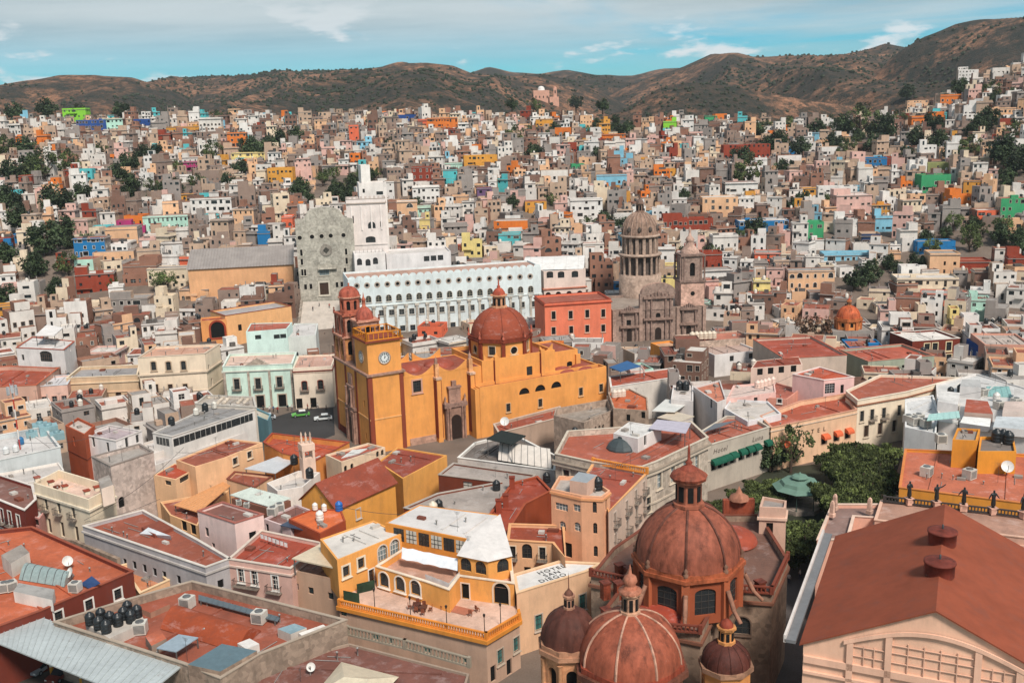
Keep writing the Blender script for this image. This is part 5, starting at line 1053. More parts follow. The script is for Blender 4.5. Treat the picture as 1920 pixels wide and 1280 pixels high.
def lantern(T, c, z, r, h, col, capc, n=8, open_=True, tip=1.6, ball=True):
    mb = MB(); m = surf(col, 'dome'); dk = DARKM
    mb.lathe((c[0], c[1], z), [(r * 1.25, -.1), (r * 1.25, .25), (r, .3), (r, h), (r * 1.35, h + .08), (r * 1.35, h + .3), (r * .95, h + .35)], m, n, pi / n, smooth=False)
    mb.build('lantern', T)
    for k in range(n):
        a = 2 * pi * k / n + 2 * pi / n; q = MB(); x, y = c[0] + r * .945 * cos(a), c[1] + r * .945 * sin(a); w = r * .42
        q.box((x, y, z + h * .52), (.12, w, h * .62), dk, a); q.build('opening', T)
    mb = MB(); mb.lathe((c[0], c[1], z + h + .33), [(r * .95, 0), (r * .9, r * .35), (r * .6, r * .8), (r * .25, r * 1.0), (r * .2, r * 1.05)] + ([(r * .3, r * 1.2), (r * .12, r * 1.4), (r * .1, r * 1.4 + tip * .6), (0, r * 1.4 + tip)] if ball else [(0, r * 1.1)]), surf(capc, 'dome'), 12); mb.build('cap', T)
def octagon(c, r, a0=pi / 8): return [Vector((c[0] + r * cos(a0 + k * pi / 4), c[1] + r * sin(a0 + k * pi / 4))) for k in range(8)]
def drum(T, c, r, z0, z1, col, trim, win=None, a0=pi / 8, wk='plaster'):
    ps = octagon(c, r, a0); mb = MB()
    for i in range(8):
        A, B = ps[i], ps[(i + 1) % 8]; L = (B - A).length; ops = []
        if win: st, w, h, arch, zz, fr, alt = win; st2, ar2, w2, h2 = (st, arch, w, h) if (not alt or i % 2 == 0) else alt; ops = [(L / 2, zz, w2, h2, ar2)]; add_window(T, ps, i, L / 2, zz, w2, h2, st2, ar2, fr, nx=3, ny=4)
        wall(mb, A, B, z0, z1, ops, surf(col, wk), .3)
    mb.build('drum', T)
    for p in ps:
        d = (p - Vector((c[0], c[1]))).normalized(); b = MB(); b.box((p.x + d.x * .05, p.y + d.y * .05, (z0 + z1) / 2), (.5, .9, z1 - z0), surf(trim, 'plaster'), atan2(d.y, d.x)); b.build('pilaster', T)
    b = MB(); b.prism(octagon(c, r + .55, a0), z1 + .003, z1 + .45, surf(trim, 'dome'), bot=True); b.build('cornice', T)
    b = MB(); b.prism(octagon(c, r + .3, a0), z1 + .453, z1 + .9, surf(trim, 'dome')); b.build('cornice', T)
# ---- church of red domes, foreground
SDC = (142, 66, 48); SDW = (150, 120, 100)
body = poly([(1354, 1107), (1447, 1113), (1477, 1048), (1425, 965), (1240, 965), (1150, 1028), (1108, 1079), (1172, 1092), (1128, 1150), (1313, 1187)], 14)
T = BL('domed_church', 'old stone church crowned with large weathered red domes', 'church', body, 14, (150, 126, 108), (116, 84, 72), par=.9, wkind='stone', cop=(120, 66, 50), bands=[(12.6, .35, .3, (128, 84, 66))], wins=[('glass', 1.9, 2.3, 1, dict(fr=(120, 98, 84)), [(1392, 1172)]), ('dark', 1.2, 2.0, 1, {}, [(1335, 1180)])])
DK = (116, 60, 46)
for seg in ([(1354, 1107), (1447, 1113)], [(1108, 1079), (1172, 1092)], [(1250, 1182), (1313, 1187)], [(1447, 1113), (1477, 1048)]):
    balustrade(T, [P(x, y, 14.1).to_2d() for x, y in seg], 14.1, (124, 62, 46), .95, .45)
C0 = P(1290, 1034, 19.5)
drum(T, C0, 6.1, 13.2, 18.4, (154, 80, 52), (170, 92, 60), ('glass', 2.5, 3.2, .5, 14.3, None, None), a0=pi / 8 + .18)
dome(T, C0, 6.0, 19.3, 6.3, (150, 84, 64), 8, (106, 64, 52), a0=pi / 8 + .18, rr=.16)
for k in range(8):
    a = pi / 8 + .18 + k * pi / 4; x, y = C0.x + 6.15 * cos(a), C0.y + 6.15 * sin(a); b = MB(); b.lathe((x, y, 19.2), [(.3, 0), (.3, .3), (.12, .4), (.3, .7), (.05, 1.0)], surf((120, 88, 72), 'stone'), 8); b.build('finial', T)
    b = MB(); u = Vector((C0.x + 6.5 * cos(a), C0.y + 6.5 * sin(a), 17.2)); v = Vector((C0.x + 8.6 * cos(a), C0.y + 8.6 * sin(a), 14.0)); mid_ = (u + v) / 2 - Vector((0, 0, .5)); b.bar(u, mid_, .28, surf((156, 112, 92), 'stone'), 6); b.bar(mid_, v, .24, surf((156, 112, 92), 'stone'), 6); b.build('flying_buttress', T)
lantern(T, C0, 25.5, 1.5, 2.9, (156, 92, 70), (150, 74, 56), tip=2.2)
mb = MB(); mb.lathe((C0.x, C0.y, 28.7), [(2.1, 0), (2.2, .25), (2.0, .5), (1.4, .9), (.6, 1.2)], surf((150, 78, 58), 'dome'), 10, smooth=False); mb.build('lantern_cap', T)
p = P(1250, 1140, 14); dome(T, p, 3.5, 13.3, 1.7, (156, 64, 44), 0, name='low_dome', kind='roof'); p = P(1372, 1005, 14); dome(T, p, 3.4, 13.3, 1.9, (156, 72, 52), 0, name='low_dome', kind='roof')
for x, y in ((1135, 1100), (1160, 1100), (1137, 1150), (1425, 1098), (1180, 1072), (1162, 1066)):
    p = P(x, y, 14.6); b = MB(); b.box((p.x, p.y, 14.1), (.95, .95, 2.0), surf((146, 70, 48), 'dome'), .4); b.box((p.x, p.y, 15.2), (1.15, 1.15, .2), surf((120, 60, 46), 'dome'), .4); b.build('pier', T)
p = P(1385, 935, 16); b = MB(); b.box((p.x, p.y, 14.8), (4.4, .8, 2.4), surf((150, 74, 52), 'dome')); b.lathe((p.x, p.y - .1, 16), [(1.5, 0), (1.3, .5), (.5, .9), (.3, 1.4), (0, 2.0)], surf((166, 112, 90), 'stone'), 8); b.build('gable_screen', T)
C2 = P(1182, 1228, 16); T2 = thing('domed_chapel', 'octagonal red dome with pale ribs and a tall carved lantern', 'chapel', (C2.x, C2.y, 0)); OCC.append((octagon(C2, 6), C2.to_2d(), 6))
mb = MB(); mb.prism(octagon(C2, 5.4), -.5, 14.8, surf((146, 96, 70), 'stone')); mb.build('wall', T2)
b = MB(); b.prism(octagon(C2, 6.0), 14.803, 15.4, surf((120, 74, 58), 'dome'), bot=True); b.build('cornice', T2); b = MB(); b.prism(octagon(C2, 5.6), 15.403, 16.0, surf((150, 70, 50), 'dome')); b.build('cornice', T2)
dome(T2, C2, 5.2, 16, 4.9, (154, 82, 60), 8, (196, 150, 128), a0=pi / 8, rr=.13)
lantern(T2, C2, 20.8, .85, 2.0, (196, 150, 122), (178, 108, 82), tip=1.6)
b = MB(); b.lathe((C2.x, C2.y, 23.0), [(1.15, 0), (1.2, .25), (.6, .5), (.55, .9), (.75, 1.2), (.6, 1.7), (.2, 1.95), (.12, 2.5), (0, 3.1)], surf((176, 112, 88), 'dome'), 12); b.build('finial', T2)
C1 = P(1068, 1197, 16.5); T1 = thing('bell_tower', 'bell tower with a dark ribbed onion-like dome and arched openings', 'bell tower', (C1.x, C1.y, 0)); OCC.append((octagon(C1, 3.3), C1.to_2d(), 3.3))
ps = octagon(C1, 3.0); mb = MB()
for i in range(8):
    A, B = ps[i], ps[(i + 1) % 8]; L = (B - A).length; wall(mb, A, B, -.5, 15.6, [(L / 2, 11.2, 1.1, 3.2, 1)], surf((196, 138, 100), 'stone'), .5); add_window(T1, ps, i, L / 2, 11.2, 1.1, 3.2, 'dark', 1, None, depth=.5)
mb.build('wall', T1)
for p in ps: d = (p - C1.to_2d()).normalized(); b = MB(); b.lathe((p.x + d.x * .05, p.y + d.y * .05, 10.5), [(.3, 0), (.24, .3), (.22, 4.3), (.34, 4.6)], surf((206, 148, 108), 'stone'), 8); b.build('column', T1)
for r, z0, z1 in ((3.5, 15.6, 16.1), (3.25, 16.103, 16.6), (3.3, 10.0, 10.35)): b = MB(); b.prism(octagon(C1, r), z0, z1, surf((176, 128, 100), 'stone'), bot=True); b.build('cornice', T1)
dome(T1, C1, 2.95, 16.6, 3.5, (92, 52, 42), 12, gore=True); lantern(T1, C1, 20.0, .5, 1.2, (176, 128, 104), (110, 70, 56), tip=1.8)
C3 = P(1361, 1240, 14.5); T3 = thing('corner_cupola', 'small dark-domed cupola with orange lantern at the church corner', 'cupola', (C3.x, C3.y, 0)); OCC.append((octagon(C3, 3), C3.to_2d(), 3))
ps = octagon(C3, 2.5); mb = MB()
for i in range(8):
    A, B = ps[i], ps[(i + 1) % 8]; L = (B - A).length; wall(mb, A, B, -.5, 14, [(L / 2, 10.6, .9, 2.2, 1)], surf((206, 138, 80), 'plaster'), .4); add_window(T3, ps, i, L / 2, 10.6, .9, 2.2, 'dark', 1, (190, 130, 84), depth=.4)
mb.build('wall', T3); b = MB(); b.prism(octagon(C3, 2.85), 14.003, 14.5, surf((150, 112, 90), 'stone'), bot=True); b.build('cornice', T3)
dome(T3, C3, 2.5, 14.5, 2.4, (88, 46, 38), 12, n=24, rr=.04, ribc=(80, 44, 36)); lantern(T3, C3, 16.8, .75, 1.4, (206, 140, 84), (140, 62, 44), ball=False)
BL('church_tower_block', 'pale pink stepped tower block at the back of the domed church', 'tower', poly([(1424, 950), (1473, 952), (1475, 938), (1430, 930)], 17), 17, (206, 168, 148), (150, 140, 134), par=.4, wkind='plaster', wins=[('dark', .9, 1.6, 0, {}, [(1443, 990)]), ('dark', .9, 1.4, 1, {}, [(1445, 1038)])], bands=[(15.2, .35, .25, (214, 180, 160))])

# ---- yellow basilica, in its own frame: u along the nave, v towards the back
BO = P(690, 707, 17).to_2d(); BU = Vector((.88, .475)).normalized(); BV = Vector((-BU.y, BU.x))
def bw(u, v): return BO + BU * u + BV * v
def brect(u0, u1, v0, v1): return [bw(u0, v0), bw(u1, v0), bw(u1, v1), bw(u0, v1)]
BY = (227, 155, 84); BRD = (136, 66, 46); BSt = (164, 128, 112); RZ = atan2(BU.y, BU.x)
OCC.append((brect(-1, 60, -5, 24), bw(28, 10), 34))
T = thing('basilica', 'large yellow basilica with clock tower, pink belfry and red dome', 'basilica', (*bw(20, 8), 0))
ym = surf(BY); rm_ = surf((146, 76, 58), 'roof'); TR = surf(BRD)
def bwalls(ps, z0, z1, wins, name='wall', par=.6, mat=ym, roof=rm_):
    holes = {}; mb = MB(); n = len(ps)
    for st, w, h, arch, op, pts in wins:
        for px, py in pts:
            r = hit(ps, z0, z1, px, py)
            if not r: continue
            i, u, z, L = r; u = min(max(u, w / 2 + .2), L - w / 2 - .2); zb = min(max(z - h / 2, z0 + .05), z1 - h - .2); holes.setdefault(i, []).append((u, zb, w, h, arch)); add_window(T, ps, i, u, zb, w, h, st, arch, **op)
    for i in range(n): wall(mb, ps[i], ps[(i + 1) % n], z0, z1, holes.get(i, ()), mat, .35)
    inn = offset(ps, -.35)
    for i in range(n):
        j = (i + 1) % n; mb.face([(ps[i].x, ps[i].y, z1), (ps[j].x, ps[j].y, z1), (inn[j].x, inn[j].y, z1), (inn[i].x, inn[i].y, z1)], mat); mb.face([(inn[j].x, inn[j].y, z1 - par), (inn[i].x, inn[i].y, z1 - par), (inn[i].x, inn[i].y, z1), (inn[j].x, inn[j].y, z1)], mat)
    mb.build(name, T); b = MB(); b.face([(p.x, p.y, z1 - par + .02) for p in offset(ps, -.2)], roof); b.build('roof', T)
def bbox(u0, u1, v0, v1, z0, z1, mat, name):
    b = MB(); b.prism(ccw(brect(u0, u1, v0, v1)), z0, z1, mat, bot=True); b.build(name, T)
FR = dict(fr=(176, 140, 124), ft=.3)
bwalls(brect(0, 8, 0, 21.5), -.5, 17, [('dark', .7, 1.6, 0, {}, [(625, 722), (626, 788), (683, 757), (687, 818)])], 'facade')
bbox(-.4, 8.4, -.4, 21.9, 17.003, 17.45, surf(BSt, 'stone'), 'cornice')
for v in (.35, 7.6, 14.2, 21.1): bbox(-.14, 0, v - .45, v + .45, 0, 16.9, TR, 'pilaster')
for u in (.45, 7.5): bbox(u - .45, u + .45, -.14, 0, 0, 16.9, TR, 'pilaster')
bbox(-.12, 8.1, -.12, 0, 7.4, 7.65, surf((232, 176, 116)), 'string_course'); bbox(-.12, 0, .01, 21.4, 7.4, 7.65, surf((232, 176, 116)), 'string_course'); bbox(-.1, 0, 8.2, 21.4, -.4, 1.6, surf(MAROON, 'stone'), 'plinth')
# stone portal of the facade
sm = surf(BSt, 'stone')
bbox(-.55, 0, 8.4, 13.6, -.4, 7.6, sm, 'portal'); bbox(-.8, 0, 8.1, 13.9, 7.6, 8.2, surf((150, 118, 104), 'stone'), 'portal_cornice'); bbox(-.45, 0, 9.2, 12.8, 8.2, 12.6, sm, 'portal_upper'); bbox(-.6, 0, 9.0, 13.0, 12.6, 13.0, sm, 'portal_cornice'); bbox(-.35, 0, 9.9, 12.1, 13.0, 15.6, sm, 'portal_crest')
bbox(-.6, -.5, 10.0, 12.0, -.3, 5.6, surf((40, 30, 26), 'plastic'), 'door'); bbox(-.5, -.42, 10.4, 11.6, 8.8, 11.6, DARKM, 'window')
for v in (8.7, 9.5, 12.5, 13.3):
    for z0, h in ((0, 7.4),) + (((8.3, 4.2),) if 9 < v < 13 else ()):
        c = bw(-.75, v); b = MB(); b.lathe((c.x, c.y, z0), [(.34, 0), (.27, .4), (.24, h - .5), (.36, h)], sm, 8); b.build('column', T)
# clock stage
bwalls(brect(.25, 7.75, .25, 7.75), 17.45, 24.2, [], 'clock_stage', .3)
bbox(-.2, 8.2, -.2, 8.2, 24.2, 24.6, TR, 'cornice')
balustrade(T, [bw(.2, .2), bw(7.8, .2), bw(7.8, 7.8), bw(.2, 7.8)], 24.6, (216, 136, 44), 1.7, 1.0, closed=True)
def clock(c, n, r):
    e = Vector((-n.y, n.x)) * -1; mb = MB(); z = c[2]
    def q(x, y, d): return (c[0] - e.x * x + n.x * d, c[1] - e.y * x + n.y * d, z + y)
    N_ = 32; ring = lambda rad, d: [q(rad * cos(2 * pi * k / N_), rad * sin(2 * pi * k / N_), d) for k in range(N_)]
    mb.grid([ring(r * 1.22, 0), ring(r * 1.22, .14), ring(r * 1.02, .16), ring(r * 1.02, .08)], surf((176, 150, 132), 'stone')); C = mb.build('clock', T); d = MB(); d.face(ring(r * 1.02, .1), surf((216, 220, 218), 'plastic')); ORG[C.name] = parent_origin(T); d.build('dial', C); bk = surf((34, 42, 50), 'plastic')
    for k in range(12):
        a = 2 * pi * k / 12; h = MB(); w = .11 * r; u = (cos(a), sin(a)); t = (-sin(a), cos(a)); h.face([q(u[0] * r * f + t[0] * w * s, u[1] * r * f + t[1] * w * s, .12) for f, s in ((.62, -1), (.92, -1.3), (.92, 1.3), (.62, 1))], bk); h.build('hour_mark', C)
    for a, l, w in ((radians(92), .8, .05), (radians(48), .5, .07)):
        h = MB(); u = (cos(a), sin(a)); t = (-sin(a), cos(a)); h.face([q(u[0] * r * f + t[0] * w * r * s, u[1] * r * f + t[1] * w * r * s, .15) for f, s in ((-.12, -1), (l, -.5), (l, .5), (-.12, 1))], bk); h.build('hand', C)
c = bw(4, .25); clock((c.x, c.y, 20.6), -BV, 1.15); c = bw(.25, 4.0); clock((c.x, c.y, 20.6), -BU, 1.15)
# pink belfry on the far corner of the facade
def tier(u0, u1, v0, v1, z0, z1, mat, trim, nw, ww, wh, zz):
    ps = brect(u0, u1, v0, v1); mb = MB()
    for i in range(4):
        A, B = ps[i], ps[(i + 1) % 4]; L = (B - A).length; ops = []
        for k in range(nw):
            u = L * (k + .5) / nw; ops.append((u, zz, ww, wh, 1)); add_window(T, ps, i, u, zz, ww, wh, 'dark', 1, None, depth=.5)
        wall(mb, A, B, z0, z1, ops, mat, .5)
        for k in range(nw + 1):
            c = A + (B - A) * (k / nw); b = MB(); b.box((c.x, c.y, (z0 + z1) / 2), (.42, .42, z1 - z0 - .1), trim, RZ); b.build('pilaster', T)
    mb.build('belfry_tier', T); b = MB(); b.prism(ccw(offset(ps, .4)), z1, z1 + .4, trim, bot=True); b.build('cornice', T)
    for p in offset(ps, .2): b = MB(); b.lathe((p.x, p.y, z1 + .4), [(.22, 0), (.22, .4), (.08, .5), (.2, .8), (0, 1.1)], surf(BRD, 'dome'), 6); b.build('finial', T)
pk = surf((196, 140, 118), 'stone'); pk2 = surf((176, 100, 78), 'stone')
tier(.3, 6.3, 14.9, 21.2, 17.45, 22.6, surf((206, 142, 92), 'stone'), pk, 2, 1.3, 3.2, 18.6)
tier(.7, 5.9, 15.3, 20.8, 23.0, 27.4, pk, pk2, 2, 1.2, 2.9, 23.7)
ct = bw(3.3, 18.05); ps = octagon(ct, 2.3); mb = MB()
for i in range(8):
    A, B = ps[i], ps[(i + 1) % 8]; L = (B - A).length; wall(mb, A, B, 27.8, 31.2, [(L / 2, 28.5, .85, 2.1, 1)], pk2, .4); add_window(T, ps, i, L / 2, 28.5, .85, 2.1, 'dark', 1, None, depth=.4)
mb.build('belfry_tier', T); b = MB(); b.prism(octagon(ct, 2.65), 31.2, 31.5, pk, bot=True); b.build('cornice', T); dome(T, ct, 2.3, 31.5, 2.1, (178, 92, 72), 8, (168, 84, 66), n=24, rr=.06); b = MB(); b.lathe((ct.x, ct.y, 33.5), [(.3, 0), (.15, .4), (.25, .7), (0, 1.0)], pk2, 8); b.build('finial', T)
# turret behind the clock stage
tier(1.6, 6.2, 8.6, 12.6, 17.45, 27.0, surf((176, 134, 116), 'stone'), pk, 1, 1.7, 3.6, 22.4)
ct = bw(3.9, 10.6); dome(T, ct, 1.9, 27.4, 2.6, (180, 94, 76), 8, (178, 96, 78), n=24, rr=.06); b = MB(); b.lathe((ct.x, ct.y, 29.8), [(.5, 0), (.55, .3), (.4, .4), (.4, 1.6), (.55, 1.8), (.2, 2.3), (.1, 3.0), (0, 3.6)], pk2, 8); b.build('finial', T)
# nave with scalloped side walls and shallow vaults
bwalls(brect(8, 27, .6, 14.5), -.5, 15.4, [('glass', 1.9, 2.6, 0, dict(fr=(196, 150, 130), ft=.35, nx=4, ny=4), [(782, 724)])], 'nave_wall', .1)
for u0, u1 in ((8.2, 15.4), (16.2, 23.4)):
    for v in (.6, 14.4):
        b = MB(); n = 12; A, B = bw(u0, v), bw(u1, v)
        for k in range(n):
            t0, t1 = k / n, (k + 1) / n; p, q = A.lerp(B, t0), A.lerp(B, t1); h0, h1 = (15.4 + 1.9 * (1 - sin(pi * t)) for t in (t0, t1)); o = BV * .4
            b.face([(p.x, p.y, 15.3), (q.x, q.y, 15.3), (q.x, q.y, h1), (p.x, p.y, h0)], ym); b.face([(p.x, p.y, h0), (q.x, q.y, h1), (q.x + o.x, q.y + o.y, h1), (p.x + o.x, p.y + o.y, h0)], ym); b.face([(q.x + o.x, q.y + o.y, 15.3), (p.x + o.x, p.y + o.y, 15.3), (p.x + o.x, p.y + o.y, h0), (q.x + o.x, q.y + o.y, h1)], ym)
        b.build('parapet', T)
    c = bw((u0 + u1) / 2, 7.5); dome(T, c, 3.5, 15.2, 1.5, (150, 72, 56), 0, name='low_vault', kind='roof', n=24)
for u in (15.8, 24.0):
    bbox(u - .55, u + .55, -.9, .6, -.3, 14.2, ym, 'buttress'); bbox(u - .7, u + .7, -1.1, .7, 14.2, 14.7, surf((214, 176, 150), 'stone'), 'buttress_cap'); bbox(u - .45, u + .45, -.3, .7, 14.7, 17.6, surf((214, 156, 110), 'stone'), 'buttress_top'); c = bw(u, .2); b = MB(); b.lathe((c.x, c.y, 17.6), [(.45, 0), (.3, .4), (.4, .9), (.1, 1.3), (0, 1.9)], sm, 6); b.build('finial', T); bbox(u - .62, u - .5, -.96, .5, 1, 14, TR, 'pilaster'); bbox(u + .5, u + .62, -.96, .5, 1, 14, TR, 'pilaster')
# stone side portal
bbox(17.4, 22.2, -.5, .6, -.3, 7.4, sm, 'side_portal'); bbox(17.0, 22.6, -.8, .6, 7.4, 8.3, surf((146, 116, 104), 'stone'), 'portal_cornice'); bbox(18.4, 21.2, -.35, .6, 8.3, 11.6, sm, 'portal_upper'); bbox(18.2, 21.4, -.5, .6, 11.6, 12.0, sm, 'portal_cornice'); bbox(19.3, 20.3, -.2, .6, 12.0, 13.2, sm, 'portal_crest')
b = MB(); c = bw(19.8, -.53); b.face([(c.x + BU.x * x, c.y + BU.y * x, z) for x, z in arc_pts(2.5, 5.6, 1)], surf((46, 34, 30), 'plastic')); b.build('door', T)
for u in (17.7, 18.3, 21.3, 21.9): c = bw(u, -.7); b = MB(); b.lathe((c.x, c.y, 0), [(.3, 0), (.24, .4), (.22, 6.9), (.32, 7.4)], sm, 8); b.build('column', T)
for u in (17.4, 22.2): c = bw(u, -.3); b = MB(); b.lathe((c.x, c.y, 8.3), [(.35, 0), (.3, .5), (.12, .7), (.3, 1.1), (0, 1.9)], sm, 6); b.build('finial', T)
bbox(9, 17, .42, .6, -.4, 1.6, surf((186, 146, 126), 'stone'), 'plinth')
# transept and crossing
bwalls(brect(27, 46, 0.2, 16), -.5, 16.6, [('glass', 1.5, 2.6, 0, dict(nx=4, ny=5, fr=None), [(993, 697), (898, 704)])], 'transept_wall', .9)
for u in (30.5, 42.5): bbox(u - .5, u + .5, -.35, .2, 11, 17.2, ym, 'buttress'); bbox(u - .62, u - .5, -.4, .2, 11, 16.4, TR, 'pilaster')
bwalls(brect(46, 54, 3, 15), -.5, 15.2, [('dark', 1.5, 1.2, .5, {}, [(1068, 682)])], 'apse_wall', .5)
bbox(53.2, 54.4, 2.4, 3.0, 11, 14, ym, 'buttress')
bwalls(brect(24.5, 58, -3.2, .15), -.5, 11.6, [('dark', 2.7, 1.5, 1, {}, [(983, 733), (1013, 727), (1043, 721)]), ('glass', 1.0, 1.9, 0, dict(fr=(206, 170, 130)), [(953, 764), (1013, 755), (1089, 734), (1127, 727)])], 'side_wall', .7)
bwalls(brect(23.4, 24.48, -3.1, .15), -.5, 11.3, [], 'side_wall', .3)
bwalls(brect(46.2, 58, .2, 8), 8, 11.4, [], 'sacristy_wall', .4)
for u in (49, 54): c = bw(u, 1.5); dome(T, c, 2.6, 10.8, 1.0, (150, 76, 60), 0, name='low_vault', kind='roof', n=20)
CD = bw(35.6, 7.4); drum(T, CD, 7.1, 15.6, 19.7, BY, (128, 56, 36), ('glass', 1.5, 2.0, 0, 16.9, (214, 190, 160), ('dark', 2, 1.7, 1.7)), a0=RZ - pi / 2 + pi / 8)
dome(T, CD, 6.7, 20.4, 6.6, (146, 70, 48), 8, (136, 64, 46), a0=RZ - pi / 2 + pi / 8, rr=.08, kind='roof')
for p in octagon(CD, 7.3, RZ - pi / 2 + pi / 8): b = MB(); b.lathe((p.x, p.y, 20.5), [(.3, 0), (.3, .5), (.1, .7), (.28, 1.1), (0, 2.0)], surf((176, 96, 76), 'stone'), 6); b.build('finial', T)
lantern(T, CD, 26.8, 1.55, 2.6, (214, 156, 120), (172, 80, 58), tip=1.6)
for (u0, u1), v in (((27.5, 31), .3), ((42, 45.5), .3), ((46.5, 52), 15)):
    b = MB(); n = 12; A, B = bw(u0, v), bw(u1, v)
    for k in range(n):
        t0, t1 = k / n, (k + 1) / n; p, q = A.lerp(B, t0), A.lerp(B, t1); h0, h1 = (16.6 + 1.5 * abs(2 * t - 1) ** 1.6 for t in (t0, t1)); o = BV * .35
        for f in ([(p.x, p.y, 16.5), (q.x, q.y, 16.5), (q.x, q.y, h1), (p.x, p.y, h0)], [(p.x, p.y, h0), (q.x, q.y, h1), (q.x + o.x, q.y + o.y, h1), (p.x + o.x, p.y + o.y, h0)], [(q.x + o.x, q.y + o.y, 16.5), (p.x + o.x, p.y + o.y, 16.5), (p.x + o.x, p.y + o.y, h0), (q.x + o.x, q.y + o.y, h1)]): b.face(f, ym if v < 1 else surf(BRD, 'roof'))
    b.build('parapet', T)

# ---- university: white arcaded front, granite main building, stairs, tower
def vplane(name, label, cat, x0, x1, ytop, Y0, Y1, depth, wallc, roofc, zb, wins=(), bands=(), wkind='plaster', par=.5, cop=None, group=None):
    """building whose front runs between two pixels of its top edge at two distances"""
    a, b = PY(x0, ytop[0], Y0), PY(x1, ytop[1], Y1); e = (b - a).to_2d().normalized(); n = Vector((e.y, -e.x)); zt = (a.z + b.z) / 2
    ps = ccw([a.to_2d(), b.to_2d(), b.to_2d() - n * depth, a.to_2d() - n * depth])
    T = BL(name, label, cat, ps, zt, wallc, roofc, zb=zb, par=par, wins=wins, bands=[(zt + z, h, p, c) for z, h, p, c in bands], wkind=wkind, cop=cop, group=group)
    return T, ps, zt, a.to_2d(), e, n, (b - a).to_2d().length
UW = (214, 222, 222); row = lambda a, b, n: [(a[0] + (b[0] - a[0]) * k / (n - 1), a[1] + (b[1] - a[1]) * k / (n - 1)) for k in range(n)]
CV = bpy.data.meshes
T, ps, zt, A, e, n, L = vplane('university_building', 'long white university front with rows of round and arched windows', 'university', 652, 1014, (524, 499), 318, 334, 16, UW, (176, 140, 124), 0, par=.6,
    wins=[('dark', 1.1, 1.1, 2, dict(fr=(170, 156, 144), ft=.42, sill=False), row((669, 536), (994, 518), 18)), ('glass', 1.7, 2.1, 1, dict(fr=(196, 190, 180), bars=(190, 180, 150)), row((672, 562), (995, 542), 18)),
          ('glass', 1.6, 1.8, 0, dict(fr=(190, 184, 174), bars=(150, 150, 146)), row((678, 589), (998, 570), 18)), ('glass', 1.6, 1.8, 0, dict(fr=(190, 184, 174), bars=(90, 100, 110)), row((680, 620), (1000, 600), 18))], bands=[(-9.3, .3, .25, (206, 210, 206))])
gm = surf((186, 178, 166), 'stone')
for k in range(19):
    c = A + e * (L * (k + .02) / 18.3 + .6) + n * .15; b = MB(); b.box((c.x, c.y, zt - 14.6), (.75, .35, 9.2), gm, atan2(e.y, e.x)); b.box((c.x, c.y, zt - 9.6), (1.3, .7, .7), gm, atan2(e.y, e.x)); b.build('pilaster', T)
for k in range(26):
    c = A + e * (L * (k + .5) / 26) + n * -.1; b = MB(); b.face([(c.x + e.x * x * 1.0, c.y + e.y * x * 1.0, zt + z) for x, z in [(1.1 * cos(pi * q / 8), .75 * sin(pi * q / 8)) for q in range(9)]], surf(UW)); b.face([(c.x + e.x * x - n.x * .3, c.y + e.y * x - n.y * .3, zt + z) for x, z in [(1.1 * cos(pi * q / 8), .75 * sin(pi * q / 8)) for q in range(9)]], surf(UW)); b.build('merlon', T)
GS = (176, 170, 158)
T, ps, zt, A, e, n, L = vplane('granite_hall', 'tall pale granite university hall with emblem and round windows', 'university', 553, 662, (420, 414), 346, 350, 18, GS, (140, 132, 124), 6, wkind='stone', par=.5,
    wins=[('dark', 1.5, 1.5, 2, dict(fr=(190, 182, 168), sill=False), [(562, 446), (585, 444), (603, 443), (620, 442), (644, 441)]), ('dark', .8, 2.2, 0, dict(fr=(190, 182, 168)), [(565, 474), (649, 472), (566, 491), (650, 489), (567, 511), (572, 511), (647, 508)]), ('sky', 3.4, 2.2, 0, dict(fr=(190, 182, 168), nx=4), [(608, 510)]), ('door', 3.0, 4.2, 0, dict(fr=(196, 188, 174), ft=.5, nx=4, ny=2), [(608, 541)]), ('dark', .9, 1.8, 0, {}, [(573, 538), (583, 537), (632, 534), (641, 533)])])
b = MB(); pts = [(-L / 2, 0), (L / 2, 0), (L / 2, .8), (L * .36, 1.4), (L * .3, 3.0)] + [(L * .3 * cos(pi * k / 12), 3.0 + 2.2 * sin(pi * k / 12)) for k in range(1, 12)] + [(-L * .3, 3.0), (-L * .36, 1.4), (-L / 2, .8)]; c = A + e * L / 2
b.face([(c.x + e.x * x, c.y + e.y * x, zt + z) for x, z in pts], surf(GS, 'stone')); b.face([(c.x + e.x * x - n.x * .8, c.y + e.y * x - n.y * .8, zt + z) for x, z in reversed(pts)], surf(GS, 'stone'))
for i in range(len(pts)):
    (x0, z0), (x1, z1) = pts[i], pts[(i + 1) % len(pts)]; b.face([(c.x + e.x * x - n.x * o, c.y + e.y * x - n.y * o, zt + z) for x, z, o in ((x0, z0, 0), (x1, z1, 0), (x1, z1, .8), (x0, z0, .8))], surf((186, 178, 164), 'stone'))
b.build('gable', T)
for zc, r, m_ in ((-9.5, 2.1, (150, 142, 132)), (-9.5, 1.1, (74, 72, 66))):
    b = MB(); k = 4 if r < 2 else 16; q = c + n * (.25 if r > 2 else .4); b.face([(q.x + e.x * r * cos(2 * pi * i / k), q.y + e.y * r * cos(2 * pi * i / k), zt + zc + r * sin(2 * pi * i / k)) for i in range(k)], surf(m_, 'stone')); b.build('emblem', T)
b = MB(); q = c + n * .5; b.box((q.x, q.y, 17.2 + 3), (6.5, 1.0, .7), surf((190, 182, 168), 'stone'), atan2(e.y, e.x)); b.face([(q.x + e.x * x + n.x * .5, q.y + e.y * x + n.y * .5, z) for x, z in ((-3.4, 20.6), (3.4, 20.6), (0, 22))], surf((190, 182, 168), 'stone')); b.build('door_pediment', T)
TW = (224, 212, 206)
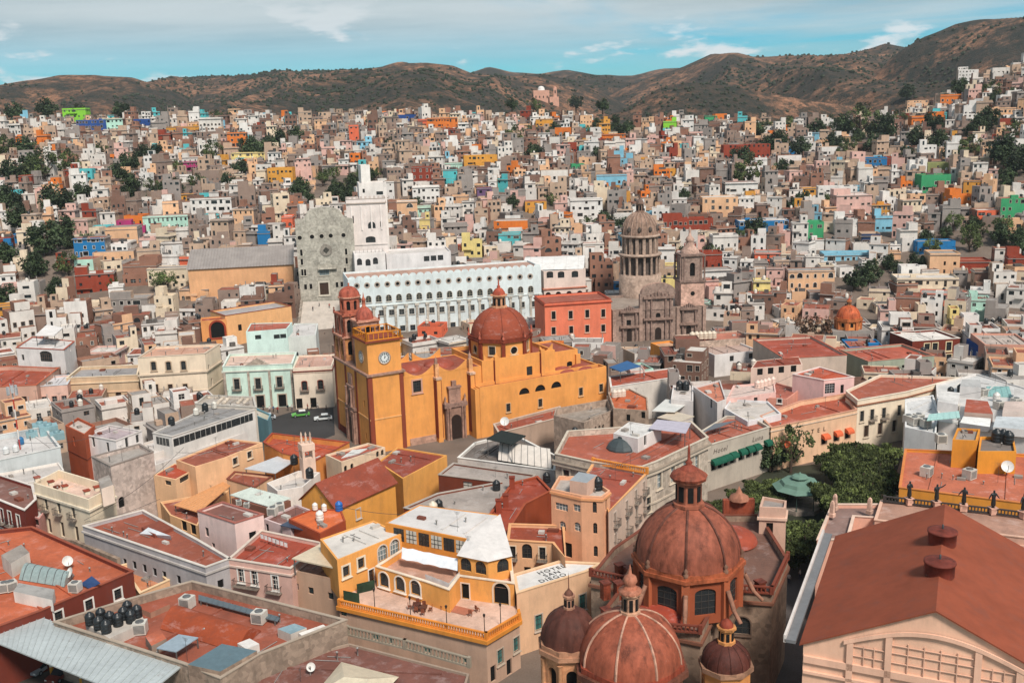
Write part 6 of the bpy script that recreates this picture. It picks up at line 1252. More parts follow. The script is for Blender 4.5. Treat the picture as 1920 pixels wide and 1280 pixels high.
T, ps, zt, A, e, n, L = vplane('university_tower', 'square pinkish-white tower with balustraded top beside the granite hall', 'tower', 648, 722, (375, 372), 354, 356, 13, TW, (150, 140, 134), 6, par=1.2, cop=(160, 146, 136), wins=[('glass', 2.6, 2.4, 1, {}, [(697, 422)]), ('dark', .8, 2.0, 1, {}, [(715, 420)]), ('glass', 3.4, 2.2, .5, {}, [(695, 449)]), ('dark', .9, 2.6, 0, {}, [(661, 412)])], bands=[(-1.6, .4, .35, (170, 156, 146)), (-16, .3, .2, (206, 196, 190))])
for k in range(9): c = A + e * (L * (k + .5) / 9) - n * .2; b = MB(); b.box((c.x, c.y, zt + .55), (.75, .5, .9), surf((196, 182, 174)), atan2(e.y, e.x)); b.build('merlon', T)
for k in range(4): c = A + e * (L * (k + .5) / 4) + n * .12; b = MB(); b.box((c.x, c.y, zt - 6.5), (.5, .3, 8.5), surf((232, 222, 216)), atan2(e.y, e.x)); b.build('pilaster', T)
T, ps, zt, A, e, n, L = vplane('university_chapel', 'white university block with three arched windows and domed tank', 'university', 664, 722, (478, 474), 340, 342, 10, (222, 216, 212), (190, 180, 172), 2, wins=[('glass', 1.7, 2.3, 1, {}, [(674, 491), (690, 492), (704, 489)])])
for k in range(8):
    c = A + e * (L * (k + .5) / 8) - n * .2; b = MB(); b.face([(c.x + e.x * x, c.y + e.y * x, zt + z) for x, z in [(.65 * cos(pi * q / 8), .9 * sin(pi * q / 8)) for q in range(9)]], surf((226, 220, 216))); b.lathe((c.x, c.y, zt + .7), [(.2, 0), (.1, .4), (.16, .7), (0, 1.3)], surf((206, 196, 190)), 6); b.build('pinnacle', T)
vplane('white_stepped_block', 'white stepped block rising behind the university tower', 'building', 672, 724, (344, 341), 366, 368, 9, (226, 218, 212), (196, 188, 182), 8, wins=[('glass', 2.4, 1.2, 0, {}, [(712, 362)]), ('dark', .8, 1.4, 0, {}, [(682, 358)])])
vplane('white_slim_block', 'slim white stair block above the white stepped block', 'building', 676, 693, (310, 309), 372, 373, 6, (228, 222, 216), (196, 188, 182), 10)
vplane('university_annex', 'white university annex with big square windows', 'university', 724, 845, (478, 470), 346, 350, 14, (220, 214, 212), (200, 192, 186), 2, wins=[('glass', 1.9, 1.8, 0, dict(nx=3, ny=2), [(800, 485), (813, 484), (826, 483)]), ('glass', 2.4, 1.1, 0, {}, [(785, 509), (800, 508), (815, 507)])])
T, ps, zt, A, e, n, L = vplane('university_arcade', 'pale arcaded wing with white barrel roof at the end of the university', 'university', 1019, 1098, (505, 508), 338, 341, 14, (222, 200, 188), (206, 200, 196), 0, wins=[('glass', 2.3, 2.2, .5, {}, [(1031, 515), (1052, 515), (1078, 514)]), ('dark', 1.9, 2.0, 1, {}, [(1028, 553), (1047, 552), (1067, 551), (1087, 550)])], bands=[(-6.3, .4, .4, (186, 116, 92))])
vault('', '', '', [(982, 507), (1095, 504), (1098, 480), (986, 484)], zt - .2, 2.0, (222, 218, 214), 'plaster', T=T, ribs=5, ribc=(190, 186, 182))
T, ps, zt, A, e, n, L = vplane('coral_building', 'bright coral two-storey building with white-framed windows', 'building', 1021, 1146, (567, 563), 300, 304, 14, (226, 124, 94), (150, 84, 66), 0, par=.5, cop=(164, 72, 52), wins=[('dark', 1.2, 2.4, 0, dict(fr=(206, 170, 150), ft=.2), [(1038, 591), (1070, 590), (1101, 588), (1131, 587)]), ('dark', 1.2, 2.2, 0, dict(fr=(206, 170, 150), ft=.2), [(1038, 620), (1071, 618), (1131, 615), (1101, 616)])], bands=[(-.9, .35, .3, (170, 76, 54))])
# stairs up to the granite hall
T = thing('grand_staircase', 'wide pale stone staircase climbing to the granite hall', 'staircase', tuple(P(600, 640, 0))); a0, a1 = PY(556, 640, 318), PY(644, 640, 322); b0, b1 = PY(566, 566, 345), PY(640, 562, 346); NS = 34
for k in range(NS):
    t0, t1 = k / NS, (k + 1) / NS; z = 9.0 * t1; q = [a0.lerp(b0, t0), a1.lerp(b1, t0), a1.lerp(b1, t1 + .01), a0.lerp(b0, t1 + .01)]; mb = MB(); mb.prism(ccw([p.to_2d() for p in q]), 9.0 * t0 - 3, z, surf((200, 190, 180), 'plaster')); mb.build('step', T)
for u_, v_ in ((a0, b0), (a1, b1)):
    for k in range(10): p_, q_ = u_.lerp(v_, k / 10), u_.lerp(v_, (k + 1) / 10); e_ = (q_ - p_).to_2d(); c_ = (p_ + q_) / 2; mb = MB(); mb.box((c_.x, c_.y, 9.0 * (k + .5) / 10 - .8), (e_.length + .02, .7, 4.2), surf((172, 160, 148), 'stone'), atan2(e_.y, e_.x)); mb.build('side_wall', T)
OCC.append((ccw([p.to_2d() for p in (a0, a1, b1, b0)]), ((a0 + b1) / 2).to_2d(), 16))
# ---- carved stone church with colonnaded dome
CW = (156, 132, 120); CP = (206, 166, 148)
T, ps, zt, A, e, n, L = vplane('carved_church', 'carved grey-pink stone church front with three ornate portals', 'church', 1148, 1323, (580, 574), 306, 309, 24, CW, (150, 134, 122), 0, wkind='stone', par=.6, cop=(166, 142, 128), wins=[('dark', 1.5, 2.6, 1, {}, [(1234, 594)]), ('dark', 1.4, 2.4, 0, {}, [(1179, 607)])])
st_ = surf((140, 116, 106), 'stone'); rz = atan2(e.y, e.x)
def cb(s, w, z0, z1, o, name, m=st_, d=.6):
    c = A + e * s + n * o; b = MB(); b.box((c.x, c.y, (z0 + z1) / 2), (w, d, z1 - z0), m, rz); b.build(name, T)
cb(L * .47, 10.5, zt - .5, zt + 4.5, -.6, 'raised_front', surf(CW, 'stone'), 1.6); mid_ = L * .49
b = MB(); c = A + e * mid_ - n * .6
pts = [(5.4 * cos(pi * k / 14), zt + 4.4 + 3.4 * sin(pi * k / 14) ** .8) for k in range(15)]
b.face([(c.x + e.x * x + n.x * .8, c.y + e.y * x + n.y * .8, z) for x, z in pts], surf(CW, 'stone')); b.face([(c.x + e.x * x - n.x * .8, c.y + e.y * x - n.y * .8, z) for x, z in reversed(pts)], surf(CW, 'stone'))
for (x0, z0), (x1, z1) in zip(pts, pts[1:]): b.face([(c.x + e.x * x + n.x * o, c.y + e.y * x + n.y * o, z) for x, z, o in ((x0, z0, .8), (x0, z0, -.8), (x1, z1, -.8), (x1, z1, .8))], surf((176, 140, 124), 'stone'))
b.build('gable', T)
for s, hh, w in ((mid_, zt + 3.8, 9.0), (L * .18, zt - .3, 5.4), (L * .82, zt - .3, 5.4)):
    for k in range(6 if w > 6 else 4):
        nk = 6 if w > 6 else 4; x = s + (k - (nk - 1) / 2) * w / nk
        if abs(x - s) < .8: continue
        c = A + e * x + n * .35; b = MB(); prof = [(.42, 0), (.3, .6), (.34, 1.2), (.24, 2.0), (.4, 3.2), (.28, 3.8), (.36, hh * .55), (.22, hh * .62), (.34, hh * .8), (.44, hh * .95)]; b.lathe((c.x, c.y, 0), prof, st_, 6); b.build('column', T)
    for z in (hh * .5, hh * .97): cb(s, w + .6, z - .35, z + .35, .35, 'entablature', surf((150, 124, 112), 'stone'), 1.2)
    for k in range(7): cb(s + (k - 3) * w / 8, .5, hh, hh + 1.4 - abs(k - 3) * .35, .3, 'pinnacle')
    c = A + e * s + n * .05; b = MB(); b.face([(c.x + e.x * x, c.y + e.y * x, z) for x, z in arc_pts(2.0 if w > 6 else 1.6, 4.4, 1)], surf((44, 34, 30), 'plastic')); b.build('door', T)
for s in (.5, L - .5, L * .3, L * .7): cb(s, 1.0, -.4, zt, .2, 'buttress', surf((170, 142, 128), 'stone'), .8)
ctw = A + e * (L * .86) - n * 3.8
def sqr(c, h): return [c - e * h + n * h, c + e * h + n * h, c + e * h - n * h, c - e * h - n * h]
b = MB(); b.prism(ccw(sqr(ctw, 3.7)), zt - .5, 18, surf(CP, 'stone')); b.build('tower_base', T); b = MB(); b.prism(ccw(sqr(ctw, 4.1)), 18.003, 18.6, st_, bot=True); b.build('cornice', T); c = ctw + n * 3.72; b = MB(); b.face([(c.x + e.x * .7 * cos(2 * pi * k / 12), c.y + e.y * .7 * cos(2 * pi * k / 12), 14.5 + .7 * sin(2 * pi * k / 12)) for k in range(12)], DARKM); b.build('oculus', T)
def belf(c, h, z0, z1, ww, wh, m):
    q = ccw(sqr(c, h)); mb = MB()
    for i in range(4): X, Y_ = q[i], q[(i + 1) % 4]; Lw = (Y_ - X).length; wall(mb, X, Y_, z0, z1, [(Lw / 2, z0 + 1.2, ww, wh, 1)], m, .5); add_window(T, q, i, Lw / 2, z0 + 1.2, ww, wh, 'dark', 1, None, depth=.5)
    mb.build('belfry', T)
    for p in q:
        for o in (-.6, .6): b = MB(); b.lathe((p.x + e.x * o, p.y + e.y * o, z0), [(.4, 0), (.3, .5), (.3, z1 - z0 - .5), (.45, z1 - z0)], st_, 6); b.build('column', T)
    b = MB(); b.prism(ccw(sqr(c, h + .55)), z1, z1 + .6, st_, bot=True); b.build('cornice', T)
belf(ctw, 3.2, 18.6, 26.0, 1.6, 4.2, surf(CW, 'stone'))
b = MB(); b.lathe((ctw.x, ctw.y, 26.6), [(3.0, 0), (2.9, .8), (2.0, 1.8), (1.3, 2.6), (1.1, 3.6), (1.5, 4.0), (1.1, 4.8), (.5, 5.4), (.35, 6.6), (.5, 7.0), (0, 8.2)], surf((190, 156, 140), 'stone'), 8, pi / 8); b.build('spire', T)
# colonnaded dome
cd_ = PY(1200, 500, 334).to_2d(); T = thing('colonnaded_dome', 'tall ribbed stone dome on two rings of columns', 'dome', (cd_.x, cd_.y, 8)); SDm = surf((172, 148, 132), 'stone'); dz = lambda y: PY(1200, y, 334).z
z0, z1, z2, z3, z4 = dz(526), dz(512), dz(478), dz(442), dz(400)
OCC.append((octagon(cd_, 7.5), cd_, 7.5))
b = MB(); b.lathe((cd_.x, cd_.y, z0 - 6), [(7.0, 0), (7.0, z1 - z0 + 6), (6.7, z1 - z0 + 6.01)], SDm, 32); b.build('drum_base', T); b = MB(); b.lathe((cd_.x, cd_.y, z1), [(5.2, -.2), (5.2, z3 - z1)], surf((96, 84, 78), 'stone'), 32); b.build('drum_core', T)
for k in range(16):
    a = 2 * pi * k / 16 + .1; b = MB(); b.lathe((cd_.x + 6.3 * cos(a), cd_.y + 6.3 * sin(a), z1), [(.55, 0), (.42, .5), (.4, z2 - z1 - .6), (.6, z2 - z1)], SDm, 8); b.build('column', T)
    b = MB(); b.box((cd_.x + 5.5 * cos(a), cd_.y + 5.5 * sin(a), (z2 + z3) / 2 + .4), (.9, 1.0, z3 - z2 - .9), SDm, a); b.build('pier', T)
for r, z, h in ((7.0, z2, .8), (6.4, z3 - .2, .8)): b = MB(); b.lathe((cd_.x, cd_.y, z), [(r - 1, -.01), (r, 0), (r + .3, h * .5), (r, h), (5, h + .02)], SDm, 32); b.build('cornice', T)
dome(T, cd_, 5.9, z3 + .6, z4 - z3, (150, 122, 106), 20, (166, 138, 122), n=40, rr=.2, kind='stone')
for k in range(10): a = 2 * pi * k / 10 + .16; b = MB(); b.lathe((cd_.x + 5.75 * cos(a), cd_.y + 5.75 * sin(a), z3 + 1.5), [(.1, 0), (.6, .5), (.6, 1.4), (.1, 2.0)], surf((90, 80, 74), 'stone'), 8); b.build('oculus', T)
lantern(T, cd_, z4 + .5, 1.3, 2.6, (150, 120, 104), (130, 104, 92), tip=1.4)
# small orange-domed chapel on the right
p = PY(1590, 612, 290); T = BL('orange_dome_chapel', 'grey chapel with an orange ribbed dome among the roofs', 'chapel', ccw([p.to_2d() + Vector(q) for q in ((-6, -5), (6, -5), (6, 6), (-6, 6))]), p.z - .3, (150, 142, 136), (150, 140, 132), par=.3, wins=[('dark', 2.2, 2.6, 0, {}, [(1582, 640), (1600, 640)])])
drum(T, p, 3.6, p.z - .5, p.z + 2, (214, 140, 84), (190, 110, 66), ('dark', .9, 1.3, 1, p.z + .3, None, None)); dome(T, p, 3.4, p.z + 2.7, 3.6, (196, 98, 60), 8, (176, 84, 54), n=24, rr=.08); lantern(T, p, p.z + 6.2, .55, 1.2, (206, 130, 84), (176, 84, 54), tip=.8)
# far pink church on its hill
hz = ground_at(1022, 192, 760, 2200).y; p0 = PY(1022, 190, hz); T = thing('hilltop_church', 'small pink church with white dome and tower on the far hill', 'church', (p0.x, p0.y, p0.z - 3)); pm = surf((214, 162, 140))
for x0, x1, y in ((1000, 1030, 170), (1028, 1048, 182)): a, b = PY(x0, y, hz), PY(x1, y, hz); q = MB(); q.prism([Vector((a.x, hz)), Vector((b.x, hz)), Vector((b.x, hz + 14)), Vector((a.x, hz + 14))], p0.z - 14, a.z, pm); q.build('wall', T)
a = PY(1041, 175, hz); q = MB(); q.box((a.x, hz + 3, a.z), (4.6, 4.6, 14), pm); q.box((a.x, hz + .6, a.z + 2), (1.6, .3, 4), DARKM); q.lathe((a.x, hz + 3, a.z + 7), [(2.4, 0), (1.8, 1.6), (0, 2.6)], surf((196, 140, 120)), 8); q.build('tower', T)
a = PY(1015, 170, hz); q = MB(); q.lathe((a.x, hz + 6, a.z), [(5.0, 0), (5.0, 2.0)] + [(r, 2 + h) for r, h in dome_prof(4.8, 4.2)], surf((222, 216, 210)), 20); q.build('dome', T)
for x in (1005, 1012, 1019, 1026): a = PY(x, 182, hz - .2); q = MB(); q.box((a.x, hz - .1, a.z), (1.4, .3, 3), DARKM); q.build('window', T)

# ------------------------------------------------------------------ garden, plaza, street
mb = MB(); mb.prism(poly([(470, 795), (560, 768), (625, 764), (628, 815), (560, 840), (490, 824)], 0), -.3, .015, surf((58, 56, 56), 'asphalt')); tag(mb.build('plaza_road'), kind='structure')
mb = MB(); mb.prism(poly([(1330, 960), (1440, 880), (1700, 850), (1680, 1010), (1480, 1040)], 0), -.3, .012, surf((52, 54, 42), 'asphalt')); tag(mb.build('garden_ground'), kind='structure')
mb = MB(); mb.prism(poly([(1470, 1040), (1560, 1035), (1560, 1400), (1420, 1400)], 0), -.3, .016, surf((84, 78, 76), 'asphalt')); tag(mb.build('street_paving'), kind='structure')
mb = MB(); mb.prism(poly([(1640, 1000), (1690, 860), (1712, 862), (1690, 1000)], 0), -.3, .02, surf((132, 108, 98), 'asphalt')); tag(mb.build('garden_path'), kind='structure')
OPEN = [poly([(418, 775), (622, 762), (632, 818), (470, 835)], 0), poly([(1330, 965), (1440, 870), (1705, 840), (1700, 1010), (1480, 1060)], 0)]
def in_px(pg, x, y): return inside([Vector(q) for q in pg], Vector((x, y)))
REG = [[(1552, 838), (1650, 826), (1660, 900), (1642, 958), (1580, 962), (1556, 900)], [(1322, 905), (1455, 856), (1492, 862), (1405, 925), (1335, 945)], [(1466, 960), (1640, 966), (1640, 1025), (1466, 1020)]]
k = 0
for gx in range(20, 95, 5):
    for gy in range(135, 215, 5):
        x, y = gx + random.uniform(-.6, .6), gy + random.uniform(-.6, .6); q = proj((x, y, 6.3))
        if any(in_px(r, *q) for r in REG):
            z = 1 if in_px(REG[1], *q) else 0
            tree((x, y, 0), 2.6 if z else 3.2, 'clip', ('flat-clipped laurel in the hedge along the green-awning hotel' if z else 'flat-clipped garden laurel in the dense block beside the kiosk path') if not in_px(REG[2], *q) else 'flat-clipped laurel in the row facing the domed church', 'clipped garden laurels', 'laurel_tree', rz=random.choice((0, 1.57, 3.14)), hs=1.0 if z else 1.3 if in_px(REG[2], *q) else 1.6)
tree(P(1482, 886, 0), 4.6, 'loose', 'tall loose-crowned tree rising above the garden in front of the peach hotel', name='garden_tree', hs=1.2)
tree(P(1448, 884, 0), 3.6, 'round', 'rounded dark tree beside the tallest garden tree', name='garden_tree')
kp = P(1499, 912, 4.0); T = thing('bandstand', 'bandstand with green copper octagonal roof in the garden', 'bandstand', (kp.x, kp.y, 0)); cop = surf((104, 132, 118), 'plaster')
mb = MB(); mb.lathe((kp.x, kp.y, 4.0), [(4.7, -.15), (4.8, 0), (4.5, .1), (3.5, .55), (3.2, 1.1), (1.3, 1.45)], cop, 8, pi / 8, smooth=False); mb.build('roof', T)
mb = MB(); mb.lathe((kp.x, kp.y, 5.4), [(1.2, 0), (1.2, .35), (1.6, .42), (1.3, .7), (.4, .9), (.1, 1.3), (0, 1.4)], cop, 8, pi / 8, smooth=False); mb.build('roof_lantern', T)
mb = MB(); mb.prism(octagon(kp, 4.2), 0, .8, surf((150, 136, 124), 'stone')); mb.build('base', T)
for q in octagon(kp, 3.9): mb = MB(); mb.lathe((q.x, q.y, .8), [(.16, 0), (.09, .3), (.08, 3.0), (.2, 3.2)], surf((50, 66, 60), 'plastic'), 8); mb.build('column', T)
# ------------------------------------------------------------------ cars
CARP = {}
def car(p, rz, col, label, group=None, roofc=None, L=4.3, hh=1.45):
    T = thing('parked_car', label, 'car', p, group); T.rotation_euler = (0, 0, rz); k = (col, roofc, L, hh)
    if k not in CARP:
        m = surf(col, 'plastic'); g = glass(); w = .86; bel = hh * .56
        sec = [(-L / 2, .35), (-L / 2 + .05, bel - .12), (-L / 2 + .9 if hh < 1.7 else -L / 2 + .5, bel), (L / 2 - .35, bel), (L / 2, bel - .15), (L / 2, .35)]
        b = MB()
        for s in (-1, 1): b.face([(x, s * w, z) for x, z in (sec if s < 0 else sec[::-1])], m)
        for (x0, z0), (x1, z1) in zip(sec, sec[1:] + sec[:1]): b.face([(x0, -w, z0), (x0, w, z0), (x1, w, z1), (x1, -w, z1)], m)
        cb_ = [(-L * .24, bel), (-L * .08, hh), (L * .26, hh), (L * .42, bel)] if hh < 1.7 else [(-L * .4, bel), (-L * .28, hh), (L * .44, hh), (L * .46, bel)]
        wt = w * .82; gl = MB(); rf = MB()
        lo = [(cb_[0][0], bel), (cb_[3][0], bel)]
        for s in (-1, 1): gl.face([(cb_[0][0], s * w * .97, bel), (cb_[1][0], s * wt, hh - .06), (cb_[2][0], s * wt, hh - .06), (cb_[3][0], s * w * .97, bel)], g)
        gl.face([(cb_[0][0], -w * .97, bel), (cb_[0][0], w * .97, bel), (cb_[1][0], wt, hh - .06), (cb_[1][0], -wt, hh - .06)], g); gl.face([(cb_[3][0], w * .97, bel), (cb_[3][0], -w * .97, bel), (cb_[2][0], -wt, hh - .06), (cb_[2][0], wt, hh - .06)], g)
        rf.box(((cb_[1][0] + cb_[2][0]) / 2, 0, hh - .02), (cb_[2][0] - cb_[1][0] + .08, wt * 2 + .06, .09), surf(roofc or col, 'plastic'))
        for x in (cb_[0][0], cb_[1][0] * .3 + cb_[2][0] * .7):
            pass
        wh = MB(); wh.lathe((0, 0, -.1), [(.31, 0), (.33, .04), (.33, .16), (.31, .2)], surf((24, 24, 25), 'plastic'), 14); wh.lathe((0, 0, .1), [(.2, -.01), (.19, .005)], surf((150, 150, 152), 'metal'), 12)
        hl = MB(); hl.box((0, 0, 0), (.06, .3, .14), surf((214, 214, 206), 'plastic'))
        CARP[k] = (b.mesh('body'), gl.mesh('cabin_glass'), rf.mesh('car_roof'), wh.mesh('wheel'), hl.mesh('headlight'))
    b, gl, rf, wh, hl = CARP[k]
    for nm, me in (('body', b), ('cabin_glass', gl), ('car_roof', rf)): o = bpy.data.objects.new(nm, me); COL.objects.link(o); o.parent = T
    for x in (-L * .31, L * .31):
        for s in (-1, 1): o = bpy.data.objects.new('wheel', wh); COL.objects.link(o); o.parent = T; o.location = (x, s * .8, .33); o.rotation_euler = (-s * pi / 2, 0, 0)
    for s in (-.6, .6): o = bpy.data.objects.new('headlight', hl); COL.objects.link(o); o.parent = T; o.location = (-L / 2 - .01, s, .62)
car(P(500, 786, 0), .3, (190, 194, 198), 'silver car at the plaza kerb beside the blue-grey side wall'); car(P(564, 780, 0), .25, (96, 168, 78), 'bright green taxi with white roof crossing the plaza', roofc=(226, 226, 222)); car(P(606, 787, 0), .2, (210, 214, 214), 'white car on the plaza beside the basilica facade')
car(P(56, 1246, 0), 1.25, (168, 172, 176), 'silver grey car parked beside the yellow-footed column'); car(P(81, 1254, 0), 1.25, (150, 152, 154), 'grey car parked second along under the canopy'); car(P(116, 1268, 0), 1.25, (120, 52, 40), 'dark red car parked under the long canopy'); car(P(8, 1256, 0), 1.0, (222, 222, 220), 'white van outside the end of the long canopy', L=5.0, hh=2.0)
# ------------------------------------------------------------------ people
def person_mesh(shirt, legs, stride):
    V = [(0, 0, .95), (0, 0, 1.15), (0, 0, 1.38), (0, 0, 1.5), (0, -.02, 1.62), (0, -.02, 1.72)]; E_ = [(k, k + 1) for k in range(5)]; R_ = [.15, .14, .16, .06, .095, .08]
    for s in (-1, 1):
        i = len(V); V += [(s * .1, 0, .88), (s * .11, -stride * s * .5, .48), (s * .11, -stride * s * .5 + .1 * (s * stride > 0), .08), (s * .11, -stride * s * .5 - .1, .04)]; E_ += [(0, i), (i, i + 1), (i + 1, i + 2), (i + 2, i + 3)]; R_ += [.1, .07, .05, .045]
        i = len(V); V += [(s * .2, 0, 1.4), (s * .26, stride * s * .2, 1.12), (s * .26, stride * s * .3 - .1, .88), (s * .26, stride * s * .3 - .13, .78)]; E_ += [(2, i), (i, i + 1), (i + 1, i + 2), (i + 2, i + 3)]; R_ += [.07, .05, .04, .035]
    me = bpy.data.meshes.new('person'); me.from_pydata(V, E_, []); o = bpy.data.objects.new('tmp', me); COL.objects.link(o); o.modifiers.new('s', 'SKIN')
    for i, r in enumerate(R_): me.skin_vertices[0].data[i].radius = (r, r * .8); me.skin_vertices[0].data[i].use_root = i == 0
    sb = o.modifiers.new('b', 'SUBSURF'); sb.levels = 1; bpy.context.view_layer.update()
    r = bpy.data.meshes.new_from_object(o.evaluated_get(bpy.context.evaluated_depsgraph_get())); bpy.data.objects.remove(o); r.name = 'person'; r.materials.clear()
    for c in (shirt, legs, (176, 124, 98), (40, 30, 26)): r.materials.append(surf(c, 'cloth'))
    for p in r.polygons: z = p.center.z; p.material_index = 3 if z > 1.68 else 2 if z > 1.48 or (z < .92 and abs(p.center.x) > .2) else 0 if z > .93 else 1
    for p in r.polygons: p.use_smooth = True
    return r
PM = [person_mesh((40, 44, 52), (34, 36, 44), .3), person_mesh((206, 200, 194), (52, 60, 84), .35), person_mesh((150, 52, 46), (46, 46, 50), .2), person_mesh((70, 104, 140), (60, 54, 50), .4)]
PN = ['in dark clothes', 'in a white top and blue trousers', 'in a red top', 'in a blue shirt']
def person(px, py, z, k, where, rz=None):
    prop('person', PM[k], 'person %s %s' % (PN[k], where), 'person', P(px, py, z) if z is not None else ground_at(px, py, 300), random.uniform(0, 6) if rz is None else rz, 1.0, 'passers-by')
for px, py, k, w in ((1480, 1066, 0, 'walking in the street beside the domed church'), (1490, 1068, 0, 'walking in the street beside the domed church'), (1511, 1050, 3, 'standing near the theatre annex wall'), (1479, 1094, 1, 'walking along the foot of the church wall'), (1508, 1108, 0, 'walking ahead of the theatre hall'), (1672, 905, 0, 'on the garden path by the laurels'), (1680, 880, 1, 'on the garden path by the laurels'), (1668, 935, 2, 'on the garden path by the laurels'), (1690, 862, 3, 'on the garden path by the laurels'), (1500, 1085, 1, 'crossing the street paving'), (1522, 1075, 2, 'crossing the street paving')): person(px, py, 0, k, w)
for px, py, k in ((494, 772, 0), (506, 773, 1), (513, 772, 3), (540, 770, 0), (548, 770, 1), (577, 768, 2), (584, 768, 0), (596, 767, 1), (521, 774, 2), (612, 770, 0)): person(px, py, 0, k, 'on the pavement before the %s' % ('mint palace' if px < 548 else 'red-trimmed house'))
for t, s, k in ((.75, .3, 0), (.85, .45, 0), (.8, .7, 2), (.3, .8, 1), (.1, .6, 0)):
    a_, b_ = PY(556, 640, 318).lerp(PY(566, 566, 345), t), PY(644, 640, 322).lerp(PY(640, 562, 346), t); q = a_.lerp(b_, s); prop('person', PM[k], 'person %s climbing the wide stone staircase' % PN[k], 'person', (q.x, q.y, 9.0 * t + .15), random.uniform(0, 6), 1.0, 'people on the stairs')
# ------------------------------------------------------------------ other landmark houses of the middle distance
T, ps, zt, A, e, n, L = vplane('barn_hall', 'long peach hall under a ribbed grey sheet roof', 'hall', 352, 548, (505, 497), 356, 362, 14, (222, 168, 124), (150, 140, 136), 4, par=.05)
b = MB(); q = [(A - e * .5 + n * .6), (A + e * (L + .5) + n * .6), (A + e * (L + .5) - n * 15), (A - e * .5 - n * 15)]; b.face([(p.x, p.y, zt + (0.1 if i < 2 else 5.4)) for i, p in enumerate(q)], surf((158, 148, 142), 'metal')); b.build('sheet_roof', T)
for k in range(36): b = MB(); t = (k + .5) / 36; u, v = q[0].lerp(q[1], t), q[3].lerp(q[2], t); b.bar((u.x, u.y, zt + .16), (v.x, v.y, zt + 5.46), .1, surf((150, 140, 134), 'metal'), 4); b.build('seam', T)
vplane('maroon_roof_villa', 'peach villa with maroon parapet and flat grey roof beside the stairs', 'house', 422, 546, (592, 574), 312, 326, 12, (226, 172, 120), (166, 158, 156), 0, cop=(140, 66, 48), wins=[('dark', 1.2, 2.0, 0, {}, [(450, 614), (476, 611)])])
T, ps, zt, A, e, n, L = vplane('arched_gate_house', 'orange gatehouse with a deep brick-red arch', 'house', 376, 424, (602, 598), 308, 310, 6, (220, 150, 92), (150, 70, 50), 0, wins=[('dark', 4.0, 5.0, 1, dict(fr=(150, 62, 42), ft=.6, sill=False), [(408, 618)])])
vplane('red_villa', 'dark red villa with cream window frames and white roof', 'house', 1711, 1800, (640, 634), 268, 270, 12, (120, 52, 38), (214, 206, 198), 0, cop=(216, 206, 196), wins=[('glass', 1.5, 2.4, 0, dict(fr=(226, 206, 168), ft=.25), [(1738, 652), (1753, 651), (1779, 649)]), ('glass', 1.5, 1.8, 0, dict(fr=(226, 206, 168), ft=.25), [(1737, 673), (1753, 672), (1779, 670)])])
vplane('deep_blue_house', 'deep blue house with white-framed windows on a narrow street', 'house', 1812, 1845, (638, 650), 270, 258, 10, (34, 74, 140), (120, 110, 104), 0, wins=[('glass', .9, 1.9, 0, dict(fr=(200, 210, 224)), [(1822, 664), (1832, 667)])])
vplane('pink_stained_house', 'wide stained pink house with rubbish on its flat roof', 'house', 1847, 1935, (642, 650), 256, 254, 14, (206, 150, 130), (176, 160, 150), 0, wins=[('dark', .8, .6, 0, {}, [(1860, 672), (1890, 674)])])
vplane('green_grey_house', 'green-grey house with red roof terrace above the cream building', 'house', 1628, 1752, (676, 668), 246, 250, 14, (158, 164, 146), (170, 86, 66), 0, par=.6, cop=(186, 120, 100), wins=[('dark', .9, .8, 0, {}, [(1660, 688), (1694, 687)])])
vplane('long_red_roof_house', 'long house with gridded red roofs and eave windows', 'house', 1412, 1470, (640, 668), 262, 240, 16, (196, 176, 160), (156, 74, 56), 0, cop=(170, 90, 70))
vplane('white_tank_house', 'white house with silver tanks and two barred windows', 'house', 1340, 1424, (664, 658), 262, 266, 12, (222, 216, 212), (176, 150, 138), 0, wins=[('glass', 1.2, 1.5, 0, {}, [(1372, 672), (1408, 667)])])
vplane('yellow_patio_house', 'yellow-orange house with roof tanks beside the carved church', 'house', 1252, 1290, (656, 652), 262, 264, 10, (222, 146, 70), (190, 150, 120), 0, wins=[('glass', 1.2, 1.6, 0, {}, [(1281, 668)])])
vplane('stone_range', 'long bare stone range with a row of white tanks', 'house', 1290, 1412, (640, 634), 272, 276, 10, (186, 164, 148), (176, 110, 90), 0, wkind='stone', wins=[('dark', 1.0, 1.4, 0, {}, [(1300, 660)])])
for k in range(6): q = PY(1298 + 8 * k, 636 - k * .3, 276); prop('water_tank', tank_mesh((206, 190, 170)), 'cream water tank in the row on the bare stone range', 'water tank', q, 0, 1.5, 'tanks on the stone range')
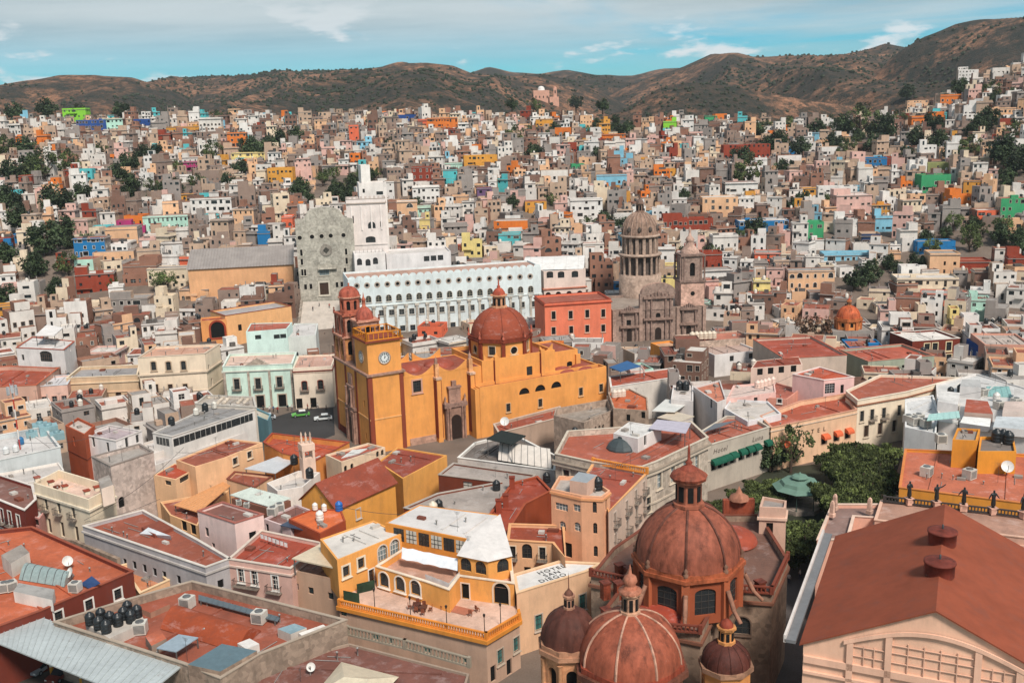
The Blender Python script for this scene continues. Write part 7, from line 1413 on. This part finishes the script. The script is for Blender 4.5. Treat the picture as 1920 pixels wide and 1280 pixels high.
# colourful houses picked out of the photograph: sight-line foot, width, height, colour
ACC = [(140, 222, 42, 18, 'lime'), (173, 252, 52, 26, 'deep blue'), (213, 250, 36, 26, 'mint'), (268, 240, 30, 16, 'deep blue'), (396, 256, 40, 34, 'white'), (446, 286, 34, 36, 'orange'), (345, 250, 66, 12, 'yellow ochre'), (527, 352, 46, 36, 'yellow ochre'), (466, 305, 62, 18, 'pale yellow'), (391, 352, 44, 32, 'bare block'), (358, 322, 30, 18, 'magenta'),
       (398, 412, 76, 40, 'chalk white'), (312, 433, 82, 28, 'mint'), (247, 442, 50, 18, 'magenta'), (252, 424, 36, 20, 'orange'), (170, 482, 58, 36, 'blue'), (214, 492, 74, 20, 'peach'), (181, 552, 68, 40, 'brick red'), (160, 520, 36, 34, 'mint'), (230, 460, 58, 34, 'peach'), (142, 442, 50, 30, 'pink'), (130, 444, 36, 14, 'turquoise'), (280, 470, 34, 24, 'pink'), (265, 532, 62, 38, 'bare brick'), (320, 540, 84, 38, 'cream'), (245, 594, 70, 36, 'grey'), (365, 565, 56, 24, 'peach'), (540, 440, 18, 34, 'coral'),
       (830, 248, 56, 26, 'orange'), (762, 234, 30, 18, 'deep blue'), (796, 240, 24, 16, 'coral'), (665, 272, 18, 36, 'coral'), (902, 320, 62, 28, 'yellow ochre'), (850, 322, 34, 16, 'mint'), (909, 378, 28, 26, 'violet'), (1147, 358, 56, 30, 'sky blue'), (1084, 320, 24, 12, 'green'), (1021, 244, 32, 20, 'yellow ochre'), (1056, 262, 30, 22, 'orange'), (1100, 250, 24, 10, 'turquoise'), (1150, 266, 44, 14, 'orange'), (765, 420, 38, 42, 'peach'), (794, 418, 36, 30, 'mint'), (800, 390, 50, 40, 'chalk white'), (720, 386, 42, 44, 'chalk white'), (790, 350, 36, 36, 'brick red'), (855, 450, 44, 30, 'grey'), (955, 462, 40, 24, 'turquoise'), (1005, 400, 40, 22, 'yellow ochre'), (958, 440, 64, 26, 'orange'),
       (1256, 248, 24, 20, 'lime'), (1333, 232, 22, 14, 'green'), (1352, 226, 22, 12, 'orange'), (1491, 290, 30, 14, 'blue'), (1400, 306, 86, 34, 'brick red'), (1350, 410, 66, 40, 'peach'), (1432, 440, 92, 26, 'blue'), (1754, 360, 54, 32, 'green'), (1640, 320, 42, 24, 'blue'), (1758, 330, 36, 24, 'olive'), (1640, 410, 56, 26, 'yellow ochre'), (1600, 412, 66, 46, 'pink'), (1898, 412, 44, 40, 'green'), (1806, 392, 44, 26, 'orange'), (1855, 420, 46, 26, 'coral'), (1590, 492, 92, 18, 'sky blue'), (1755, 474, 70, 22, 'blue'), (1528, 460, 30, 44, 'green'), (1632, 460, 34, 22, 'navy'), (1440, 500, 50, 26, 'coral'), (1520, 560, 86, 54, 'peach'), (1738, 556, 112, 36, 'cream'), (1825, 510, 60, 22, 'brick red'), (1770, 516, 54, 42, 'peach'), (1700, 560, 40, 30, 'bare brick'), (1666, 400, 26, 30, 'chalk white'), (1570, 376, 70, 26, 'chalk white'), (1555, 300, 40, 24, 'chalk white'), (1480, 318, 44, 26, 'chalk white'),
       (1455, 432, 40, 22, 'chalk white'), (1390, 372, 60, 30, 'chalk white'), (1740, 240, 60, 22, 'orange'), (1815, 150, 34, 18, 'chalk white'), (1880, 148, 36, 20, 'white'), (1720, 205, 36, 16, 'peach'), (1785, 200, 44, 22, 'orange'), (1822, 230, 32, 16, 'chalk white'), (1880, 225, 44, 22, 'peach'), (1290, 440, 96, 30, 'brick red'), (1360, 480, 48, 40, 'white'), (1325, 530, 100, 24, 'chalk white'), (1040, 350, 50, 30, 'white'), (1100, 420, 60, 46, 'chalk white')]
LM = [('university front', Vector((-15, 326))), ('granite hall', Vector((-62, 350))), ('carved church', Vector((40, 312))), ('coral building', Vector((20, 304))), ('barn hall', Vector((-95, 365))), ('basilica', Vector((-5, 222))), ('mint palace', Vector((-63, 246))), ('cream mansion', Vector((-85, 250))), ('red villa', Vector((112, 270))), ('orange-domed chapel', Vector((98, 295))), ('cream corner building', Vector((82, 208))), ('long red-roofed house', Vector((68, 250))), ('white villa', Vector((-128, 262))), ('pale metal hall', Vector((105, 200))), ('maroon-roofed villa', Vector((-78, 322))), ('deep blue house', Vector((122, 264))), ('colonnaded dome', Vector((44, 336)))]
WORDS = ['no', 'one', 'two', 'three', 'four', 'five', 'six', 'seven', 'eight', 'nine', 'ten', 'eleven', 'twelve']
PLACED = []
def make_house(rnd, cx, cy, gz, w, d, h, rz, wc, rc, extra, name='town_house', floors=None):
    parts, wins, foot, blocks, loc = house_parts(rnd, cx, cy, gz, w, d, h, rz, wc, rc, extra, floors)
    T = thing(name, '', 'house', (cx, cy, gz), 'houses of the hillside town')
    for nm, mb in parts: mb.build(nm, T)
    bars = rnd.choice(((70, 66, 62), (206, 200, 192), (110, 80, 62))); fr = rnd.choice((None, None, (214, 206, 196), (176, 160, 146)))
    for ps, i, u, z, ww, hh, ar in wins: add_window(T, ps, i, u, z, round(ww * 5) / 5, round(hh * 5) / 5, 'glass' if rnd.random() < .8 else 'dark', ar, fr, .12, 2, 2, bars=bars, sill=False, depth=.22)
    fl = floors or max(1, round(h / 3)); near = min(LM, key=lambda q: (q[1] - Vector((cx, cy))).length); dv = near[1] - Vector((cx, cy))
    rel = 'in front of' if dv.y > abs(dv.x) * .8 else 'behind' if -dv.y > abs(dv.x) * .8 else 'beside'
    if dv.length > 60: rel = 'far behind' if dv.y < 0 else 'well before'
    pw = min(12, len(wins)); T['label'] = '%s %s house, %s roof%s, %s window%s, %s %s' % (wc, ('one-storey', 'two-storey', 'three-storey', 'four-storey', 'tall')[min(fl, 5) - 1], {'pale': 'pale', 'red': 'red', 'rust': 'rust', 'grey': 'grey', 'brown': 'brown', 'dark': 'dark'}[rc], ', rooftop room' if len(blocks) > 1 else '', WORDS[pw], '' if pw == 1 else 's', rel, near[0])
    OCC.append((foot, Vector((cx, cy)), sqrt(w * w + d * d) / 2)); PLACED.append((T, blocks, loc, gz, h)); return T
ACCP = []; ACCR = []
def nearacc(c):
    q = min(ACCP, key=lambda a: (a[0] - c).length); return ('beside' if abs((q[0] - c).x) > abs((q[0] - c).y) else 'behind' if q[0].y < c.y else 'below'), q[1]
rnd = random.Random(21)
for px, py, wp, hp, colr in ACC:
    g = ground_at(px, py, 255, 730 if py > 205 else 1200); s = g.y / FPX; w, h = max(4.5, wp * s), max(2.8, hp * s); rz = rnd.uniform(-.15, .15) - .3 * g.x / g.y
    d = rnd.uniform(7, 10); c = Vector((g.x, g.y)) + Vector((-sin(rz), cos(rz))) * d / 2
    make_house(rnd, c.x, c.y, g.z, w, d, h, rz, colr, rnd.choice(('pale', 'grey', 'red', 'grey')), .2, floors=max(1, round(h / 2.9))); ACCP.append((c, colr)); ACCR.append((px, py, wp, hp, c.y))
# trees picked out of the photograph: foot, crown radius in pixels
TR_ = [(85, 345, 34), (60, 335, 26), (245, 325, 22), (272, 310, 20), (190, 304, 18), (112, 405, 34), (15, 405, 30), (88, 480, 36), (130, 520, 26), (20, 352, 26), (245, 362, 22), (292, 302, 18), (400, 305, 22), (470, 296, 22), (520, 285, 24), (556, 268, 16), (372, 360, 18), (430, 355, 18), (110, 560, 22), (15, 575, 24), (210, 540, 14), (565, 375, 22), (780, 392, 13), (905, 275, 14), (968, 278, 22), (1002, 305, 20), (925, 395, 13), (962, 392, 14), (1032, 388, 14), (1065, 250, 14), (1282, 380, 14), (1390, 315, 22), (1405, 352, 30), (1460, 295, 26), (1440, 290, 20), (1562, 285, 20), (1612, 262, 34), (1642, 292, 24), (1278, 485, 14), (1300, 490, 14), (1332, 490, 18), (1345, 402, 14), (1882, 318, 34), (1852, 245, 24), (1682, 250, 22), (1580, 393, 14), (1700, 310, 20), (1785, 300, 20), (1240, 375, 12), (1120, 300, 14), (640, 290, 14), (700, 240, 12), (150, 230, 18), (30, 230, 20), (90, 225, 20), (230, 225, 18), (1000, 212, 14), (960, 208, 12), (1080, 205, 14), (1130, 210, 14), (1480, 250, 16), (1420, 258, 16), (1750, 250, 22), (1830, 262, 22), (1900, 270, 24), (1560, 240, 14), (1700, 190, 16), (1800, 180, 18), (1860, 190, 20), (1500, 300, 22), (1470, 330, 18), (1530, 262, 22), (1590, 300, 20), (1660, 262, 26), (1720, 280, 24), (1760, 286, 22), (1820, 300, 24), (1905, 330, 26), (1580, 262, 24), (45, 300, 24), (130, 330, 26), (40, 440, 30), (70, 520, 28), (160, 380, 22), (10, 300, 24), (10, 500, 26), (120, 450, 28), (220, 345, 20), (330, 330, 16), (450, 330, 18), (500, 300, 20)]
for k, (px, py, rp) in enumerate(TR_):
    g = ground_at(px, py, 255, 735 if py > 205 else 1200); r = 1.12 * rp * g.y / FPX; col_ = k in (33,); near = min(LM, key=lambda q: (q[1] - g.to_2d()).length)
    dv = near[1] - g.to_2d(); rel = 'beside' if dv.length < 45 else 'on the hillside beyond' if dv.y < 0 else 'before'
    tree((g.x, g.y, g.z - .3), r, 'round' if k % 4 else 'loose', '%s tree %s the %s house, %s the %s' % ('dark rounded' if k % 4 else 'loose olive-green', *nearacc(g.to_2d()), rel, near[0]), 'trees between the hillside houses', 'hillside_tree')
for px, py, hp in ((1522, 262, 30), (1530, 264, 26), (1215, 372, 18), (665, 262, 16), (1545, 262, 24)): g = ground_at(px, py, 300, 735); tree((g.x, g.y, g.z), hp * g.y / FPX / 2.4, 'column', 'dark narrow cypress standing up between hillside houses', 'cypresses', 'cypress_tree')
g = P(1522, 570, 0); q = PY(1525, 560, 285); tree((q.x, q.y, 2), 6.0, 'bare', 'leafless brown tree in front of the large peach house', name='bare_tree')
# ------------------------------------------------------------------ the rest of the town, near rows as objects, far rows as one mass
NEAR = 212; cnt = 0; stuff = MB()
COLS = ['white'] * 20 + ['chalk white'] * 15 + ['cream'] * 11 + ['peach'] * 6 + ['pink'] * 5 + ['beige'] * 10 + ['grey'] * 8 + ['bare block'] * 9 + ['bare brick'] * 8 + ['brown brick'] * 5 + ['orange', 'yellow ochre', 'brick red', 'brick red', 'sky blue', 'mint', 'coral', 'pale yellow', 'blue']
FARC = ['bare block'] * 12 + ['bare brick'] * 7 + ['brown brick'] * 6 + ['beige'] * 10 + ['grey'] * 8 + ['pink'] * 2 + COLS[:66:2] + ['white'] * 6 + ['turquoise', 'orange', 'brick red', 'yellow ochre'] + ['orange', 'peach', 'peach', 'sky blue']
y = 214.0; spots = []
while y < 738:
    stp = 8.8 if y < 330 else 6.6; x = -.57 * y - rnd.uniform(0, 8)
    while x < .57 * y:
        w = rnd.choice((rnd.uniform(3.8, 6), rnd.uniform(4.5, 7.5), rnd.uniform(5, 9))) if y > 300 else rnd.uniform(5, 10); spots.append((x + w / 2, y + rnd.uniform(-2.6, 2.6), w)); x += w + rnd.choice((0.15, .3, .5, 1.6))
    y += stp
HIDE = [(600, 480, 1330, 660), (545, 400, 680, 640), (400, 650, 640, 800)]      # keep clear what stands in front of the landmarks
nstuff = 0
for x, y, w in spots:
    gz = tz(x, y) + (rnd.uniform(-.5, 2.2) if y > 340 else 0); d = rnd.uniform(6.5, 9.5) if y < 330 else rnd.uniform(4.8, 6.5); fl = rnd.choice((1, 1, 2, 2, 2, 3) if w > 6 else (1, 1, 2)) if y > 300 else rnd.choice((2, 2, 2, 3)); h = fl * rnd.uniform(2.7, 3.1) + rnd.uniform(.2, .8); c = Vector((x, y))
    green = noise.noise(Vector((x * .02, y * .02, 9.1)))
    if y > 345 and green > .33: continue
    px, py = proj((x, y, gz + h))
    if y < 246 and 455 < px < 640 and 690 < py < 840: continue
    if y < 318 and 545 < px < 1335:
        lim = 655 if px < 700 else 628 if px < 1140 else 648
        while h > 2.4 and proj((x, y, gz + h + 1))[1] < lim: h -= .5; fl = 1
        if h <= 2.4: continue
    elif y < 345 and any(a < px < c_ and b_ < py < d_ + 60 for a, b_, c_, d_ in HIDE): h = min(h, 3.4); fl = 1
    vis = True
    for ax_, ay_, aw_, ah_, yy in ACCR:
        if y < yy - 2 and abs(px - ax_) < aw_ / 2 + w * FPX / y * .4 and py < ay_ - ah_ * .3 and proj((x, y, gz))[1] > ay_ - ah_:
            while h > 2.6 and proj((x, y, gz + h))[1] < ay_ - ah_ * .3: h -= .4; fl = 1
            if proj((x, y, gz + h))[1] < ay_ - ah_ * .6: vis = False
    if not vis: continue
    if any(inside(o, c) for o in OPEN) or not free(c, max(w, d) * .5): continue
    wc = rnd.choice(COLS if y < 430 else FARC); rc = rnd.choice(('red', 'red', 'rust', 'pale', 'grey')) if y < 330 else rnd.choice(('grey', 'pale', 'brown', 'dark', 'red')); rz = rnd.gauss(0, .22) - .45 * x / y + (.25 if x < 0 else -.1) * (y < 330)
    if cnt < NEAR: cnt += 1; make_house(rnd, x, y, gz, w, d, h, rz, wc, rc, .0 if h < 4 else .5, floors=fl)
    else:
        nstuff += 1; parts, wins, foot, blocks, loc = house_parts(rnd, x, y, gz, w, d, h, rz, wc, rc, .6 if h > 3.5 else 0, fl); OCC.append((foot, c, sqrt(w * w + d * d) / 2))
        for nm, mb in parts:
            o = len(stuff.v); stuff.v.extend(mb.v); stuff.sm.extend(mb.sm)
            mi = [stuff.mi(q) for q in mb.mats]; stuff.m.extend(mi[k] for k in mb.m); stuff.f.extend(tuple(i + o for i in f) for f in mb.f)
        gl = glass()
        for ps, i, u, z, ww, hh, ar in wins:
            A, B = ps[i], ps[(i + 1) % 4]; e = (B - A).normalized(); n = Vector((e.y, -e.x)); c0 = A + e * u - n * .2; a_, b_ = c0 - e * ww / 2, c0 + e * ww / 2
            stuff.face([(a_.x, a_.y, z), (b_.x, b_.y, z), (b_.x, b_.y, z + hh), (a_.x, a_.y, z + hh)], gl)
        if rnd.random() < .45:
            bx = blocks[0]; q = loc(rnd.uniform(bx[0] + 1, bx[1] - 1), rnd.uniform(bx[2] + 1, bx[3] - 1)); stuff.lathe((q.x, q.y, bx[5] - .3), [(.55, 0), (.55, 1.1), (.2, 1.4), (0, 1.45)], surf(rnd.choice(((30, 33, 36), (30, 33, 36), (206, 196, 184))), 'plastic'), 8)
o = stuff.build('far_hillside_houses'); tag(o, 'crowded flat-roofed houses covering the far slopes of the town', 'houses', kind='stuff')
print('near', cnt, 'stuff', nstuff, 'objects', len(bpy.data.objects))
# extra trees in the gaps left green
k = 0
for _ in range(5000):
    y = rnd.uniform(350, 735); x = rnd.uniform(-.55, .55) * y; c = Vector((x, y))
    if noise.noise(Vector((x * .02, y * .02, 9.1))) < .30 or k > 175 or not free(c, 3.0): continue
    k += 1; r = rnd.uniform(2.6, 5.5); tree((x, y, tz(x, y) - .3), r, 'round' if rnd.random() < .7 else 'loose', '%s gully tree %s the %s house' % (('small', 'middling', 'large')[min(2, int((r - 2.6) / 1))], *nearacc(c)), 'trees in the gullies', 'gully_tree')
# water tanks, coolers on the near houses
for T, blocks, loc, gz, h in PLACED:
    y = T.location.y
    if y > 340 or rnd.random() < .35: continue
    bx = blocks[0]
    for _ in range(rnd.choice((1, 1, 2, 3))):
        q = loc(rnd.uniform(bx[0] + .9, bx[1] - .9), rnd.uniform(bx[2] + .9, bx[3] - .9)); colr = rnd.choice(((30, 33, 36), (30, 33, 36), (206, 196, 184)))
        if len(blocks) > 1 and blocks[1][0] - .7 < (q - Vector((T.location.x, T.location.y))).x < blocks[1][1] + .7: continue
        prop('water_tank', tank_mesh(colr), '%s water tank on the roof of a %s' % ('black' if colr[0] < 60 else 'cream', T['label'].split(',')[0]), 'water tank', (q.x, q.y, gz + h - .25), rnd.uniform(0, 6), rnd.uniform(.9, 1.25), 'rooftop water tanks')
# ------------------------------------------------------------------ small roof details: pipes, vents, aerials, kerb lines on the foreground roofs
rd = random.Random(99)
PIPE = surf((150, 146, 142), 'metal'); AER = surf((70, 68, 68), 'plastic')
def clutter(T, ps, z, area, km):
    c = sum(ps, Vector((0, 0))) / len(ps); inn = offset(ps, -.9)
    if not all(inside(ps, q) for q in inn): return
    xs = [q.x for q in inn]; ys_ = [q.y for q in inn]
    def pick():
        for _ in range(30):
            q = Vector((rd.uniform(min(xs), max(xs)), rd.uniform(min(ys_), max(ys_))))
            if inside(inn, q): return q
        return c
    e = (ps[1] - ps[0]).normalized(); nv = Vector((-e.y, e.x))
    for _ in range(min(4, 1 + int(area / 45))):
        a = pick(); d = rd.choice((e, nv)); L = rd.uniform(1.5, 5); b = a + d * L
        if inside(inn, b): m = MB(); m.bar((a.x, a.y, z + .1), (b.x, b.y, z + .1), .05, PIPE, 5); m.build('roof_pipe', T)
    for _ in range(min(4, 1 + int(area / 60))):
        a = pick(); m = MB(); h = rd.uniform(.4, 1.0); m.lathe((a.x, a.y, z), [(.09, 0), (.09, h), (.16, h + .02), (.16, h + .15), (0, h + .25)], PIPE, 8); m.build('vent_pipe', T)
    if rd.random() < .6:
        a = pick(); m = MB(); h = rd.uniform(1.8, 3.4); m.bar((a.x, a.y, z), (a.x, a.y, z + h), .025, AER, 4)
        for k in range(4): w = .5 - .08 * k; m.bar((a.x - e.x * w, a.y - e.y * w, z + h - .12 * k), (a.x + e.x * w, a.y + e.y * w, z + h - .12 * k), .015, AER, 4)
        m.build('aerial', T)
    for _ in range(rd.choice((0, 1, 1, 2))):
        a = pick(); m = MB(); m.box((a.x, a.y, z + .2), (rd.uniform(.6, 1.6), rd.uniform(.5, 1.2), .4), surf(rd.choice(((190, 182, 174), (150, 140, 132), (120, 66, 50)))), atan2(e.y, e.x)); m.build('roof_box', T)
    if area > 60:      # kerb line dividing the roof into bays
        for _ in range(rd.choice((1, 2))):
            a = pick(); t = 0; b = a.copy(); f = a.copy()
            while inside(inn, b + nv * .5): b = b + nv * .5
            while inside(inn, f - nv * .5): f = f - nv * .5
            L = (b - f).length
            if L > 2: q = (b + f) / 2; m = MB(); m.box((q.x, q.y, z + .1), (.3, L, .2), km, atan2(e.y, e.x)); m.build('roof_kerb', T)
for o in list(COL.objects):
    if o.parent is None and o.type == 'EMPTY' and o.get('category') in ('house', 'building', 'hotel', 'palace', 'mansion') and o.location.y < 290 and not o.name.startswith('town_house'):
        rf = [q for q in o.children if q.name.startswith('roof') and q.name.split('.')[0] == 'roof' and q.type == 'MESH']
        if not rf or len(rf[0].data.polygons) != 1: continue
        me = rf[0].data; ps = [Vector((v.co.x + o.location.x, v.co.y + o.location.y)) for v in me.vertices]; z = me.vertices[0].co.z + o.location.z
        area = me.polygons[0].area
        if area < 18 or o.name in ('sign_roof_building', 'terrace_hotel', 'hotel_arcade'): continue
        clutter(o, ccw(ps), z + .01, area, me.materials[0])
for T, blocks, loc, gz, h in PLACED:
    if T.location.y > 330: continue
    me = [q for q in T.children if q.name.split('.')[0] == 'roof'][0].data; pl = me.polygons[0]
    clutter(T, ccw([Vector((me.vertices[i].co.x + T.location.x, me.vertices[i].co.y + T.location.y)) for i in pl.vertices]), me.vertices[pl.vertices[0]].co.z + T.location.z + .01, pl.area, me.materials[0])
# overhead wires and a red and white radio mast on the left
def wire(a, b, sag, label):
    a, b = Vector(a), Vector(b); m = MB(); n = 16; pts = [a.lerp(b, k / n) - Vector((0, 0, sag * sin(pi * k / n))) for k in range(n + 1)]
    for u, v in zip(pts, pts[1:]): m.bar(u, v, .035, AER, 4)
    tag(m.build('overhead_wire'), label, 'wire')
wire(P(158, 975, 9.5), P(345, 838, 12), 1.2, 'black overhead wire slung from the balcony house to the ribbon-window building')
wire(P(160, 978, 9.0), P(300, 935, 9.5), .5, 'black overhead wire running along the blank concrete wall')
for a_, b_, sg, lb in (((330, 848, 11), (560, 822, 14), 1.0, 'wire running from the peach terrace roof to the chimney tower'), ((590, 835, 13), (745, 850, 11), .8, 'wire from the chimney tower to the yellow annex'), ((640, 950, 13), (820, 960, 10), .7, 'wire from the blue tank mast to the gravel roof'), ((1060, 893, 17), (1300, 800, 16), 1.6, 'wire from the salmon tower house to the palace roof'), ((1340, 745, 12), (1490, 702, 13), 1.0, 'wire between the grey tank house and the pink cube'), ((40, 830, 18), (230, 800, 14), 1.2, 'wire stretched from the radio mast to the white roofs'), ((1700, 745, 13), (1900, 720, 13), .9, 'wire over the pale metal hall')): wire(P(*a_), P(*b_), sg, 'black ' + lb)
p = P(38, 842, 10.2); T = thing('radio_mast', 'thin red and white radio mast with grey antenna drums', 'mast', p)
for k in range(7): m = MB(); m.bar((p.x, p.y, p.z + 2 * k), (p.x, p.y, p.z + 2 * k + 2), .14, surf((176, 60, 46) if k % 2 == 0 else (214, 206, 200), 'plastic'), 6); m.build('mast_section', T)
for k in range(6): a = k * 1.05; m = MB(); m.box((p.x + .8 * cos(a), p.y + .8 * sin(a), p.z + 11.5 + .3 * (k % 3)), (.35, .5, 1.5), surf((170, 172, 174), 'plastic'), a); m.build('antenna_panel', T)
# sacks on the cream roof
for k in range(26):
    q = P(392 + (k * 37) % 76, 746 + (k * 13) % 12, 12.0); m = MB(); r = .45 + .03 * (k % 5); m.lathe((q.x, q.y, 12.0), [(r * .8, 0), (r, r * .35), (r * .7, r * .75), (.02, r * .9)], surf((196, 182, 166), 'stone'), 7, k); tag(m.build('sack'), 'pale rounded sack heaped on the flat cream roof', 'sack', 'sacks on the cream roof')

# ------------------------------------------------------------------ thin haze over town and hills
mb = MB(); hz_ = MB(); vm = bpy.data.materials.new('haze'); vm.use_nodes = True; vn = vm.node_tree; vn.nodes.clear()
vo_ = vn.nodes.new('ShaderNodeOutputMaterial'); pv = vn.nodes.new('ShaderNodeVolumePrincipled'); pv.inputs['Color'].default_value = (.80, .87, .92, 1); pv.inputs['Density'].default_value = 0.00007; pv.inputs['Anisotropy'].default_value = 0.2
vn.links.new(pv.outputs[0], vo_.inputs['Volume'])
hz_.box((0, 4480, 150), (13000, 9200, 340), vm); o = hz_.build('haze'); tag(o, 'thin pale haze hanging over town and hills', 'haze', kind='stuff')
